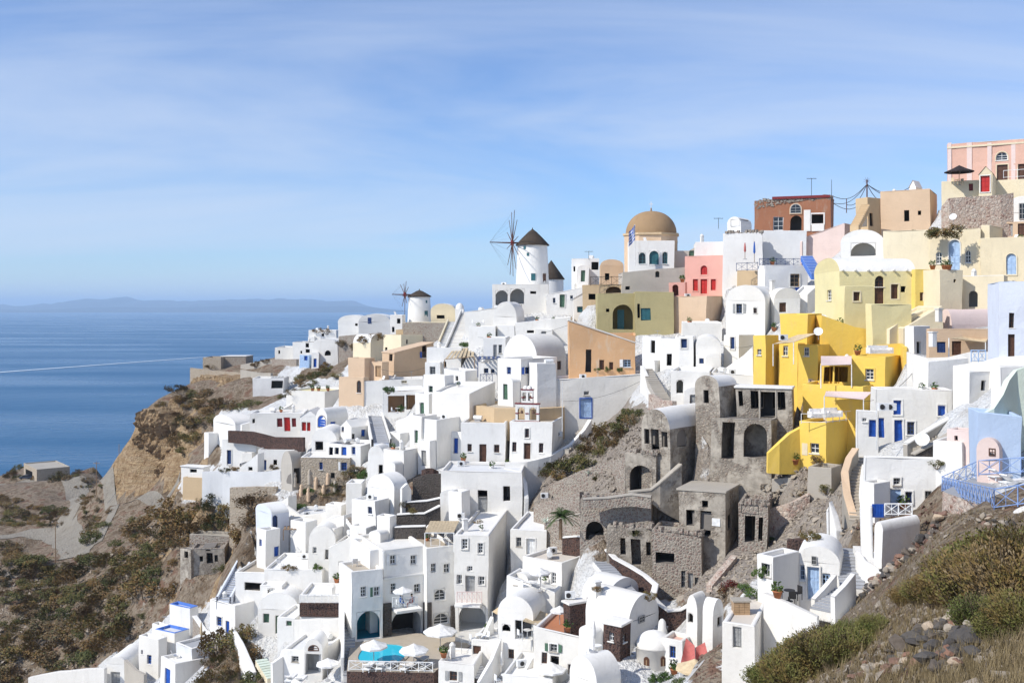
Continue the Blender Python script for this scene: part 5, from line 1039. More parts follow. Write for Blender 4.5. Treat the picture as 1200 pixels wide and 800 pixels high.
def dish(label, px, py, r=.4, d=None, ang=200):
    c = spot(px, py, d); root = thing('satellite_dish', label, 'satellite dish', c); m = MB(); m.tube(c, c + Vector((0, 0, .7)), .03, n=5); m.build('mast', 'metal', root)
    ax = Vector((math.cos(R(ang)), math.sin(R(ang)), .5)).normalized(); a = ax.orthogonal().normalized(); b = ax.cross(a); o = c + Vector((0, 0, .8)); m = MB()
    m.grid([[o + ax * (.25 * r * k * k) + (a * math.cos(t) + b * math.sin(t)) * r * k for t in [2 * math.pi * i / 14 for i in range(14)]] for k in (0.02, .35, .7, 1)], True, True); m.build('reflector', 'whitepaint', root)
    m = MB(); m.tube(o, o + ax * r * .9, .015, n=4); m.build('feed_arm', 'metal', root)
def chimney(label, px, py, w=.5, h=1.2, d=None, mat='white', g='whitewashed chimneys'):
    c = spot(px, py, d) - Vector((0, 0, .1)); root = thing('chimney', label, 'chimney', c, g); m = MB(); m.cbox(c, w, w, h, .4); m.build('stack', mat, root); m = MB(); m.cbox(c + Vector((0, 0, h + .003)), w * 1.3, w * 1.3, .1, .4); m.build('cap', mat, root)
def ac_unit(label, px, py, d=None, g='air conditioner boxes on the roofs'):
    c = spot(px, py, d); root = thing('air_conditioner', label, 'air conditioner', c, g); m = MB(); m.cbox(c + Vector((0, 0, .1)), .85, .35, .6, .1); m.build('casing', 'whitepaint', root); m = MB(); q = c + Vector((-.15, -.19, .4)); m.tube(q, q - Vector((0, .02, 0)), .22, n=14); m.build('fan_grille', 'blackmetal', root)
# ------------------------------------------------------------------ plants and stones
def leaf_mat(name, cols):
    m, t, b = new_mat(name); oi = t.nodes.new('ShaderNodeObjectInfo'); n = pos_noise(t, 2.2, 3); ad = t.nodes.new('ShaderNodeMath'); ad.operation = 'MULTIPLY_ADD'; ad.inputs[1].default_value = .7
    t.links.new(oi.outputs['Random'], ad.inputs[0]); mr = t.nodes.new('ShaderNodeMath'); mr.operation = 'MULTIPLY_ADD'; mr.inputs[1].default_value = 1.3; mr.inputs[2].default_value = -.5; t.links.new(n.outputs['Fac'], mr.inputs[0]); t.links.new(mr.outputs[0], ad.inputs[2])
    k = len(cols) - 1; r = ramp(t, ad.outputs[0], [(i / k, c) for i, c in enumerate(cols)]); t.links.new(r.outputs[0], b.inputs['Base Color']); b.inputs['Roughness'].default_value = .75; b.inputs['Specular IOR Level'].default_value = .2; MATS[name] = m
leaf_mat('leafgreen', [(.035, .07, .015), (.06, .11, .025), (.10, .13, .03)])
leaf_mat('scrub', [(.050, .066, .022), (.095, .100, .034), (.15, .13, .045), (.20, .11, .035), (.16, .12, .07), (.07, .085, .035)])
leaf_mat('dryscrub', [(.075, .100, .028), (.115, .135, .036), (.16, .150, .046), (.19, .125, .045), (.26, .20, .12)])
leaf_mat('palmleaf', [(.03, .06, .015), (.06, .09, .025)])
leaf_mat('bougain', [(.12, .03, .025), (.24, .05, .04)])
leaf_mat('drygrass', [(.16, .125, .06), (.26, .20, .11), (.34, .27, .16)])
paint('twig', (.24, .18, .12), .9, .1)
def leaves(m, c, r, h, n, s, shell=.35, rng=random):
    for i in range(n):
        while True:
            v = Vector((rng.uniform(-1, 1), rng.uniform(-1, 1), rng.uniform(-1, 1)))
            if shell < v.length < 1: break
        p = c + Vector((v.x * r, v.y * r, v.z * h)); a = Vector((rng.gauss(0, 1), rng.gauss(0, 1), rng.gauss(0, 1))).normalized(); b = a.orthogonal().normalized() * s * rng.uniform(.3, .6); a *= s * rng.uniform(.6, 1.2)
        m.poly([p - a, p + b, p + a, p - b])
def bush_proto(seed, n, clumps, leaf, mat, spread=1.0):
    """unit shrub (radius about 1 m): clumps of small leaves round a few stems, gaps between"""
    rg = random.Random(seed); m = MB(); st = MB()
    for k in range(clumps):
        a = rg.uniform(0, 6.28); rr = math.sqrt(rg.random()) * .72 * spread; q = Vector((rr * math.cos(a), rr * math.sin(a), rg.uniform(.15, .95) * (1.05 - rr * .75)))
        cr = rg.uniform(.2, .38); leaves(m, q, cr, cr * .85, n // clumps, leaf, .25, rg); st.tube((q.x * .15, q.y * .15, -.25), q, .035, .012, 4, False)
    f = m.build('foliage', mat); s = st.build('stems', 'twig'); fm, sm_ = f.data, s.data
    bpy.data.objects.remove(f); bpy.data.objects.remove(s); return fm, sm_
def reed_proto(seed, n, mat):
    """broom-like shrub: many thin upright twigs with tiny leaves, radius about 1 m"""
    rg = random.Random(seed); m = MB(); st = MB()
    for i in range(n):
        a = rg.uniform(0, 6.28); r0 = math.sqrt(rg.random()) * .45; r1 = r0 + rg.uniform(.15, .6); hh = (1.15 - r1 * .55) * rg.uniform(.7, 1.15); da = rg.gauss(0, .35)
        p = Vector((r0 * math.cos(a), r0 * math.sin(a), -.05)); q = Vector((r1 * math.cos(a + da), r1 * math.sin(a + da), hh)); md = p.lerp(q, .55) + Vector((rg.gauss(0, .05), rg.gauss(0, .05), .06))
        if i % 3 == 0: st.tube(p, md, .012, .006, 3, False); st.tube(md, q, .006, .003, 3, False)
        for k in range(9):
            f = rg.uniform(.25, 1); c = p.lerp(md, f * 1.8) if f < .55 else md.lerp(q, (f - .55) / .45); dv = (q - p).normalized() * .05 + Vector((rg.gauss(0, .03), rg.gauss(0, .03), rg.gauss(0, .02))); sd = dv.orthogonal().normalized() * .011
            c = c + Vector((rg.gauss(0, .03), rg.gauss(0, .03), rg.gauss(0, .03))); m.poly([c - sd, c + dv * .5 + sd * 1.2, c + dv, c + dv * .5 - sd * 1.6])
    f = m.build('foliage', mat); s = st.build('stems', 'twig'); fm, sm_ = f.data, s.data; bpy.data.objects.remove(f); bpy.data.objects.remove(s); return fm, sm_
BUSH = [bush_proto(11 + i, 900, 15, .075, 'scrub', 1.0 + .15 * (i % 3)) for i in range(6)]
GREEN = [bush_proto(31 + i, 900, 12, .08, 'leafgreen') for i in range(2)]
REED = [reed_proto(51 + i, 1300, 'dryscrub') for i in range(3)]
def plant(proto, c, r, h, label, group=None, name='shrub', cat='shrub', rz=None):
    root = thing(name, label, cat, c, group); root.rotation_euler.z = random.uniform(0, 6.28) if rz is None else rz; root.scale = (r, r * random.uniform(.85, 1.15), h)
    for nm, me in zip(('foliage', 'stems'), proto):
        o = bpy.data.objects.new(nm, me); COL.objects.link(o); o.parent = root
    return root
masonry('drystone', [(.20, .19, .19), (.42, .36, .30), (.13, .12, .12), (.30, .22, .18), (.24, .11, .085)], (.20, .16, .13), .35)
def stone_mat(name, c, c2):
    m, t, b = new_mat(name); oi = t.nodes.new('ShaderNodeObjectInfo'); n = pos_noise(t, 7.0, 6, .65); mx = mixrgb(t, n.outputs['Fac'], c, c2); r = ramp(t, oi.outputs['Random'], [(0, (.75, .75, .78)), (.5, (1.0, 1.0, 1.0)), (1, (1.25, 1.12, 1.0))]); mu = mixrgb(t, 1.0, mx.outputs['Result'], r.outputs[0], 'MULTIPLY'); t.links.new(mu.outputs['Result'], b.inputs['Base Color']); bump(t, b, n.outputs['Fac'], .8, .06); b.inputs['Roughness'].default_value = .9; b.inputs['Specular IOR Level'].default_value = .2; MATS[name] = m
stone_mat('darkstone', (.06, .056, .052), (.15, .135, .12)); stone_mat('redstone', (.14, .075, .055), (.27, .18, .14)); stone_mat('palestone', (.30, .25, .19), (.46, .40, .32))
def rock_proto(seed, mat):
    rg = random.Random(seed); bm = bmesh.new(); bmesh.ops.create_icosphere(bm, subdivisions=2, radius=1); o = Vector((rg.uniform(0, 99), rg.uniform(0, 99), 0)); cuts = [Vector((rg.gauss(0, 1), rg.gauss(0, 1), rg.gauss(0, 1))).normalized() for _ in range(12)]
    for v in bm.verts:
        for c in cuts:
            k = v.co.dot(c)
            if k > .6: v.co -= c * (k - .6)
        v.co *= 1 + .22 * noise.noise(v.co * 1.3 + o) + .08 * noise.noise(v.co * 4 + o); v.co.z *= .72
    me = bpy.data.meshes.new('stone'); bm.to_mesh(me); bm.free(); me.materials.append(MATS[mat]); return me
ROCKS = {k: [rock_proto(100 + i, k) for i in range(4)] for k in ('darkstone', 'redstone', 'palestone')}
def stone(parent, c, s, k, label=None, base=None):
    o = bpy.data.objects.new('stone' if parent else 'rock', random.choice(ROCKS[k])); COL.objects.link(o); o.location = c - (base if parent else Vector((0, 0, 0))); o.scale = (s * random.uniform(.8, 1.4), s * random.uniform(.8, 1.2), s * random.uniform(.7, 1.1)); o.rotation_euler = (random.uniform(-.4, .4), random.uniform(-.4, .4), random.uniform(0, 6.28))
    if parent: o.parent = parent
    return o
# ------------------------------------------------------------------ landmarks
def on_plane(px, py, z): Y = (ZC - z) * F / (py - HY); return Vector(((px - 600) / F * Y, Y, z))
def windmill(label, px, yb, yw, ytip, wb, wt, d, ax, hub_out, spar, n, rl, phase, wins, bow=4.0, frag=(.85, 1.0)):
    c = P(px, yb, d); zt = P(px, yw, d).z; tip = P(px, ytip, d).z; r0 = wb / 2 * d / F; r1 = wt / 2 * d / F; root = thing('windmill', label, 'windmill', c)
    m = MB(); m.lathe(Vector((c.x, c.y, 0)), [(r0 * 1.03, c.z - 4), (r0, c.z), ((r0 + r1) / 2, (c.z + zt) / 2), (r1, zt)], 36); m.build('tower', 'white', root, wp=True)
    m = MB(); rr = r1 * 1.13; m.lathe(Vector((c.x, c.y, 0)), [(r1 * .9, zt - .05), (rr, zt - .15), (rr, zt), (rr * .62, zt + (tip - zt) * .42), (rr * .25, zt + (tip - zt) * .8), (.12, tip - .1), (0.02, tip + .25)], 20); m.build('cap', 'thatch', root)
    for x0, y0, x1, y1, nm in wins:
        xm = (x0 + x1) / 2; off = (xm - px) / F * d; f = ((y0 + y1) / 2 - yb) / (yw - yb); rad = r0 + (r1 - r0) * f; yy = -math.sqrt(max(.1, rad * rad - off * off)); nrm = Vector((off, yy, 0)).normalized(); t = Vector((-nrm.y, nrm.x, 0)); w = abs(x1 - x0) / F * d / 2; h0 = P(px, y1, d).z; h1 = P(px, y0, d).z
        m = MB(); q = Vector((c.x, c.y, h0)) + nrm * (rad - .25); m.box(q - t * w, t * 2 * w, nrm * .30, Vector((0, 0, h1 - h0))); o = m.build(nm, 'brown' if nm == 'door' else 'teal', root)
        m = MB(); m.box(q - t * w * 1.25 + Vector((0, 0, h1 - h0)) , t * 2.5 * w, nrm * .34, Vector((0, 0, .1))); m.build('lintel', 'white', o)
    a = Vector((ax[0], ax[1], 0.02)).normalized(); h = Vector((c.x, c.y, zt + .25)); hub = h + a * hub_out; nose = hub + a * bow; m = MB(); m.tube(h, nose, .2, .07, 8); m.build('axle', 'timber', root)
    u = Vector((-a.y, a.x, 0)).normalized(); w = Vector((0, 0, 1)); rg = random.Random(n)
    for i in range(n):
        t = phase + 2 * math.pi * i / n; e = u * math.cos(t) + w * math.sin(t); L = spar * rg.uniform(*frag); m = MB(); m.tube(hub, hub + e * L, rl, rl * .55, 5); sp = m.build('spar', 'timber', root)
        m = MB(); m.tube(hub + e * L * .97, nose, .008, n=3, caps=False); m.build('stay_rope', 'blackmetal', sp)
    m = MB(); m.tube(hub - a * .25, hub + a * .25, .45, .45, 10); m.build('hub', 'darkred', root)
windmill('large white windmill with dark thatched cone and bare spars on the ridge', 624, 336, 287, 268, 39, 35, 180, (-.985, -.175), 3.6, 6.3, 12, .085, .13, [(613.2, 289, 616, 292.5, 'window'), (617, 297, 619.4, 300.5, 'window'), (622, 321, 627, 329, 'window'), (635, 321, 640, 333, 'door')])
windmill('small distant windmill with broken spars left of the long white stair', 491.5, 380, 347, 339.5, 28, 25, 218, (-.93, -.37), 3.2, 4.6, 9, .09, .5, [(498, 364, 502.5, 371, 'window'), (499.5, 352, 501.5, 355, 'window')], 2.8, (.45, 1.0))
def mill_cap():
    c = P(646, 327, 192); root = thing('windmill_stump', 'round mill stump with brown cone roof half hidden behind the large windmill', 'windmill', c); m = MB(); m.lathe(c, [(2.3, -4), (2.3, 0)], 24); m.build('tower', 'whitegrey', root); m = MB(); m.lathe(c, [(2.5, -.1), (2.55, 0), (1.2, 1.9), (0, 3.6)], 18); m.build('cap', 'thatch', root)
mill_cap()
def dome_church():
    d = 160; c = P(763, 318, d); root = thing('domed_church', 'church with a big brown dome on an eight sided tan drum', 'church', c); s = d / F; z1 = P(763, 274, d).z; zt = P(763, 247.5, d).z
    m = MB(); m.lathe(Vector((c.x, c.y, 0)), [(4.35, c.z - 5), (4.35, z1 - .45)], 8, False, R(12)); m.build('drum', 'beige', root, wp=True)
    m = MB(); m.lathe(Vector((c.x, c.y, 0)), [(4.36, z1 - .45), (4.62, z1 - .35), (4.62, z1 - .05), (4.0, z1)], 8, False, R(12)); m.build('cornice', 'tan', root)
    r = 3.95; hh = zt - z1; m = MB(); m.lathe(Vector((c.x, c.y, 0)), [(r * math.cos(a) ** .9, z1 + hh * math.sin(a)) for a in [math.pi / 2 * i / 14 for i in range(14)]] + [(.05, zt)], 40); m.build('dome', 'domebrown', root)
    m = MB(); m.tube((c.x, c.y, zt - .1), (c.x, c.y, zt + .5), .16, .1, 8); m.build('lantern', 'domebrown', root); m = MB(); m.box((c.x - .05, c.y - .05, zt + .5), (.1, 0, 0), (0, .1, 0), (0, 0, 1.0)); m.box((c.x - .3, c.y - .049, zt + 1.05), (.6, 0, 0), (0, .098, 0), (0, 0, .1)); m.build('cross', 'whitepaint', root)
    for k in range(8):
        a = R(12) + math.pi / 8 + k * math.pi / 4; n = Vector((math.cos(a), math.sin(a), 0)); t = Vector((-n.y, n.x, 0)); q = Vector((c.x, c.y, z1 - 3.6)) + n * 3.9; m = MB(); m.box(q - t * .45, t * .9, n * .16, Vector((0, 0, 2.2))); o = m.build('window', 'brown', root); m = MB(); m.box(q - t * .55 + Vector((0, 0, 2.2)), t * 1.1, n * .2, Vector((0, 0, .2))); m.build('lintel', 'tan', o)
dome_church()
def low_drum():
    c = P(612, 492, 133); root = thing('church_drum', 'low tan eight sided drum roof behind the bell gable', 'church roof', c); m = MB(); z1 = P(612, 474, 133).z; m.lathe(Vector((c.x, c.y, 0)), [(6.3, c.z - 2), (6.3, z1), (5.4, z1 + .02), (5.3, z1 - .3)], 8, False, R(10)); m.build('drum_wall', 'tan', root, wp=True); m = MB(); m.lathe(Vector((c.x, c.y, 0)), [(5.3, z1 - .28), (0, z1 + .5)], 8, False, R(10)); m.build('drum_top', 'paving', root)
low_drum()
def bell_gable():
    key = [k for k in ROOT if k.startswith('white church with brown door')][0]; rec = ROOT[key][1]; u, v, N = rec['u'], rec['v'], rec['N']; d0 = N.y; c = N + u * ((647 - 617.0) / F * d0 / abs(u.x)) + v * .35; c.z = rec['zt'] - .05
    root = thing('bell_gable', 'white bell gable with dark red trim and hanging bells on the church front', 'bell gable', c); W_ = 2.9; h1 = 2.15; h2 = 1.55; z = Vector((0, 0, 1)); o = c - u * W_ / 2
    def tier(o, w, h, base, nm):
        m = MB(); hs = []; k = 2
        for i in range(k):
            a0 = w * (i + .5) / k - w * .15; hs.append(dict(a0=a0, a1=a0 + w * .3, b0=base + .25, b1=base + h * .82, arch=True, rev=.5))
        for q in hs: outline(q)
        O = Vector((o.x, o.y, base)); wall(m, O, u, -v, w, base, base + h, hs, rev=.5); wall(m, O + v * .5, u, v, w, base, base + h, hs, rev=0.0)
        e = [O, O + u * w]
        for p in e: m.poly([p, p + v * .5, p + v * .5 + z * h, p + z * h])
        m.poly([O + z * h, O + u * w + z * h, O + u * w + v * .5 + z * h, O + v * .5 + z * h]); m.build(nm, 'white', root)
        for i in range(k):
            q = hs[i]; b = MB(); bc = O + u * ((q['a0'] + q['a1']) / 2) + v * .25; b.lathe(Vector((bc.x, bc.y, q['b1'] - .75)), [(.2, 0), (.17, .1), (.12, .28), (.03, .36)], 10); b.tube((bc.x, bc.y, q['b1'] - .4), (bc.x, bc.y, q['b1'] - .05), .025, n=4); b.build('bell', 'brown', root)
    tier(o, W_, h1, c.z, 'lower_arcade'); tier(o + u * .75, W_ - 1.5, h2, c.z + h1 + .16, 'upper_arcade')
    for zz, w, off in ((c.z + h1, W_ + .2, -.1), (c.z + .02, W_ + .16, -.08), (c.z + h1 * .45, .42, -.02), (c.z + h1 * .45, .42, W_ - .4), (c.z + h1 * .45, .42, W_ / 2 - .2), (c.z + h1 + .16 + h2, W_ - 1.3, .65), (c.z + h1 + .75, .3, .73), (c.z + h1 + .75, .3, W_ - 1.03)):
        m = MB(); q = o + u * off; m.box(Vector((q.x, q.y, zz)) - v * .06, u * w, v * .62, z * .12); m.build('trim', 'darkred', root)
    for sx in (.33, .67):
        m = MB(); q = o + u * (.75 + (W_ - 1.5) * sx) + v * .25; m.lathe(Vector((q.x, q.y, c.z + h1 + h2 + .28)), [(.34 * math.cos(a), .42 * math.sin(a)) for a in [math.pi / 2 * i / 6 for i in range(7)]], 12); m.build('finial_dome', 'white', root)
bell_gable()
def small_dome_chapel():
    d = 81; c = P(767, 785, d); root = thing('dome_chapel', 'little white dome chapel with bell cote beside the red cloth canopy', 'chapel', c); r = 21 / F * d; z1 = P(767, 757, d).z; zt = P(767, 744, d).z
    m = MB(); m.lathe(Vector((c.x, c.y, 0)), [(r * 1.02, c.z - 3), (r, z1), (r * 1.06, z1 + .03), (r * 1.04, z1 + .12)], 28); m.build('drum', 'white', root, wp=True); m = MB(); m.lathe(Vector((c.x, c.y, 0)), [(r * 1.02 * math.cos(a), z1 + .1 + 1.15 * math.sin(a)) for a in [math.pi / 2 * i / 10 for i in range(11)]], 28); m.build('dome', 'white', root)
    q = P(776, 747, d + .6); m = MB(); m.lathe(Vector((q.x, q.y, q.z - .6)), [(.5, 0), (.42, .6), (.34, 1.3), (.28, 1.9), (.12, 2.1), (.0, 2.15)], 12); m.build('bell_cote', 'white', root)
    for x0, x1, y0, y1 in ((752, 759, 763, 773), (771, 777, 762, 773)):
        xm = (x0 + x1) / 2; off = (xm - 767) / F * d; yy = -math.sqrt(r * r - off * off); n = Vector((off, yy, 0)).normalized(); t = Vector((-n.y, n.x, 0)); zb = P(xm, y1, d).z; h = (y1 - y0) / F * d; w = (x1 - x0) / F * d / 2; O = Vector((c.x, c.y, zb)) + n * (r - .12)
        pts = [(-w, 0), (w, 0)] + [(w * math.cos(math.pi * i / 8), h - w + w * math.sin(math.pi * i / 8)) for i in range(9)]
        m = MB(); a = [O + t * x + Vector((0, 0, z)) for x, z in pts]; b = [p + n * .16 for p in a]; m.grid([a, b], False, True); m.poly(b); o = m.build('window', 'brown', root)
        m = MB(); m.box(O + n * .14 - t * .03, t * .06, n * .05, Vector((0, 0, h - w))); m.build('mullion', 'tanwood', o)
small_dome_chapel()
# flat work on the house faces
for x0, x1 in ((1110.6, 1115), (1133, 1139), (1157, 1162), (1185, 1190)): face_box('long pink mansion', 'L', x0, 167.5, x1, 222, .06, 'palepink', 'pilaster')
face_box('long pink mansion', 'L', 1110, 168, 1238, 170, .12, 'cream', 'cornice')
face_box('weathered terracotta', 'L', 905, 229.6, 973, 232.6, .22, 'darkred', 'cornice', .3); face_box('weathered terracotta', 'L', 942, 246, 950, 271, .05, 'white', 'white_patch'); face_box('weathered terracotta', 'L', 951, 262.5, 966, 271, .05, 'white', 'white_patch')
face_box('white hotel wing', 'R', 449, 706, 458, 748, .3, 'basalt', 'stone_pillar'); face_box('white hotel wing', 'R', 495.5, 705, 499.7, 748, .3, 'basalt', 'stone_pillar'); face_box('white hotel middle', 'R', 500.5, 705, 505, 748, .28, 'basalt', 'stone_pillar'); face_box('white hotel middle', 'R', 528, 709, 533.5, 748, .3, 'basalt', 'stone_pillar')
face_box('white hotel wing', 'R', 449, 673.5, 498, 675.5, .22, 'white', 'string_course'); face_box('white hotel wing', 'R', 448.5, 645.5, 451, 675, .2, 'white', 'pier')
face_box('tall white hotel', 'L', 535, 705, 565, 708, 1.1, 'white', 'balcony_slab'); face_box('white hotel wing', 'R', 459, 709.5, 489, 712.5, 1.6, 'white', 'balcony_slab')
face_box('white balcony block', 'L', 351.5, 706, 401.5, 722, .12, 'lava', 'stone_band')
face_box('grey ruined house with three openings and a white', 'L', 834.5, 607, 844, 616, .05, 'whitepaint', 'notice_board')
face_box('grey ruined house with three dark', 'L', 889.5, 456.8, 891, 490, .08, 'concrete', 'post'); face_box('grey ruined house with three dark', 'L', 908.6, 456.8, 910, 490, .08, 'concrete', 'post')
face_box('ochre yellow lowest', 'L', 940, 519, 946.5, 533, .05, 'cream', 'shutter')
for i in range(6): face_box('pale yellow house under', 'R', 986 + i * 15, 315.5, 988 + i * 15, 317.5, .35, 'white', 'rain_spout')
face_box('olive plastered house with large arch', 'L', 724, 363, 732, 386, -1.3, 'teal', 'door', 1.45)
def exposed_rubble():
    key = [k for k in ROOT if k.startswith('weathered terracotta')][0]; root, rec = ROOT[key]; N, u, v = rec['N'], rec['u'], rec['v']; m = MB(); rg = random.Random(3)
    for i in range(260):
        a = rg.random() * rec['wl']; top = rec['zt'] + rec['su'] * a; lo = .25 + 1.1 * (a / rec['wl']) ** 2 + .5 * noise.noise(Vector((a * 1.3, 0, 0))); z = top - rg.random() * max(.2, lo); s = rg.uniform(.12, .32); q = N + u * a - v * .05; q.z = z; m.box(q - u * s / 2, u * s, v * .12 - v * rg.uniform(.05, .14), Vector((0, 0, s * rg.uniform(.5, .8))))
    kind(m.build('exposed_rubble', 'stone', root), 'stuff')
exposed_rubble()
refresh()
# ------------------------------------------------------------------ terraces that stand by themselves
def platform(name, label, pts, z, mat, deck, down=6.0, lip=0.0, cat='terrace'):
    B = [on_plane(x, y, ZC + z) for x, y in pts]; root = thing(name, label, cat, sum(B, Vector()) / len(B)); m = MB()
    m.grid([[p - Vector((0, 0, down)) for p in B], [p for p in B]], False, True); m.build('retaining_wall', mat, root, wp=True); m = MB(); m.poly([p + Vector((0, 0, .004)) for p in B]); m.build('deck', deck, root, wp=True); return root, B
platform('terrace_platform', 'grey sun terrace on a stone base behind the pale blue railing', [(1103, 576), (1165, 598), (1222, 590), (1222, 552), (1147, 557)], -12.05, 'rubble', 'greydeck')
platform('pool_terrace', 'paved hotel pool terrace in front of the arched hotel porches', [(406, 786), (508, 788), (530, 768), (560, 752), (560, 742), (412, 742)], -34.25, 'lava', 'paving')
def pool(label, pts, z, mat):
    B = [on_plane(x, y, ZC + z) for x, y in pts]; n = len(B); Q = []
    for i in range(n):
        p0, p1, p2, p3 = B[i - 1], B[i], B[(i + 1) % n], B[(i + 2) % n]
        for k in range(4):
            t = k / 4; Q.append(.5 * ((2 * p1) + (p2 - p0) * t + (2 * p0 - 5 * p1 + 4 * p2 - p3) * t * t + (3 * p1 - p0 - 3 * p2 + p3) * t ** 3))
    c = sum(Q, Vector()) / len(Q); root = thing('swimming_pool', label, 'pool', c); m = MB(); m.poly([p + Vector((0, 0, .02)) for p in Q]); m.build('water', mat, root)
    m = MB(); g = [[p + (p - c).normalized() * a + Vector((0, 0, b)) for p in Q] for a, b in ((0, -.05), (0, .09), (.35, .09), (.35, -.05))]; m.grid(g, False, True); m.build('pool_rim', 'paving', root)
pool('bright turquoise kidney shaped pool with sunbeds round it', [(420, 773), (423, 763), (433, 757), (450, 755), (468, 756), (477, 762), (474, 770), (464, 777), (450, 778), (434, 777)], -34.2, 'pool')
refresh()
# ------------------------------------------------------------------ walls and stairs
W('serpentine dark red stone wall with white coping below the ruins', [(660, 630, 645, 104), (680, 629, 645, 103), (697, 632, 648, 101.5), (710, 642, 664, 99), (722, 655, 678, 96.5), (740, 665, 690, 94.5), (756, 674, 702, 92.5), (768, 685, 708, 91), (766, 696, 714, 89.5)], 'lava', .5, 'white', down=.6)
W('lower loop of the dark red stone wall behind the dome chapel', [(764, 697, 716, 88), (772, 707, 730, 87.5), (783, 716, 736, 87), (797, 716, 736, 87), (809, 710, 734, 87), (815, 705, 730, 87.5), (830, 712, 722, 87)], 'lava', .5, 'white')
W('white curved parapet wall round the church forecourt', [(592, 542, 552, 122), (618, 541, 552, 122), (645, 534, 548, 123), (668, 520, 537, 125), (684, 503, 520, 127), (691, 491, 506, 129)], 'white', .5)
W('white wall sweeping down from the church terrace to the dry slope', [(592, 549, 575, 121), (608, 552, 585, 119), (615, 565, 590, 118), (617, 585, 605, 117)], 'white', .5)
for i, pts in enumerate(([(484, 561, 586, 121), (500, 556, 584, 121), (517, 555, 580, 121)], [(473, 589, 605, 117.5), (500, 587, 603, 117.5), (519, 583, 600, 117.5)], [(465, 604, 620, 115), (497, 602, 620, 115), (516, 592, 612, 115.5)], [(462, 618, 636, 112.5), (480, 618, 636, 112.5), (499, 617, 636, 112.5)])):
    W(['topmost dark lava terrace wall above the hotel', 'second dark lava terrace wall above the hotel', 'third dark lava terrace wall above the hotel', 'lowest dark lava terrace wall just above the hotel roof'][i], pts, 'basalt', .6, None if i == 0 else 'white', name='terrace_wall')
W('round dark lava planter at the top of the lava terraces', [(496, 551, 558, 122), (500, 549, 558, 121.4), (507, 549, 558, 121.4), (513, 552, 559, 122)], 'lava', .4, name='planter', cat='planter')
W('dark red stone terrace wall below the bright red door', [(268, 504, 514, 162), (296, 506, 517, 161), (322, 512, 524, 160), (357, 512, 525, 158)], 'lava', .5, name='terrace_wall', down=.5)
W('long weathered grey white wall on the left edge of the village', [(238, 553, 568, 155), (262, 552, 570, 154), (300, 553, 571, 151), (330, 552, 570, 149)], 'whitegrey', .5)
W('beige field wall below the long grey white wall', [(270, 571, 586, 149), (300, 570, 586, 148), (325, 570, 584, 147)], 'beigestone', .6, name='field_wall')
W('pale stone terrace wall along the brink of the headland', [(224, 431, 444, 257), (250, 434, 446, 254), (285, 437, 449, 250), (322, 433, 446, 246)], 'beigestone', .8, name='terrace_wall')
W('upper pale stone wall on the headland', [(283, 427, 438, 256), (300, 424, 436, 253), (322, 421, 433, 250)], 'concrete', .8, name='terrace_wall')
W('tall concrete wall corner by the white pergola house on the headland', [(283, 433, 458, 238), (300, 436, 460, 232), (318, 437, 447, 228)], 'concrete', .6, name='terrace_wall')
W('brown stone retaining wall under the far white cubes', [(320, 421, 433, 243), (349, 421, 432, 236)], 'stone', .7, name='terrace_wall')
W('brown stone retaining wall below the far vaulted houses', [(398, 394, 404, 226), (420, 392, 403, 224), (446, 390, 402, 222)], 'stone', .7, name='terrace_wall')
W('pale green curved wall above the sky blue house', [(1150, 486, 492, 71.5), (1163, 478, 492, 71.5), (1173, 462, 490, 72), (1180, 446, 488, 72.5), (1190, 434, 486, 73), (1212, 427, 486, 73)], 'mint', .4)
W('pinkish rubble retaining wall under the red gatehouse', [(1104, 243, 268, 128), (1112, 232, 272, 127.5), (1150, 231, 273, 127), (1172, 229, 272, 126.5), (1186, 226, 262, 126.5)], 'rubble', .7, name='terrace_wall')
W('ochre yellow ramp wall beside the big arched ruin', [(899, 531, 545, 96), (912, 519, 546, 96), (924, 508, 546, 96.5), (938, 500, 546, 97)], 'ochre', .5, down=.7)
W('ochre yellow broken parapet stepping down behind the sofa terrace', [(1000, 410, 420, 105), (1030, 404, 418, 104.5), (1056, 402, 418, 104), (1060, 406, 420, 101.5)], 'ochre', .4)
W('grey stair ramp wall with white coping below the blue windowed house', [(1061, 520, 534, 82), (1080, 508, 532, 82.5), (1110, 490, 530, 84), (1142, 470, 518, 86)], 'concrete', .5, 'white', name='ramp_wall')
W('dark stone flank of the grey stair ramp', [(1070, 532, 540, 80.5), (1100, 516, 536, 81), (1130, 497, 530, 82), (1145, 487, 520, 83)], 'basalt', .5, 'concrete', name='ramp_wall')
W('grey stair parapet climbing from the arched cellar to the chapel', [(736, 577, 583, 98.5), (762, 574, 583, 98.5), (772, 566, 592, 98.5), (785, 555, 600, 99), (797, 545, 606, 99.5)], 'ruin', .5, 'concrete', name='ramp_wall', down=.4)
W('rubble parapet above the dark arched cellar mouth', [(683, 585, 592, 97.8), (712, 583, 592, 97.8), (740, 579, 590, 97.5), (763, 582, 592, 97)], 'stone', .5, 'concrete', name='ramp_wall', down=.2)
W('rough earth and rubble bank behind the narrow doorway ruin', [(868, 580, 600, 103), (880, 582, 606, 103), (905, 588, 612, 102), (925, 600, 622, 100), (932, 610, 630, 97)], 'rubble', .8, name='field_wall')
W('rubble field wall on the dry slope below the small concrete ruin', [(902, 596, 606, 94), (925, 590, 604, 93), (948, 578, 594, 93)], 'rubble', .7, name='field_wall')
W('long low field wall in the rubble right of the ruins', [(905, 560, 570, 97), (940, 558, 569, 96)], 'concrete', .5, name='field_wall')
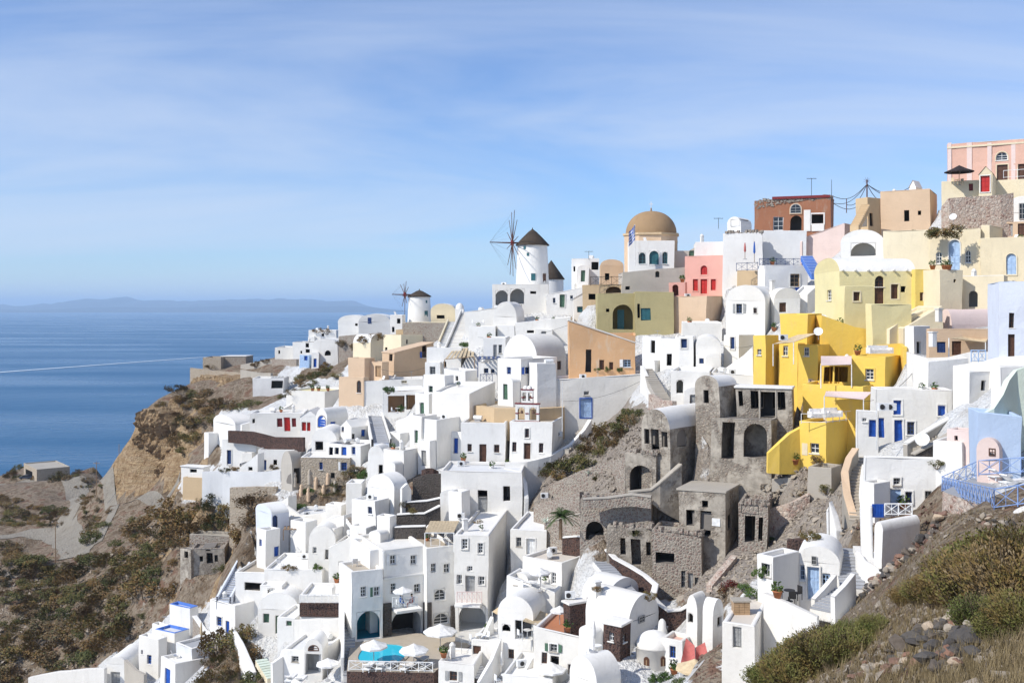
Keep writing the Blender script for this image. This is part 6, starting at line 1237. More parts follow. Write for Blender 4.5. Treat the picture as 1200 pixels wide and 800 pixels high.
W('red brown planted bed wall above the pale blue doored vault', [(921, 632, 642, 80), (945, 631, 642, 79.5), (965, 634, 643, 79.5), (981, 630, 642, 80)], 'lava', .6, name='field_wall')
W('sandy curved path wall left of the courtyard house', [(1003, 527, 545, 86), (995, 538, 560, 85), (990, 555, 585, 83), (993, 580, 606, 81), (1000, 605, 625, 79), (1002, 625, 632, 78)], 'concrete', .5, 'beige', name='path_wall')
W('outer wall of the narrow path beside the courtyard house', [(1013, 545, 560, 85), (1011, 560, 580, 83), (1010, 580, 605, 81), (1012, 600, 612, 79)], 'white', .4, name='path_wall')
W('white courtyard front wall with steps below the courtyard house', [(1010, 593, 604, 73.5), (1022, 592, 604, 73), (1023, 592, 604, 73)], 'white', .3)
W('white flying wall sloping beside the path to the small vault', [(970, 600, 625, 80), (974, 588, 625, 80), (980, 605, 625, 79.5), (984, 622, 632, 79)], 'white', .5)
W('white parapet wall between the small vault and the white steps', [(953, 702, 715, 69), (965, 690, 712, 69.5), (978, 674, 700, 70.5)], 'white', .35)
W('white long parapet along the terrace below the pale blue doored vault', [(897, 694, 706, 68.6), (925, 706, 722, 67), (958, 722, 740, 66)], 'white', .4)
W('white stair wall on the right of the lower flight', [(976, 698, 715, 66.5), (990, 684, 705, 67.5), (1001, 672, 700, 68.5)], 'white', .35)
W('white side wall of the upper flight beside the store room', [(1005, 646, 664, 73), (1012, 655, 674, 71.5), (1030, 668, 684, 69.5), (1044, 672, 684, 68.5)], 'white', .4)
W('white garden wall along the dry bush gully', [(275, 738, 748, 118), (283, 752, 764, 115), (290, 768, 782, 112), (298, 786, 800, 109)], 'white', .4, name='path_wall')
W('grey stone wall ramping down behind the closed tan parasol', [(228, 722, 742, 132), (240, 738, 756, 128), (258, 752, 764, 123)], 'stone', .5, 'white', name='ramp_wall')
W('grey wall at the lower left beside the white hut', [(148, 772, 792, 130), (160, 785, 800, 127), (170, 790, 806, 125)], 'concrete', .4, name='ramp_wall')
W('white curved parapet climbing left of the hotel porch steps', [(536, 790, 800, 94.5), (550, 768, 790, 95.5), (566, 745, 775, 97), (577, 722, 765, 98.5)], 'white', .35)
W('white curved partition between the lower hotel terraces', [(560, 798, 806, 91), (575, 772, 800, 92), (585, 748, 790, 93.5)], 'white', .35)
W('white partition wing by the bottom terrace parasol', [(610, 796, 806, 88.5), (622, 772, 800, 89.5), (630, 762, 790, 91)], 'white', .3)
W('white scalloped partition beside the lava shed', [(679, 735, 746, 89.2), (684, 726, 746, 89), (691, 722, 746, 88.8), (695, 722, 748, 88.2)], 'white', .3)
W('white parapet of the orange tiled terrace', [(626, 731, 740, 91.6), (660, 742, 752, 90), (682, 754, 764, 88.5), (690, 760, 770, 88)], 'white', .35)
W('white rim wall round the bottom orange terrace', [(686, 764, 772, 86.5), (700, 770, 778, 85.5), (716, 769, 778, 85), (724, 764, 772, 85.6)], 'white', .3)
W('dotted white terrace wall under the dark red stone band', [(345, 727, 742, 110), (372, 724, 742, 109.5), (402, 724, 742, 109)], 'white', .4)
W('white terrace edge in front of the fan window porch', [(318, 776, 788, 104), (330, 768, 786, 105), (333, 760, 780, 106)], 'white', .35)
W('long white sloping rampart left of the red doors', [(283, 497, 506, 172), (320, 486, 500, 176), (345, 470, 480, 182)], 'white', .5)
W('white swirl wall right of the round oven house', [(470, 572, 596, 117), (476, 566, 594, 117.5), (480, 574, 592, 118)], 'white', .4)
W('white flank wall along the long outer stair by the hotel', [(404, 674, 690, 114), (403, 700, 720, 109), (402, 730, 760, 104), (402, 770, 800, 99)], 'white', .35, name='path_wall')
W('pale retaining wall under the yellow terrace with rounded top', [(1040, 386, 400, 107), (1060, 372, 396, 108), (1080, 364, 392, 109), (1102, 360, 390, 109)], 'cream', .5)
W('white parapet with step down below the sand coloured house', [(1062, 412, 424, 95), (1085, 419, 430, 94), (1110, 418, 432, 93.5), (1135, 412, 428, 93), (1165, 412, 430, 92)], 'white', .4)
W('low white wall below the tall lilac blue house', [(1120, 428, 440, 89), (1150, 424, 438, 86), (1172, 418, 434, 84), (1204, 416, 432, 82)], 'white', .5)
W('notched white wall running down from the tall vaulted house', [(820, 440, 460, 119), (850, 432, 455, 118), (872, 416, 445, 117), (884, 406, 440, 116)], 'white', .4)
W('white lane wall between the long wall house and the white cluster', [(752, 428, 470, 124), (758, 440, 475, 122), (762, 455, 482, 120), (766, 470, 490, 117)], 'white', .5)
W('rough brown stone revetment beside the dark lane', [(762, 462, 482, 113), (775, 468, 486, 109), (790, 470, 482, 107)], 'rubble', .6, name='field_wall')
W('low rubble terrace wall across the dry slope left of the arched cellar', [(628, 592, 602, 112), (655, 584, 596, 109), (682, 576, 590, 106)], 'stone', .6, name='field_wall')
W('upper rubble terrace wall under the dark dense bushes', [(645, 566, 575, 118), (680, 552, 564, 115), (715, 540, 553, 112), (735, 535, 546, 108)], 'stone', .6, name='field_wall')
W('lower rubble terrace wall beside the palm', [(640, 612, 624, 107), (665, 606, 620, 105), (684, 602, 618, 103)], 'stone', .6, 'concrete', name='field_wall')
W('broken rubble wall stepping down right of the notice board ruin', [(860, 650, 668, 90), (846, 668, 690, 88), (832, 686, 704, 87)], 'rubble', .6, name='field_wall')
W('broken whitewashed wall along the bottom left corner', [(35, 792, 806, 138), (70, 786, 802, 136), (100, 783, 800, 134), (124, 782, 800, 133)], 'white', .5)
W('white wall along the garden of standing stones', [(336, 592, 606, 139), (352, 603, 612, 137), (378, 601, 610, 135), (400, 594, 604, 132)], 'white', .4)
refresh()
S('long white outer stair climbing the left flank of the hotel', (409, 792, 98.5), (410, 672, 115.5), 1.15, 34, 'white', tread='greydeck')
S('blue edged stair diagonal on the far left of the terraces', (262, 704, 126), (289, 655, 134), 1.3, 18, 'lilac', rail='lilac', tread='greydeck')
S('white steps beside the serpentine dark red wall', (744, 702, 88), (704, 657, 98), 1.5, 15, 'white', tread='greydeck')
S('black and white pebbled steps going down past the dome chapel', (738, 806, 78), (772, 726, 88), 2.0, 16, 'pebblestep', tread='pebblestep')
S('lower flight of white steps beside the small vault with pale blue door', (962, 716, 67.5), (990, 690, 70), 1.6, 9, 'white', tread='greydeck')
S('upper flight of white steps with grey treads near the store room', (1000, 690, 70), (989, 642, 77), 1.7, 12, 'white', tread='greydeck')
S('fan of white steps left of the rounded store room', (1030, 662, 71), (1016, 640, 76), 2.0, 8, 'white')
S('long ribbed white stair up to the skyline left of the windmill', (535, 412, 152), (552, 366, 188), 3.0, 30, 'white', rail='white')
S('cream walled steps beside the brown stone terrace', (522, 404, 165), (532, 377, 192), 1.8, 16, 'whitegrey', rail='cream')
S('blue grey steps in the lane below the royal blue door', (447, 519), (439, 487), 2.0, 14, 'lilac', rail='white', tread='greydeck')
S('narrow wedge of steps beside the cube house with one window', (436, 640, 112), (410, 606, 120), .9, 14, 'white', tread='stone')
S('narrow steps between the ochre houses', (957, 452, 104), (947, 428, 109), 1.2, 12, 'palepink', tread='palepink')
S('dark steps at the foot of the pool terrace partition', (566, 794, 92.5), (550, 770, 96), 1.4, 9, 'basalt', tread='white')
S('stone stair against the narrow tan house', (1001, 266, 138), (1015, 240, 141), 1.2, 12, 'tan')
S('bright blue steps below the terracotta red house', (958, 322, 131), (945, 300, 136), 1.5, 12, 'bluewall', tread='skyblue')
S('stone steps down the grey stair ramp', (1068, 526, 82), (1138, 476, 86.5), 1.5, 22, 'concrete')
S('green yellow steps out of the tan courtyard', (320, 794, 106), (306, 772, 110), 1.2, 8, 'cream', tread='mint')
S('grey lane steps beside the white cluster', (778, 468, 114), (757, 432, 125), 1.4, 16, 'greybeige')
S('dark stepped lane right of the white church', (660, 528, 124), (690, 500, 130), 1.5, 12, 'greybeige')
S('narrow walled path steps left of the courtyard house', (1006, 612, 78), (1004, 535, 87), 1.3, 20, 'concrete', tread='paving')
refresh()
# ------------------------------------------------------------------ shade, seats and small things
parasol('large white parasol in front of the arched hotel porch', 516, 760, 3.4, 2.5)
parasol('white parasol at the left end of the turquoise pool', 438, 776, 2.7, 2.2)
parasol('white parasol at the right end of the turquoise pool', 485, 781, 2.8, 2.2)
parasol('small white parasol on the hotel balcony over the dark arch', 472, 710, 2.0, 2.0, d=104.2)
parasol('white parasol beside the fan window porch in the lower courtyard', 384, 797, 2.3, 2.2, d=101)
parasol('pale blue white parasol on the orange tiled terrace', 656, 736, 1.7, 2.0, d=91)
parasol('white parasol at the bottom edge below the curved front house', 646, 806, 2.6, 2.2, d=87)
parasol('sand coloured parasol beside the little dome chapel', 814, 806, 2.8, 2.1, 'sandcanvas', d=74)
parasol('white pointed parasol on the terrace left of the terracotta roof', 633, 692, 2.0, 2.2, d=97)
parasol('wide dark parasol in front of the pink mansion', 1124, 217, 3.7, 2.6, 'darkcanvas', d=136)
parasol('closed tan parasol on the grey blue lower left terrace', 235, 770, 1.0, 2.8, 'sandcanvas', False)
parasol('closed white parasol on the bottom orange terrace', 696, 764, .8, 2.4, 'canvas', False)
parasol('closed white parasol between the lower hotel terraces', 588, 793, .8, 2.4, 'canvas', False)
parasol('folded royal blue parasol on the dark railing terrace', 884, 308, 1.2, 2.9, 'bluecanvas', False, d=138)
parasol('folded red parasol left of the royal blue parasol', 873, 304, 1.0, 2.3, 'redcanvas', False, d=139)
for i, (x, y, a) in enumerate(((432, 784, 80), (446, 783, 85), (458, 782, 78), (478, 784, 60), (494, 776, 65), (500, 783, 60))):
    lounger(['white sunbed nearest the left end of the pool', 'second white sunbed from the left before the pool', 'third sunbed from the left before the pool', 'sunbed under the right pool parasol', 'grey sunbed right of the turquoise pool', 'rightmost sunbed on the pool terrace'][i], x, y, a, 'greydeck' if i in (2, 4, 5) else 'cushion')
lounger('left white lounger at the lower courtyard bottom edge', 341, 797, 80, d=100.5); lounger('right white lounger at the lower courtyard bottom edge', 353, 799, 80, d=100)
lounger('white lounger on the terrace with the pale blue railing', 1174, 562, 20); lounger('second white lounger near the right edge railing', 1188, 569, 20)
table_set('white table with chairs under the balcony parasol', 475, 711, 2, d=104.3)
table_set('white round table in the reed shaded niche', 618, 747, 2, d=92.6)
table_set('white round table on the bottom orange terrace', 700, 766, 2, d=84.5)
table_set('white table among the lower hotel terraces', 592, 800, 2, d=89)
table_set('white table on the little terrace left of the terracotta roof', 622, 690, 2, d=97.5)
table_set('dark metal table in the yard of the pale blue doored vault', 925, 704, 3, 'blackmetal', d=68.5)
table_set('white table on the curved hotel terrace', 562, 752, 2, d=96.5)
table_set('white table on the terrace below the windmill arches', 560, 388, 2)
table_set('white table under the veranda plants', 466, 484, 2, d=151)
table_set('yellow orange bench table beside the dark skyline parasol', 1122, 217, 2, 'sandcanvas', d=135.5)
railing('pale blue crossed railing along the front of the sun terrace', [(1104, 575.5), (1165, 597), (1222, 589.5)], 1.05)
railing('pale blue crossed railing along the back of the sun terrace', [(1104, 575), (1147, 557.5), (1222, 553)], 1.05)
railing('white lattice balustrade in front of the turquoise pool', [(409, 785), (507, 787)], .9, 'whitepaint', 1.4, th=.05)
railing('white carved balustrade of the hotel balcony', [(535.5, 706, 102.9), (564.5, 706, 102.9)], 1.1, 'palepink', .5, th=.05)
railing('white crossed balustrade of the parasol balcony', [(460, 711, 103.4), (489, 710.5, 104)], 1.0, 'whitepaint', .7, th=.04)
railing('white crossed gate fence in front of the courtyard house', [(1037, 604, 73), (1069, 604, 72.5)], .85, 'whitepaint', 1.0, th=.05)
railing('dark blue railing on top of the terrace house with tan window', [(890, 311, 136), (940, 311, 137)], .9, 'navy', 1.3)
railing('dark blue railing above the tan wall block', [(863, 318, 139), (888, 317, 139)], 1.1, 'navy', 1.2)
railing('thin dark railing on the beige balcony left of the olive house', [(692, 334.5, 151.5), (729, 334.5, 151.5)], 1.3, 'blackmetal', 1.4)
railing('white railing on the lowest ochre house roof', [(939, 496, 95.5), (968, 496, 94.8), (999, 492, 99)], .9, 'whitepaint', 1.5, cross=False)
railing('pale railing on the terrace before the pink mansion', [(1176, 209, 134), (1225, 206, 129)], 1.0, 'whitepaint', 2.0, cross=False)
railing('navy railing panel by the small navy pergola', [(563, 448, 138), (577, 448, 138)], 1.1, 'navy', .8)
railing('small white railing on the roof terrace under the hotel pergola', [(505, 640, 107), (526, 641, 107.3)], .9, 'whitepaint', 1.0, cross=False)
railing('white fence of the dark red stone balcony', [(352, 706, 111.5), (402, 706, 111.4)], .9, 'whitepaint', .8, th=.04)
railing('white bird patterned gate at the bend below the lilac house', [(1138, 424, 88), (1155, 424, 88)], 1.0, 'paleblue', .6, th=.05)
pergola('cane roofed pergola on the white terrace left of the blue windows', [(521, 421, 146), (556, 418, 146), (556, 408, 153), (531, 409, 153)], 'stainedwood', 'reed', 2.2)
pergola('navy slatted pergola beside the two small blue windows', [(560, 421, 138), (586, 420, 138), (586, 418, 142), (560, 418, 142)], 'navy', 'navy', 2.4, 5)
pergola('reed thatched pergola on the hotel roof terrace', [(498, 624, 107.5), (532, 624, 107.5), (538, 611, 113), (504, 611, 113)], 'whitepaint', 'reed', 2.0, 9, full=True)
pergola('grey slatted pergola of the headland white house', [(316, 444, 224), (334, 444, 224), (338, 441, 229), (318, 441, 229)], 'metal', 'greydoor', 2.4, 5)
pergola('small dark stained lattice roof above the turquoise plunge pool', [(332, 620, 131), (356, 620, 131), (356, 616, 134), (332, 616, 134)], 'stainedwood', 'stainedwood', 1.4, 6)
awning('lower tan awning over the white chairs on the ochre terrace', [(966, 464, 95.5), (1012, 468, 93.5), (1022, 459, 97), (968, 458, 99)], 'palepink')
awning('upper tan awning between the ochre houses', [(962, 428, 98.5), (998, 427, 98.5), (998, 417, 103), (962, 417, 103)], 'palepink')
awning('pale slanted awning high in the ochre cluster', [(906, 403, 103), (930, 401, 102.5), (958, 390, 105.5), (935, 392, 107)], 'sandcanvas')
awning('triangular sand cloth awning of the sand coloured house', [(1112, 396, 95), (1155, 401, 95), (1158, 396, 98), (1130, 394, 98)], 'sandcanvas')
awning('sand coloured awning in the gap right of the tall hotel block', [(577, 716, 102), (590, 724, 99.5), (612, 708, 101), (598, 701, 104)], 'sandcanvas', hgt=1.4)
awning('reed awning with two rolled blinds over the white niche', [(612, 727, 92.3), (632, 733, 91), (650, 722, 94), (628, 713, 96)], 'reed', hgt=1.8)
awning('left wing of the red cloth canopy by the dome chapel', [(797, 779, 75), (815, 776, 75), (814, 756, 77), (804, 747, 78)], 'redcanvas', hgt=1.2, sag=.4, name='cloth_canopy')
awning('right wing of the red cloth canopy by the dome chapel', [(815, 776, 75), (831, 772, 75.3), (826, 752, 77.3), (815, 758, 77)], 'redcanvas', hgt=1.2, sag=.5, name='cloth_canopy')
awning('white cloth sunshade above the pillared veranda', [(449, 459, 150), (497, 456, 150), (494, 452, 156), (456, 453, 156)], 'canvas', hgt=3)
def skyline_pergola():
    a, b = P(976, 238, 146), P(1070, 222, 142); top = P(1016, 216, 144); root = thing('wire_pergola', 'thin dark wire frame with starry finial on the skyline', 'wire frame', (a + b) / 2)
    def sp(p, q, r=.05): m = MB(); n = 8; m.path([p.lerp(q, i / n) + Vector((0, 0, -1.1 * math.sin(math.pi * i / n))) for i in range(n + 1)], r, 4); m.build('cable', 'blackmetal', root)
    m = MB(); base = P(1016, 242, 144); m.tube(base, top + Vector((0, 0, .6)), .09, n=6); m.build('mast', 'timber', root)
    for e in (P(976, 230, 146), P(976, 238, 146), P(992, 240, 145), P(1066, 220, 143), P(1066, 226, 143), P(1040, 232, 143)): sp(top, e)
    for x, y in ((976, 230), (992, 234), (1004, 236), (1066, 222)):
        m = MB(); p = P(x, y - 1, 145); m.tube(p - Vector((0, 0, 2)), p, .06, n=5); m.build('post', 'timber', root)
    m = MB()
    for i in range(9):
        t = math.pi * 2 * i / 9; m.tube(top + Vector((0, 0, .5)), top + Vector((.55 * math.cos(t), 0, .5 + .55 * math.sin(t))), .04, .01, 4)
    m.build('finial', 'timber', root); sp(P(976, 238, 146), P(1016, 234, 144)); sp(P(1016, 234, 144), P(1066, 226, 143))
skyline_pergola()
def flag():
    b = P(744, 312, 150); t = P(744, 263, 150); root = thing('flag', 'blue and white striped flag on a thin pole before the brown dome', 'flag', b); m = MB(); m.tube(b, t, .05, n=6); m.build('flagpole', 'whitepaint', root); m = MB(); m.mi = []
    L, Hh = 1.5, 2.1; o = t - Vector((0, 0, .1)); n = 9
    def q(f, g): return o + Vector((-L * f * .62, -.2 * math.sin(f * 7 + g), -Hh * g - f * 1.15 + .08 * math.sin(f * 9)))
    for i in range(n):
        m.cur = i % 2
        for k in range(8): m.poly([q(k / 8, i / n), q((k + 1) / 8, i / n), q((k + 1) / 8, (i + 1) / n), q(k / 8, (i + 1) / n)], True)
    m.cur = 0
    for k in range(3):
        for i in range(5): m.poly([q(k / 8, i / n) + Vector((0, -.012, 0)), q((k + 1) / 8, i / n) + Vector((0, -.012, 0)), q((k + 1) / 8, (i + 1) / n) + Vector((0, -.012, 0)), q(k / 8, (i + 1) / n) + Vector((0, -.012, 0))], True)
    m.cur = 1
    m.poly([q(.14, 0) + Vector((0, -.03, 0)), q(.23, 0) + Vector((0, -.03, 0)), q(.23, 5 / 9) + Vector((0, -.03, 0)), q(.14, 5 / 9) + Vector((0, -.03, 0))]); m.poly([q(0, 2 / 9) + Vector((0, -.03, 0)), q(.375, 2 / 9) + Vector((0, -.03, 0)), q(.375, 3 / 9) + Vector((0, -.03, 0)), q(0, 3 / 9) + Vector((0, -.03, 0))])
    m.build('cloth', ['blue', 'whitepaint'], root)
flag()
pole('wooden utility pole beside the dirt track bend', 65, 660, 8.0, d=190); pole('wooden utility pole above the footpath near the cliff', 113, 577, 7.2, d=236, arms=True); pole('thin far pole on the point near the sea', 139.5, 556, 7.5, d=250, arms=False)
pole('thin white lamp pole in front of the church wall', 659, 500, 5.5, .05, d=122, arms=False, name='lamp_pole', mat='whitepaint'); pole('thin dark mast on the roof of the terracotta house', 974.5, 232, 2.6, .04, d=146, arms=False, name='mast', mat='blackmetal')
pole('white drain mast in the ochre lower awning terrace', 1027, 520, 3.4, .04, d=84, arms=False, name='mast', mat='whitepaint')
def antenna(label, px, py, h, d):
    c = P(px, py, d); root = thing('roof_antenna', label, 'antenna', c); m = MB(); m.tube(c, c + Vector((0, 0, h)), .035, n=5); m.build('mast', 'blackmetal', root); m = MB(); m.tube(c + Vector((-.7, 0, h - .1)), c + Vector((.7, 0, h - .1)), .03, n=4)
    for i in range(6): x = -.6 + i * .24; m.tube(c + Vector((x, -.3, h - .1)), c + Vector((x, .3, h + .05)), .02, n=3)
    m.build('yagi_array', 'blackmetal', root)
antenna('tree shaped antenna on the terracotta red house', 951, 230, 2.6, 147); antenna('small antenna on the white chapel roof skyline', 842, 268, 1.6, 152); antenna('antenna above the white cluster left of the dome', 690, 304, 1.4, 172)
for l, x, y, d, a in (('white satellite dish on the ochre cube', 959, 398, 103, 250), ('grey satellite dish beside the stair ramp', 1081, 527, 80.5, 240), ('satellite dish on the wall of the right edge cream house', 1117, 262, 126, 230)): dish(l, x, y, .45 if d > 90 else .55, d, a)
for l, x, y, d in (('white chimney with pointed cap in front of the sand coloured house', 1093, 405, 94), ('tall white chimney above the cream vault', 1100, 376, 105), ('short white chimney on the double vault house', 700, 700, None), ('white chimney beside the tall vaulted house', 905, 340, None), ('stub chimney on the broad hotel roof', 545, 622, None)): chimney(l, x, y, .5, 1.3, d)
def brick_chimney():
    c = foot(868, 718); root = thing('brick_chimney', 'square brick chimney block on the flat roof at the bottom', 'chimney', c); k = 0
    for r in range(5):
        for s in range(4):
            a = Vector((1, 0, 0)) if s % 2 == 0 else Vector((0, 1, 0)); b = Vector((0, 1, 0)) if s % 2 == 0 else Vector((-1, 0, 0))
        m = MB()
        for i in range(3):
            m = MB(); m.box(c + Vector((-.55 + i * .37, -.4, r * .17)), (.35, 0, 0), (0, .18, 0), (0, 0, .155)); m.build('brick', 'tanwood', root)
            m = MB(); m.box(c + Vector((-.55 + i * .37, .2, r * .17)), (.35, 0, 0), (0, .18, 0), (0, 0, .155)); m.build('brick', 'tanwood', root)
        for sx in (-.548, .35): m = MB(); m.box(c + Vector((sx, -.21, r * .17)), (.196, 0, 0), (0, .4, 0), (0, 0, .155)); m.build('brick', 'tanwood', root)
    m = MB(); m.box(c + Vector((-.62, -.46, .86)), (1.24, 0, 0), (0, .92, 0), (0, 0, .1)); m.build('cap', 'concrete', root)
brick_chimney()
for i, (x, y, d) in enumerate(((1035, 482, 86), (1044, 482, 87), (655, 512, 120), (918, 400, 103), (668, 702, 91), (638, 600, 108), (540, 608, 112))):
    ac_unit(['left of two air conditioner boxes on the white annex', 'right of two air conditioner boxes on the white annex', 'air conditioner box on the church side wall', 'air conditioner box on the ochre cube', 'air conditioner on the lava shed cap', 'air conditioner by the rubble beside the palm', 'air conditioner on the shed beneath the church'][i], x, y, d if i in (0, 1, 3) else None)
POTS = (('round dark pot left on the yellow roof terrace', 366, 460), ('round dark pot middle on the yellow roof terrace', 373, 459), ('round dark pot right on the yellow roof terrace', 384, 459), ('clay pot beside the tall blue arched door', 1108, 319), ('clay pot left of the arched window of the cream house', 1094, 320), ('flower pot on the cream tower top', 1112, 316), ('clay pot on the roof bed above the dark red stone band', 394, 684), ('clay pot by the pool steps', 520, 770), ('clay pot on the courtyard ledge of the blue front door house', 1058, 596), ('pot on the tall vaulted house side ledge', 907, 388), ('pot by the church house door', 543, 541), ('pot on the terrace of the rose pink house', 800, 346), ('clay pot near the blue railings', 905, 311), ('pot at the foot of the lowest ochre house', 932, 544), ('pot on the sofa terrace of the ochre house', 1006, 418), ('pot in the yard of the pale blue doored vault', 911, 700), ('pot on the orange tiled terrace', 666, 740), ('pot beside the bottom dome chapel', 790, 790))
for l, x, y in POTS: pot(l, x, y, .32)
def sofa(label, px, py, d, w=2.2):
    c = spot(px, py, d); root = thing('outdoor_sofa', label, 'sofa', c); m = MB(); m.cbox(c, w, .8, .38, .2); m.build('seat', 'cushion', root); m = MB(); q = c + Vector((-.08, .36, .0)); m.cbox(q, w, .2, .8, .2); m.build('backrest', 'cushion', root)
    for s in (-1, 1): m = MB(); q = c + Vector((s * (w / 2 + .1) * math.cos(.2), s * (w / 2 + .1) * math.sin(.2), 0)); m.cbox(q, .18, .8, .58, .2); m.build('arm', 'cushion', root)
sofa('white sofa on the roof terrace of the ochre house', 1031, 414, 102.5); sofa('left white sofa on the lower ochre terrace', 960, 489, 96, 1.6); sofa('right white sofa on the lower ochre terrace', 975, 488, 96, 1.4)
def gate():
    c = P(1029, 606, 73); root = thing('blue_gate', 'bright royal blue gate of the courtyard house', 'gate', c); m = MB(); m.box(c - Vector((.42, 0, 0)), (.84, 0, 0), (0, .06, 0), (0, 0, .95)); m.build('leaf', 'blue', root)
    for i in range(4): m = MB(); m.box(c + Vector((-.36 + i * .2, -.03, .08)), (.13, 0, 0), (0, .025, 0), (0, 0, .8)); m.build('board', 'blue', root)
gate()
def car():
    c = spot(31, 571, 335); c.z = ground(c.x, c.y) + .12; root = thing('parked_car', 'dark car parked on the gravel near the stone barn', 'car', c); m = MB(); prof = [(-2.0, .3), (-2.0, .75), (-1.2, .9), (-.7, 1.4), (.7, 1.42), (1.3, .95), (2.0, .8), (2.05, .3)]; m.grid([[c + Vector((x, s, z)) for x, z in prof] for s in (-.85, .85)], False); m.poly([c + Vector((x, -.85, z)) for x, z in prof]); m.poly([c + Vector((x, .85, z)) for x, z in prof]); m.build('body', 'carpaint', root)
    for x in (-1.25, 1.25):
        for s in (-.88, .88): m = MB(); p = c + Vector((x, s, .32)); m.tube(p - Vector((0, .1, 0)), p + Vector((0, .1, 0)), .33, n=14); m.build('wheel', 'rubber', root)
    m = MB(); m.poly([c + Vector((x, -.87, z)) for x, z in ((-1.05, .95), (-.62, 1.32), (.62, 1.34), (1.1, .98))]); m.build('side_window', 'glass', root)
car()
def side_dome():
    c = P(1210, 634, 50); root = thing('white_dome', 'white plastered dome cut by the right edge above the bushes', 'dome', c); r = 33 / F * 50; m = MB(); m.lathe(c, [(r, -1.5), (r, 0)] + [(r * math.cos(a), 1.75 * math.sin(a)) for a in [math.pi / 2 * i / 10 for i in range(1, 11)]], 30); m.build('shell', 'white', root)
side_dome()
refresh()
# ------------------------------------------------------------------ plants
def scatter(poly, n, rmin, rmax, label, group, protos=None, seed=1, lo=14.0, hi=420.0, mind=0.8, name='shrub', hs=(.6, .95), lim=None, thr=-9.0):
    rg = random.Random(seed); xs = [p[0] for p in poly]; ys = [p[1] for p in poly]; got = []; tries = 0
    while len(got) < n and tries < n * 60:
        tries += 1; x = rg.uniform(min(xs), max(xs)); y = rg.uniform(min(ys), max(ys))
        if not inpoly(np.array([x]), np.array([y]), poly)[0]: continue
        c = foot(x, y) if lim is None else on_ground(x, y, lo, hi)
        if c is None or not lo < c.y < hi: continue
        if abs(c.z - ground(c.x, c.y)) > .6 or noise.noise(Vector((c.x * .055, c.y * .055, seed))) + rg.uniform(-.25, .25) < thr: continue
        r = rg.uniform(rmin, rmax) * (1.3 if rg.random() < .2 else 1)
        if any((c - q).length < mind * (r + s) for q, s in got): continue
        got.append((c, r)); plant(rg.choice(protos or BUSH), Vector((c.x, c.y, ground(c.x, c.y) - .08)), r, r * rg.uniform(*hs), label, group, name)
    return got
SL = 'low olive and rust coloured shrub on the scrub slope left of the village'
scatter([(0, 640), (60, 662), (120, 650), (170, 605), (212, 600), (222, 650), (262, 668), (250, 700), (190, 716), (150, 745), (100, 785), (60, 800), (0, 800)], 215, .7, 3.3, SL, 'shrubs on the scrub slope', seed=2, mind=.36, thr=-.14)
scatter([(215, 595), (300, 588), (300, 625), (285, 640), (225, 622)], 9, 1.6, 3.2, 'tall bushy shrub below the long grey white wall', 'bushes below the long grey wall', seed=3, mind=.4, hs=(.7, 1.1))
scatter([(0, 575), (30, 590), (80, 600), (75, 615), (0, 618)], 44, 1.0, 2.4, 'dry shrub on the bank inside the dirt track loop', 'shrubs inside the track loop', seed=4, mind=.6)
scatter([(85, 556), (120, 560), (130, 600), (115, 640), (98, 635), (100, 600)], 24, 1.0, 2.4, 'shrub between the dirt track and the footpath', 'shrubs between the tracks', seed=5)
scatter([(205, 455), (260, 470), (300, 476), (285, 480), (250, 476), (245, 505), (215, 540), (200, 510), (185, 482)], 34, 1.4, 3.0, 'dark shrub clinging to the headland above the cliff', 'shrubs on the headland', seed=6, mind=.5)
scatter([(320, 446), (360, 440), (398, 410), (404, 440), (345, 462)], 10, 1.2, 2.2, 'green shrub beside the far white cubes', 'shrubs by the far cubes', seed=7)
scatter([(0, 548), (28, 545), (80, 540), (110, 545), (110, 556), (80, 562), (0, 562)], 14, 1.5, 2.6, 'shrub on the point near the stone barn', 'shrubs on the point', seed=8, mind=.6)
scatter([(250, 752), (284, 742), (300, 780), (300, 800), (244, 800)], 12, 1.1, 2.0, 'dry shrub in the gully below the tan courtyard', 'gully shrubs', seed=9, mind=.45, hs=(.8, 1.2))
scatter([(640, 556), (670, 540), (715, 495), (745, 470), (752, 480), (740, 505), (700, 540), (660, 565)], 26, .9, 1.9, 'dark dense bush on the slope below the long white wall', 'bushes under the long white wall', seed=10, mind=.4, hs=(.8, 1.2))
scatter([(380, 545), (425, 548), (425, 575), (345, 600)], 8, .8, 1.5, 'garden shrub among the sculpture garden stones', 'sculpture garden shrubs', seed=12, protos=BUSH + GREEN)
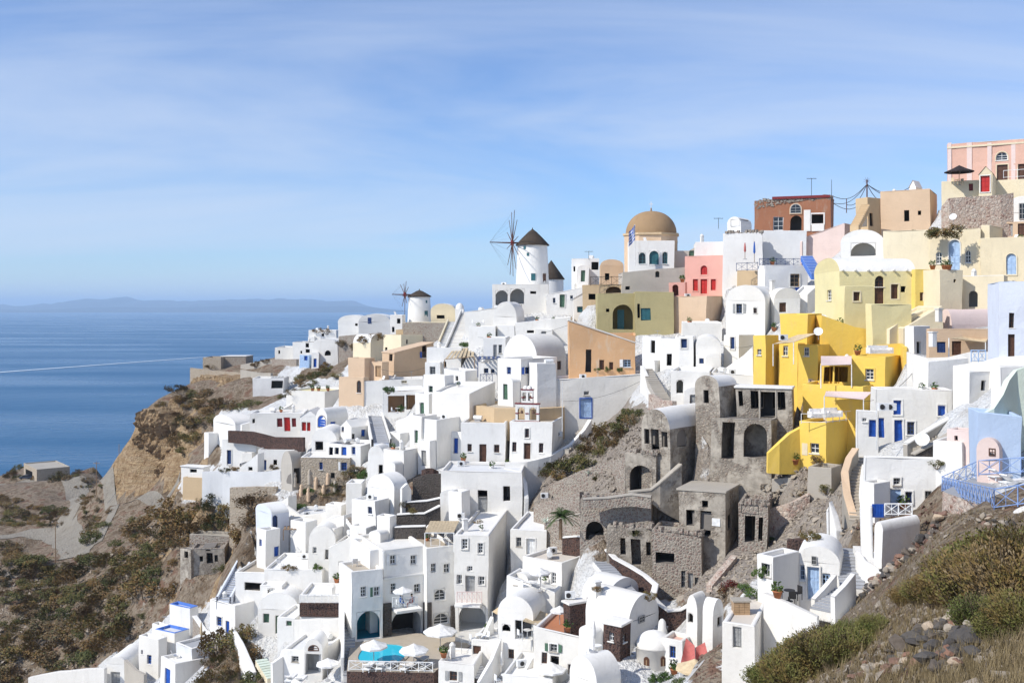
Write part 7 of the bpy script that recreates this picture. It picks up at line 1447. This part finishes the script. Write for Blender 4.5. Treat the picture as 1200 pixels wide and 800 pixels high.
for i, (x, y, r, g) in enumerate(((885, 700, .95, 1), (893, 690, .8, 1), (872, 690, .7, 1), (852, 698, .9, 0), (700, 570, .8, 0), (950, 632, .9, 0), (968, 575, .8, 0), (760, 700, .7, 0), (960, 545, .9, 0), (940, 580, .6, 0), (902, 632, .6, 1), (426, 560, 1.3, 1), (545, 408, 1.1, 1), (1098, 545, .7, 0), (780, 796, .8, 1), (768, 798, .7, 1), (797, 800, .6, 1), (745, 640, .8, 0), (700, 434, .6, 1), (712, 434, .6, 1), (725, 434, .6, 1), (372, 672, .8, 1), (345, 676, .6, 0), (336, 675, .7, 0), (455, 478, 1.1, 1), (470, 480, .9, 1))):
    c = foot_up(x, y); plant((GREEN if g else BUSH)[i % 2], c - Vector((0, 0, .1)), r, r * 1.1, ['round green shrub right of the ruins near the white annex', 'upper green shrub beside the white annex', 'small green shrub on the rocks left of the white annex', 'dry shrub on the rocks above the brick chimney', 'tuft on the rubble slope under the church', 'low shrub in the red brown bed above the small vault', 'shrub beside the small concrete ruin', 'shrub at the end of the serpentine wall', 'dark shrub below the lowest ochre house', 'tuft on the rubble field wall', 'green tuft at the narrow doorway ruin', 'dark green tree bush beside the stone house with blue windows', 'round green bush above the cane pergola', 'dry tuft beside the sun terrace base', 'leafy plant left of the sand coloured parasol', 'dark leafy plant at the foot of the pebbled steps', 'leafy plant under the sand coloured parasol', 'dry bush at the ruin door', 'left green bush under the orange house', 'middle green bush under the orange house', 'right green bush under the orange house', 'round bush in the planted roof bed', 'dry tuft at the left of the planted roof bed', 'spiky tuft in the planted roof bed', 'left leafy plant in the pillared veranda', 'right leafy plant in the pillared veranda'][i], None, 'garden_bush', 'bush')
plant(bush_proto(77, 900, 12, .075, 'bougain'), foot(855, 690) - Vector((0, 0, .1)), 1.1, 1.0, 'dark red bush on the rocks above the brick chimney', None, 'red_bush', 'bush')
for i, (x, y, r) in enumerate(((408, 556, 1.3), (418, 550, 1.4), (402, 562, 1.0), (396, 578, .9), (470, 512, .8), (352, 446, 1.6), (366, 441, 1.6), (332, 466, 1.5), (342, 460, 1.4), (400, 404, 1.6), (412, 408, 1.5), (442, 396, 1.5), (426, 400, 1.6), (264, 552, 1.0), (273, 550, 1.1), (322, 548, .9), (384, 390, 1.6), (372, 388, 1.4), (300, 428, 1.7), (312, 424, 1.4), (246, 430, 1.4), (475, 592, .8), (482, 600, .8), (560, 612, .6), (700, 690, .6))):
    c = foot(x, y); plant(BUSH[i % 6], c - Vector((0, 0, .1)), r, r * .85, ['rust coloured shrub below the four blue doors', 'second rust shrub right of the stone house', 'dry shrub at the stone house corner', 'dry tuft in the sculpture garden corner', 'small dry tuft on the stepped lane', 'shrub on the bank left of the peach houses', 'shrub on the bank above the yellow roof terrace', 'green shrub below the headland pergola house', 'green shrub right of the headland pergola house', 'scrub on the brown stone wall far left', 'scrub left of the pale yellow vault', 'scrub right end of the brown stone wall', 'scrub on top of the brown stone wall', 'leafy plant at the left end of the long grey white wall', 'leafy plant on the long grey white wall', 'leafy plant by the dark doorways left of the grey arch', 'scrub on the skyline left of the far vaults', 'dark scrub on the far skyline rocks', 'dark shrub on the headland terrace', 'shrub right of the headland terrace', 'shrub at the tip of the headland', 'tuft beside the dark lava terraces', 'second tuft beside the dark lava terraces', 'tuft on the roof below the church', 'tuft by the serpentine wall foot'][i], None, 'wild_shrub', 'shrub')
def ivy(label, px0, px1, py, drop, d):
    root = thing('hanging_ivy', label, 'ivy', P((px0 + px1) / 2, py, d)); m = MB()
    for k in range(14):
        x = px0 + (px1 - px0) * random.random(); c = P(x, py + random.uniform(0, drop), d); leaves(m, c, .55, .5, 60, .16)
    m.build('foliage', 'scrub', root)
ivy('left clump of brown ivy hanging over the cream house parapet', 1088, 1098, 268, 8, 123); ivy('right clump of brown ivy hanging above the tall blue arched door', 1104, 1127, 266, 10, 121)
def palm(label, px, py, d, h):
    c = spot(px, py, d); root = thing('palm_tree', label, 'palm tree', c); m = MB(); n = 8
    for i in range(n): m.tube(c + Vector((0, 0, h * i / n - .3)), c + Vector((0, 0, h * (i + 1) / n - .3)), .2 - .005 * i, .17 - .005 * i, 8)
    m.build('trunk', 'stainedwood', root); top = c + Vector((0, 0, h))
    rg = random.Random(5)
    for k in range(26):
        a = rg.uniform(0, 6.28); el = rg.uniform(-.2, 1.2); L = rg.uniform(1.5, 2.2); f = Vector((math.cos(a), math.sin(a), 0)); m = MB(); prev = top
        for s in range(8):
            t = (s + 1) / 8; p = top + f * L * t * math.cos(el) + Vector((0, 0, L * (math.sin(el) * t - .55 * t * t))); m.tube(prev, p, .02, .015, 3, False); sd = f.cross(Vector((0, 0, 1))).normalized()
            for q in (-1, 1):
                for u in (0, .5): b = prev.lerp(p, u); e = b + sd * q * .42 * (1 - .5 * t) + f * .18 - Vector((0, 0, .16)); w = (p - prev) * .22; m.poly([b - w, b + w, e])
            prev = p
        m.build('frond', 'palmleaf', root)
palm('short palm tree above the serpentine dark red wall', 657, 628, 100, 2.0)
def agave(label, px, py):
    c = foot(px, py); root = thing('agave', label, 'agave', c)
    for k in range(16):
        a = k * 2.4; el = .35 + .6 * (k % 4) / 4; f = Vector((math.cos(a) * math.cos(el), math.sin(a) * math.cos(el), math.sin(el))); s = Vector((-math.sin(a), math.cos(a), 0)) * .06; L = .8; m = MB(); m.poly([c - s, c + f * L * .5 - s * .9 - Vector((0, 0, .02)), c + f * L, c + f * L * .5 + s * .9 - Vector((0, 0, .02)), c + s]); m.build('leaf', 'mint', root)
agave('grey green agave by the garden wall corner', 640, 612); agave('agave on the bank below the long white wall', 690, 555)
# rubble of the ruined slope and the hillsides, too small and many to count
def rubble(name, poly, n, smin, smax, seed, mat):
    rg = random.Random(seed); xs = [p[0] for p in poly]; ys = [p[1] for p in poly]; m = MB(); k = 0; t = 0
    while k < n and t < n * 6:
        t += 1; x = rg.uniform(min(xs), max(xs)); y = rg.uniform(min(ys), max(ys))
        if not inpoly(np.array([x]), np.array([y]), poly)[0]: continue
        c = on_ground(x, y)
        if c is None: continue
        k += 1; s = rg.uniform(smin, smax) * (2 if rg.random() < .06 else 1); q = [Vector((rg.gauss(0, 1), rg.gauss(0, 1), rg.gauss(0, .7))).normalized() * s * rg.uniform(.7, 1.2) for _ in range(6)]; q.sort(key=lambda v: v.z)
        lo, hi = q[0], q[-1]; mid = sorted(q[1:5], key=lambda v: math.atan2(v.y, v.x)); b = len(m.v); m.v += [c + lo, *[c + v for v in mid], c + hi]
        for i in range(4):
            j = (i + 1) % 4; m.f += [[b, b + 1 + j, b + 1 + i], [b + 5, b + 1 + i, b + 1 + j]]; m.sm += [False] * 2; m.mi += [0] * 2
    return kind(m.build(name, mat), 'stuff')
rubble('rubble', [(612, 560), (690, 505), (745, 480), (765, 500), (770, 530), (735, 545), (730, 585), (680, 585), (640, 630), (612, 600)], 2400, .10, .30, 1, 'palestone')
rubble('rubble', [(835, 545), (1000, 545), (1008, 625), (930, 640), (900, 660), (850, 715), (790, 710), (830, 660), (900, 640), (900, 590), (850, 570)], 1500, .1, .3, 2, 'palestone')
rubble('rubble', [(0, 640), (120, 640), (205, 600), (215, 690), (120, 780), (0, 800)], 500, .2, .6, 3, 'palestone')
rubble('rubble', [(1000, 600), (1110, 590), (1100, 640), (1020, 690)], 250, .08, .22, 4, 'redstone')
# ------------------------------------------------------------------ foreground knoll: broom bushes, dry stone wall, boulders
def fg(px, py): return on_ground(px, py, 8.0, 70.0)
FGB = [(1150, 712, 1.5), (1112, 708, 1.15), (1188, 706, 1.6), (1210, 690, 1.6), (1085, 702, .95), (1132, 690, 1.3), (1172, 688, 1.5), (1062, 706, .75), (1200, 740, .9), (1178, 748, .7), (1150, 735, .8), (1150, 672, 1.2), (1190, 668, 1.4), (1110, 682, 1.0), (975, 764, 1.15), (950, 762, 1.1), (1000, 752, .9), (1165, 660, 1.0),
       (930, 806, 1.35), (903, 806, 1.15), (962, 788, 1.45), (988, 778, 1.2), (945, 778, 1.2), (916, 784, 1.05), (1006, 764, .9), (1024, 742, .7)]
FGN = ['in the middle of the knoll above the boulder heap', 'left of the middle above the boulder heap', 'right of the middle on the near knoll', 'at the right edge below the white dome', 'small and leftmost in the upper row on the knoll', 'centre left in the upper row on the knoll', 'centre right in the upper row on the knoll', 'lowest and smallest beside the tumbled wall', 'low at the right edge below the big bushes', 'small and dry right of the boulder heap', 'low and dry just above the boulder heap', 'in the back row of the knoll centre', 'in the back row near the right edge', 'in the back row left on the knoll', 'at the bottom behind the front broom, upper right', 'at the bottom behind the front broom, upper middle', 'topmost of the bottom clump beside the stone spill', 'small in the back row between two larger ones', 'at the bottom edge in the middle of the clump', 'at the bottom left corner of the clump', 'largest of the clump at the bottom', 'right end of the clump at the bottom', 'upper left in the clump at the bottom', 'leftmost upper one of the clump at the bottom', 'small one right of the bottom clump', 'smallest one between bottom clump and tumbled wall']
for i, (x, y, r) in enumerate(FGB):
    c = fg(x, y)
    if c is None: continue
    plant(REED[i % 3], c - Vector((0, 0, .15)), r, r * random.uniform(.85, 1.1), 'olive and rust broom bush ' + FGN[i], 'broom bushes on the near knoll', 'broom_bush', 'bush')
def stone_row(label, pts, n, s, layers, kinds, name='dry_stone_wall'):
    C = [fg(*p) for p in pts]; C = [c for c in C if c is not None]; base = C[0].copy(); root = thing(name, label, 'stone wall', base); tot = sum((b - a).length for a, b in zip(C, C[1:]))
    for k in range(n):
        f = random.random() * tot
        for a, b in zip(C, C[1:]):
            L = (b - a).length
            if f <= L: p = a.lerp(b, f / L); break
            f -= L
        ly = random.randrange(layers); q = p + Vector((random.gauss(0, s * .8), random.gauss(0, s * .8), 0)); q.z = ground(q.x, q.y) + s * (.05 + ly * .7); stone(root, q, s * random.uniform(.55, 1.25), random.choice(kinds), base=base)
stone_row('tumbled dry stone wall running up beside the broom bushes', [(1000, 702), (1020, 690), (1045, 672), (1070, 650), (1092, 628), (1108, 606), (1118, 596)], 210, .36, 3, ['darkstone', 'redstone', 'palestone', 'darkstone', 'palestone', 'redstone'])
stone_row('heap of dark boulders and red stones at the lower right', [(1078, 792), (1088, 770), (1100, 748), (1115, 730), (1125, 765), (1118, 795)], 90, .19, 3, ['darkstone', 'darkstone', 'darkstone', 'redstone', 'palestone'], 'boulder_heap')
stone_row('big dark grey boulders crowning the stone heap at the lower right', [(1062, 770), (1085, 748), (1105, 735), (1130, 745), (1135, 775), (1100, 790)], 26, .34, 2, ['darkstone'], 'boulder_heap')
stone_row('reddish stones spilling at the bottom below the broom bushes', [(1010, 785), (1035, 790), (1055, 775), (1050, 798)], 50, .16, 2, ['redstone', 'palestone', 'palestone'], 'stone_spill')
stone_row('stone rim under the white dome at the right edge', [(1150, 610), (1175, 618), (1205, 640)], 50, .25, 2, ['palestone', 'redstone', 'darkstone'])
def dry_grass(poly, n, seed):
    rg = random.Random(seed); m = MB(); xs = [p[0] for p in poly]; ys = [p[1] for p in poly]
    for k in range(n):
        x = rg.uniform(min(xs), max(xs)); y = rg.uniform(min(ys), max(ys)); c = fg(x, y)
        if c is None or c.y > 60: continue
        for j in range(7):
            a = rg.uniform(0, 6.28); L = rg.uniform(.1, .42); e = c + Vector((math.cos(a) * L * .5, math.sin(a) * L * .5, L)); w = Vector((-math.sin(a), math.cos(a), 0)) * .008; m.poly([c - w, c + w, e])
    kind(m.build('dry_grass', 'drygrass'), 'stuff')
dry_grass([(880, 640), (1230, 600), (1230, 830), (880, 830)], 6500, 4)
rubble('rubble', [(818, 770), (850, 738), (852, 800), (812, 800)], 160, .06, .16, 9, 'redstone')
rubble('gravel', [(900, 800), (1000, 720), (1110, 600), (1220, 590), (1220, 820), (900, 820)], 1700, .04, .15, 6, 'palestone')
# sculpture garden by the stone house
for i, (x, y, h) in enumerate(((345, 568, 1.8), (352, 580, 1.5), (361, 586, 1.7), (362, 566, 2.0), (370, 572, 1.6), (379, 580, 1.4), (392, 576, 1.6), (384, 566, 1.5))):
    c = foot(x, y); root = thing('standing_stone', 'weathered pale standing stone in the garden by the stone house with blue windows', 'stone', c, 'standing stones in the garden'); m = MB(); m.lathe(c, [(.3, -.2), (.27, h * .3), (.3, h * .55), (.18, h * .72), (.24, h * .86), (.1, h), (0, h + .05)], 9); m.build('shaft', 'beige' if i % 3 else 'paving', root, wp=True)
# ------------------------------------------------------------------ the small things that gather on village roofs
refresh()
RC = random.Random(42); OCC = []
def roof_spots():
    for lab, (root, rec) in ROOT.items():
        if rec['roof'].split(':')[0] != 'flat' or rec['mat'] not in ('white', 'ochre', 'beige', 'cream', 'whitegrey') or min(rec['wl'], rec['wr']) < 2.2: continue
        yield lab, rec, lambda a, b, rec=rec: Vector((*(rec['N'] + rec['u'] * rec['wl'] * a + rec['v'] * rec['wr'] * b).xy, rec['zt'] + rec['su'] * rec['wl'] * a + rec['sv'] * rec['wr'] * b - rec['par']))
def water_tank(c, host):
    root = thing('water_tank', 'pale water tank on the roof of the ' + host, 'water tank', c, 'water tanks on village roofs'); a = RC.uniform(0, 3); f = Vector((math.cos(a), math.sin(a), 0)); m = MB(); m.tube(c - f * .55 + Vector((0, 0, .5)), c + f * .55 + Vector((0, 0, .5)), .3, n=12); m.build('tank', 'whitepaint', root)
    m = MB(); m.cbox(c, .8, .45, .22, a); m.build('stand', 'metal', root)
def roof_vent(c, host):
    root = thing('roof_chimney', 'whitewashed chimney stub on the ' + host, 'chimney', c, 'chimney stubs on village roofs'); h = RC.uniform(.7, 1.3); m = MB(); m.cbox(c, .42, .42, h, RC.uniform(0, 1)); m.build('stack', 'white', root); m = MB(); m.lathe(c + Vector((0, 0, h)), [(.3, 0), (.3, .08), (.12, .3), (0, .34)], 8, False); m.build('cap', 'white', root)
def roof_aerial(c, host):
    root = thing('roof_aerial', 'thin aerial on the ' + host, 'antenna', c, 'aerials on village roofs'); h = RC.uniform(1.2, 2.2); m = MB(); m.tube(c, c + Vector((0, 0, h)), .025, n=4); m.build('mast', 'metal', root); m = MB()
    for i in range(4): m.tube(c + Vector((-.35 + .05 * i, -.1 + .12 * i, h - .1)), c + Vector((.35 - .05 * i, -.1 + .12 * i, h - .1)), .016, n=3)
    m.build('rods', 'metal', root)
def roof_ac(c, host):
    root = thing('air_conditioner', 'white air conditioner on the ' + host, 'air conditioner', c, 'air conditioners on village roofs'); a = RC.uniform(-.4, .4); m = MB(); m.cbox(c + Vector((0, 0, .08)), .85, .35, .6, a); m.build('casing', 'whitepaint', root); m = MB(); q = c + Vector((math.sin(a) * .19, -math.cos(a) * .19, .38)); m.tube(q, q + Vector((math.sin(a) * .02, -math.cos(a) * .02, 0)), .2, n=12); m.build('fan_grille', 'blackmetal', root)
def pot_plant(c, host):
    root = thing('flower_pot', 'potted green plant on the ' + host, 'pot', c, 'clay pots on village terraces'); r = RC.uniform(.2, .32); m = MB(); m.lathe(c, [(0, 0), (r * .65, 0), (r, r * 1.3), (r * .85, r * 1.35), (0, r * 1.2)], 10); m.build('pot', 'claypot' if RC.random() < .7 else 'white', root); m = MB(); leaves(m, c + Vector((0, 0, r * 2)), r * 1.3, r * 1.2, 40, r * .5); m.build('foliage', 'leafgreen', root)
def deck_chair(c, host):
    root = thing('deck_chair', 'white deck chair on the ' + host, 'chair', c, 'deck chairs on village terraces'); a = RC.uniform(0, 6.28); f = Vector((math.cos(a), math.sin(a), 0)); s = Vector((-f.y, f.x, 0)); z = Vector((0, 0, 1)); m = MB(); m.box(c - f * .3 - s * .28 + z * .35, f * .6, s * .56, z * .05); m.build('seat', 'cushion', root); m = MB(); m.box(c - f * .3 - s * .28 + z * .38, f * -.25 + z * .55, s * .56, f * .05); m.build('backrest', 'cushion', root)
    for i in (-.26, .22):
        for j in (-.26, .22): m = MB(); m.box(c + f * i + s * j, f * .04, s * .04, z * .36); m.build('leg', 'whitepaint', root)
for lab, rec, at in roof_spots():
    big = rec['wl'] * rec['wr']; n = RC.choice([0, 1, 1, 2]) + (1 if big > 45 else 0)
    for _ in range(n):
        a, b = RC.choice([(RC.uniform(.15, .85), RC.uniform(.72, .85)), (RC.uniform(.72, .85), RC.uniform(.15, .85))]) if RC.random() < .6 else (RC.uniform(.2, .8), RC.uniform(.2, .8))
        c = at(a, b)
        if any((c - q).length < 1.0 for q in OCC): continue
        OCC.append(c); RC.choice([roof_vent, roof_vent, roof_aerial, roof_ac, water_tank, pot_plant, pot_plant, deck_chair])(c, ' '.join(lab.split()[:10]))
# sagging cables between roofs
def cable(label, a, b, sag=.8):
    p, q = P(*a), P(*b); root = thing('cable', label, 'cable', p, 'cables strung between the roofs'); m = MB(); n = 14; m.path([p.lerp(q, i / n) - Vector((0, 0, sag * 4 * (i / n) * (1 - i / n))) for i in range(n + 1)], .022, 4); m.build('strand', 'blackmetal', root)
for a, b in (((560, 395, 148), (668, 380, 146)), ((747, 400, 140), (800, 395, 128)), ((1012, 470, 90), (1075, 430, 95)), ((440, 430, 170), (500, 430, 150)), ((660, 470, 126), (762, 440, 124)), ((840, 402, 122), (905, 395, 112))): cable('thin black cable sagging between white village roofs', a, b)

# lean-to rooms that have grown against the white houses
def annexes():
    k = 0; add = []
    for lab, (root, rec) in list(ROOT.items()):
        if rec['mat'] != 'white' or not rec['g'] or rec['cat'] != 'house' or rec['zt'] - rec['zb'] < 2.2: continue
        px = 600 + F * rec['N'].x / rec['N'].y
        if px > 860 or RC.random() < .25: continue
        u, v, N = rec['u'], rec['v'], rec['N']; W_ = rec['wl']; used = sorted((h['a0'] - .25, h['a1'] + .25) for h in rec['done']['L'] if h['b0'] < rec['zb'] + 2.3); free = []; p = .1
        for q0, q1 in used + [(W_ - .1, W_)]:
            if q0 - p > 1.5: free.append((p, q0))
            p = max(p, q1)
        if not free: continue
        f = max(free, key=lambda z: z[1] - z[0]); w = min(f[1] - f[0], RC.uniform(1.5, 3.0)); t0 = f[0] if RC.random() < .5 else f[1] - w; dp = RC.uniform(1.0, 2.0); hh = RC.uniform(.35, .62) * (rec['zt'] - rec['zb'])
        if hh < 1.1: continue
        vault = RC.random() < .35; M = N + u * t0 - v * (dp + .02); hs = {'L': [], 'R': []}
        if hh > 1.9 and w > 1.6:
            dw = RC.uniform(.7, .9); o = dict(k=RC.choice(['d', 'd', 's', 'w']), arch=RC.random() < .3, app=False, a0=w / 2 - dw / 2, a1=w / 2 + dw / 2, b0=rec['zb'] + (.02), b1=rec['zb'] + min(hh - .25, 1.95), c=RC.choice(['blue', 'brown', 'greydoor', 'whitepaint', 'navy', 'green']), trim=None, W=w, dp=.5)
            if o['k'] == 'w': o['b0'] += .8
            hs['L'].append(o)
        label = 'low whitewashed lean-to against the ' + ' '.join(lab.split()[:11])
        add.append(dict(name='lean_to', label=label, N=M, u=u, v=v, wl=w, wr=dp, zt=rec['zb'] + hh, zb=rec['zb'], su=0, sv=0, mat='white', roof='vaultL' if vault else 'flat', ops='', holes=hs, rise=min(.6, w * .3), deck=None, cat='lean-to', found=3, par=.15, group='lean-to rooms', g=0)); k += 1
    for r in add: build_house(r)
annexes()
def seated(label, px, py, d, shirt, face):
    c = P(px, py, d); root = thing('person', label, 'person', c); me = bpy.data.meshes.new('body'); f = Vector((math.cos(face), math.sin(face), 0)); s = Vector((-f.y, f.x, 0)); z = Vector((0, 0, 1))
    pts = [(z * .48, .15), (z * .75, .14), (z * .98, .16), (z * 1.10, .07), (z * 1.2, .10), (z * 1.3, .09)]; ed = [(i, i + 1) for i in range(5)]
    for q in (-1, 1):
        b = len(pts); pts += [(z * .48 + s * .1 * q, .1), (z * .48 + s * .12 * q + f * .42, .075), (z * .05 + s * .12 * q + f * .42, .05), (s * .12 * q + f * .55 + z * .03, .04)]; ed += [(0, b), (b, b + 1), (b + 1, b + 2), (b + 2, b + 3)]
        b = len(pts); pts += [(z * 1.0 + s * .2 * q, .065), (z * .75 + s * .24 * q + f * .06, .05), (z * .76 + s * .14 * q + f * .3, .04)]; ed += [(2, b), (b, b + 1), (b + 1, b + 2)]
    me.from_pydata([tuple(p) for p, _ in pts], ed, []); o = bpy.data.objects.new('body', me); COL.objects.link(o); o.parent = root; md = o.modifiers.new('skin', 'SKIN'); sk = me.skin_vertices[0].data if me.skin_vertices else None
    if sk is None: bpy.context.view_layer.objects.active = o; 
    for i, (_, r) in enumerate(pts):
        if sk: sk[i].radius = (r, r)
    if sk: sk[0].use_root = True
    o.modifiers.new('sub', 'SUBSURF').levels = 1; me.materials.append(MATS[shirt])
    m = MB(); m.lathe(c + z * 1.12, [(0, 0), (.07, .02), (.1, .09), (.105, .16), (.08, .22), (0, .24)], 12); m.box(c + z * 1.22 + f * .095 - s * .012, s * .024, f * .025, z * .04); m.build('head', 'tan', root)
    m = MB(); m.lathe(c + z * 1.27, [(.105, 0), (.115, .05), (.09, .11), (0, .14)], 10); m.build('hair', 'blackmetal', root)
    return root
seated('person in a blue shirt sitting at the balcony table', 469.5, 711, 104.0, 'bluecanvas', .2); seated('person in a pale red top sitting at the balcony table', 482.5, 711, 104.2, 'redcanvas', 3.0)
HAZE.hide_viewport = False
import os
if os.environ.get('SCENE_WARN'):
    for w in WARN: print('WARN', w)
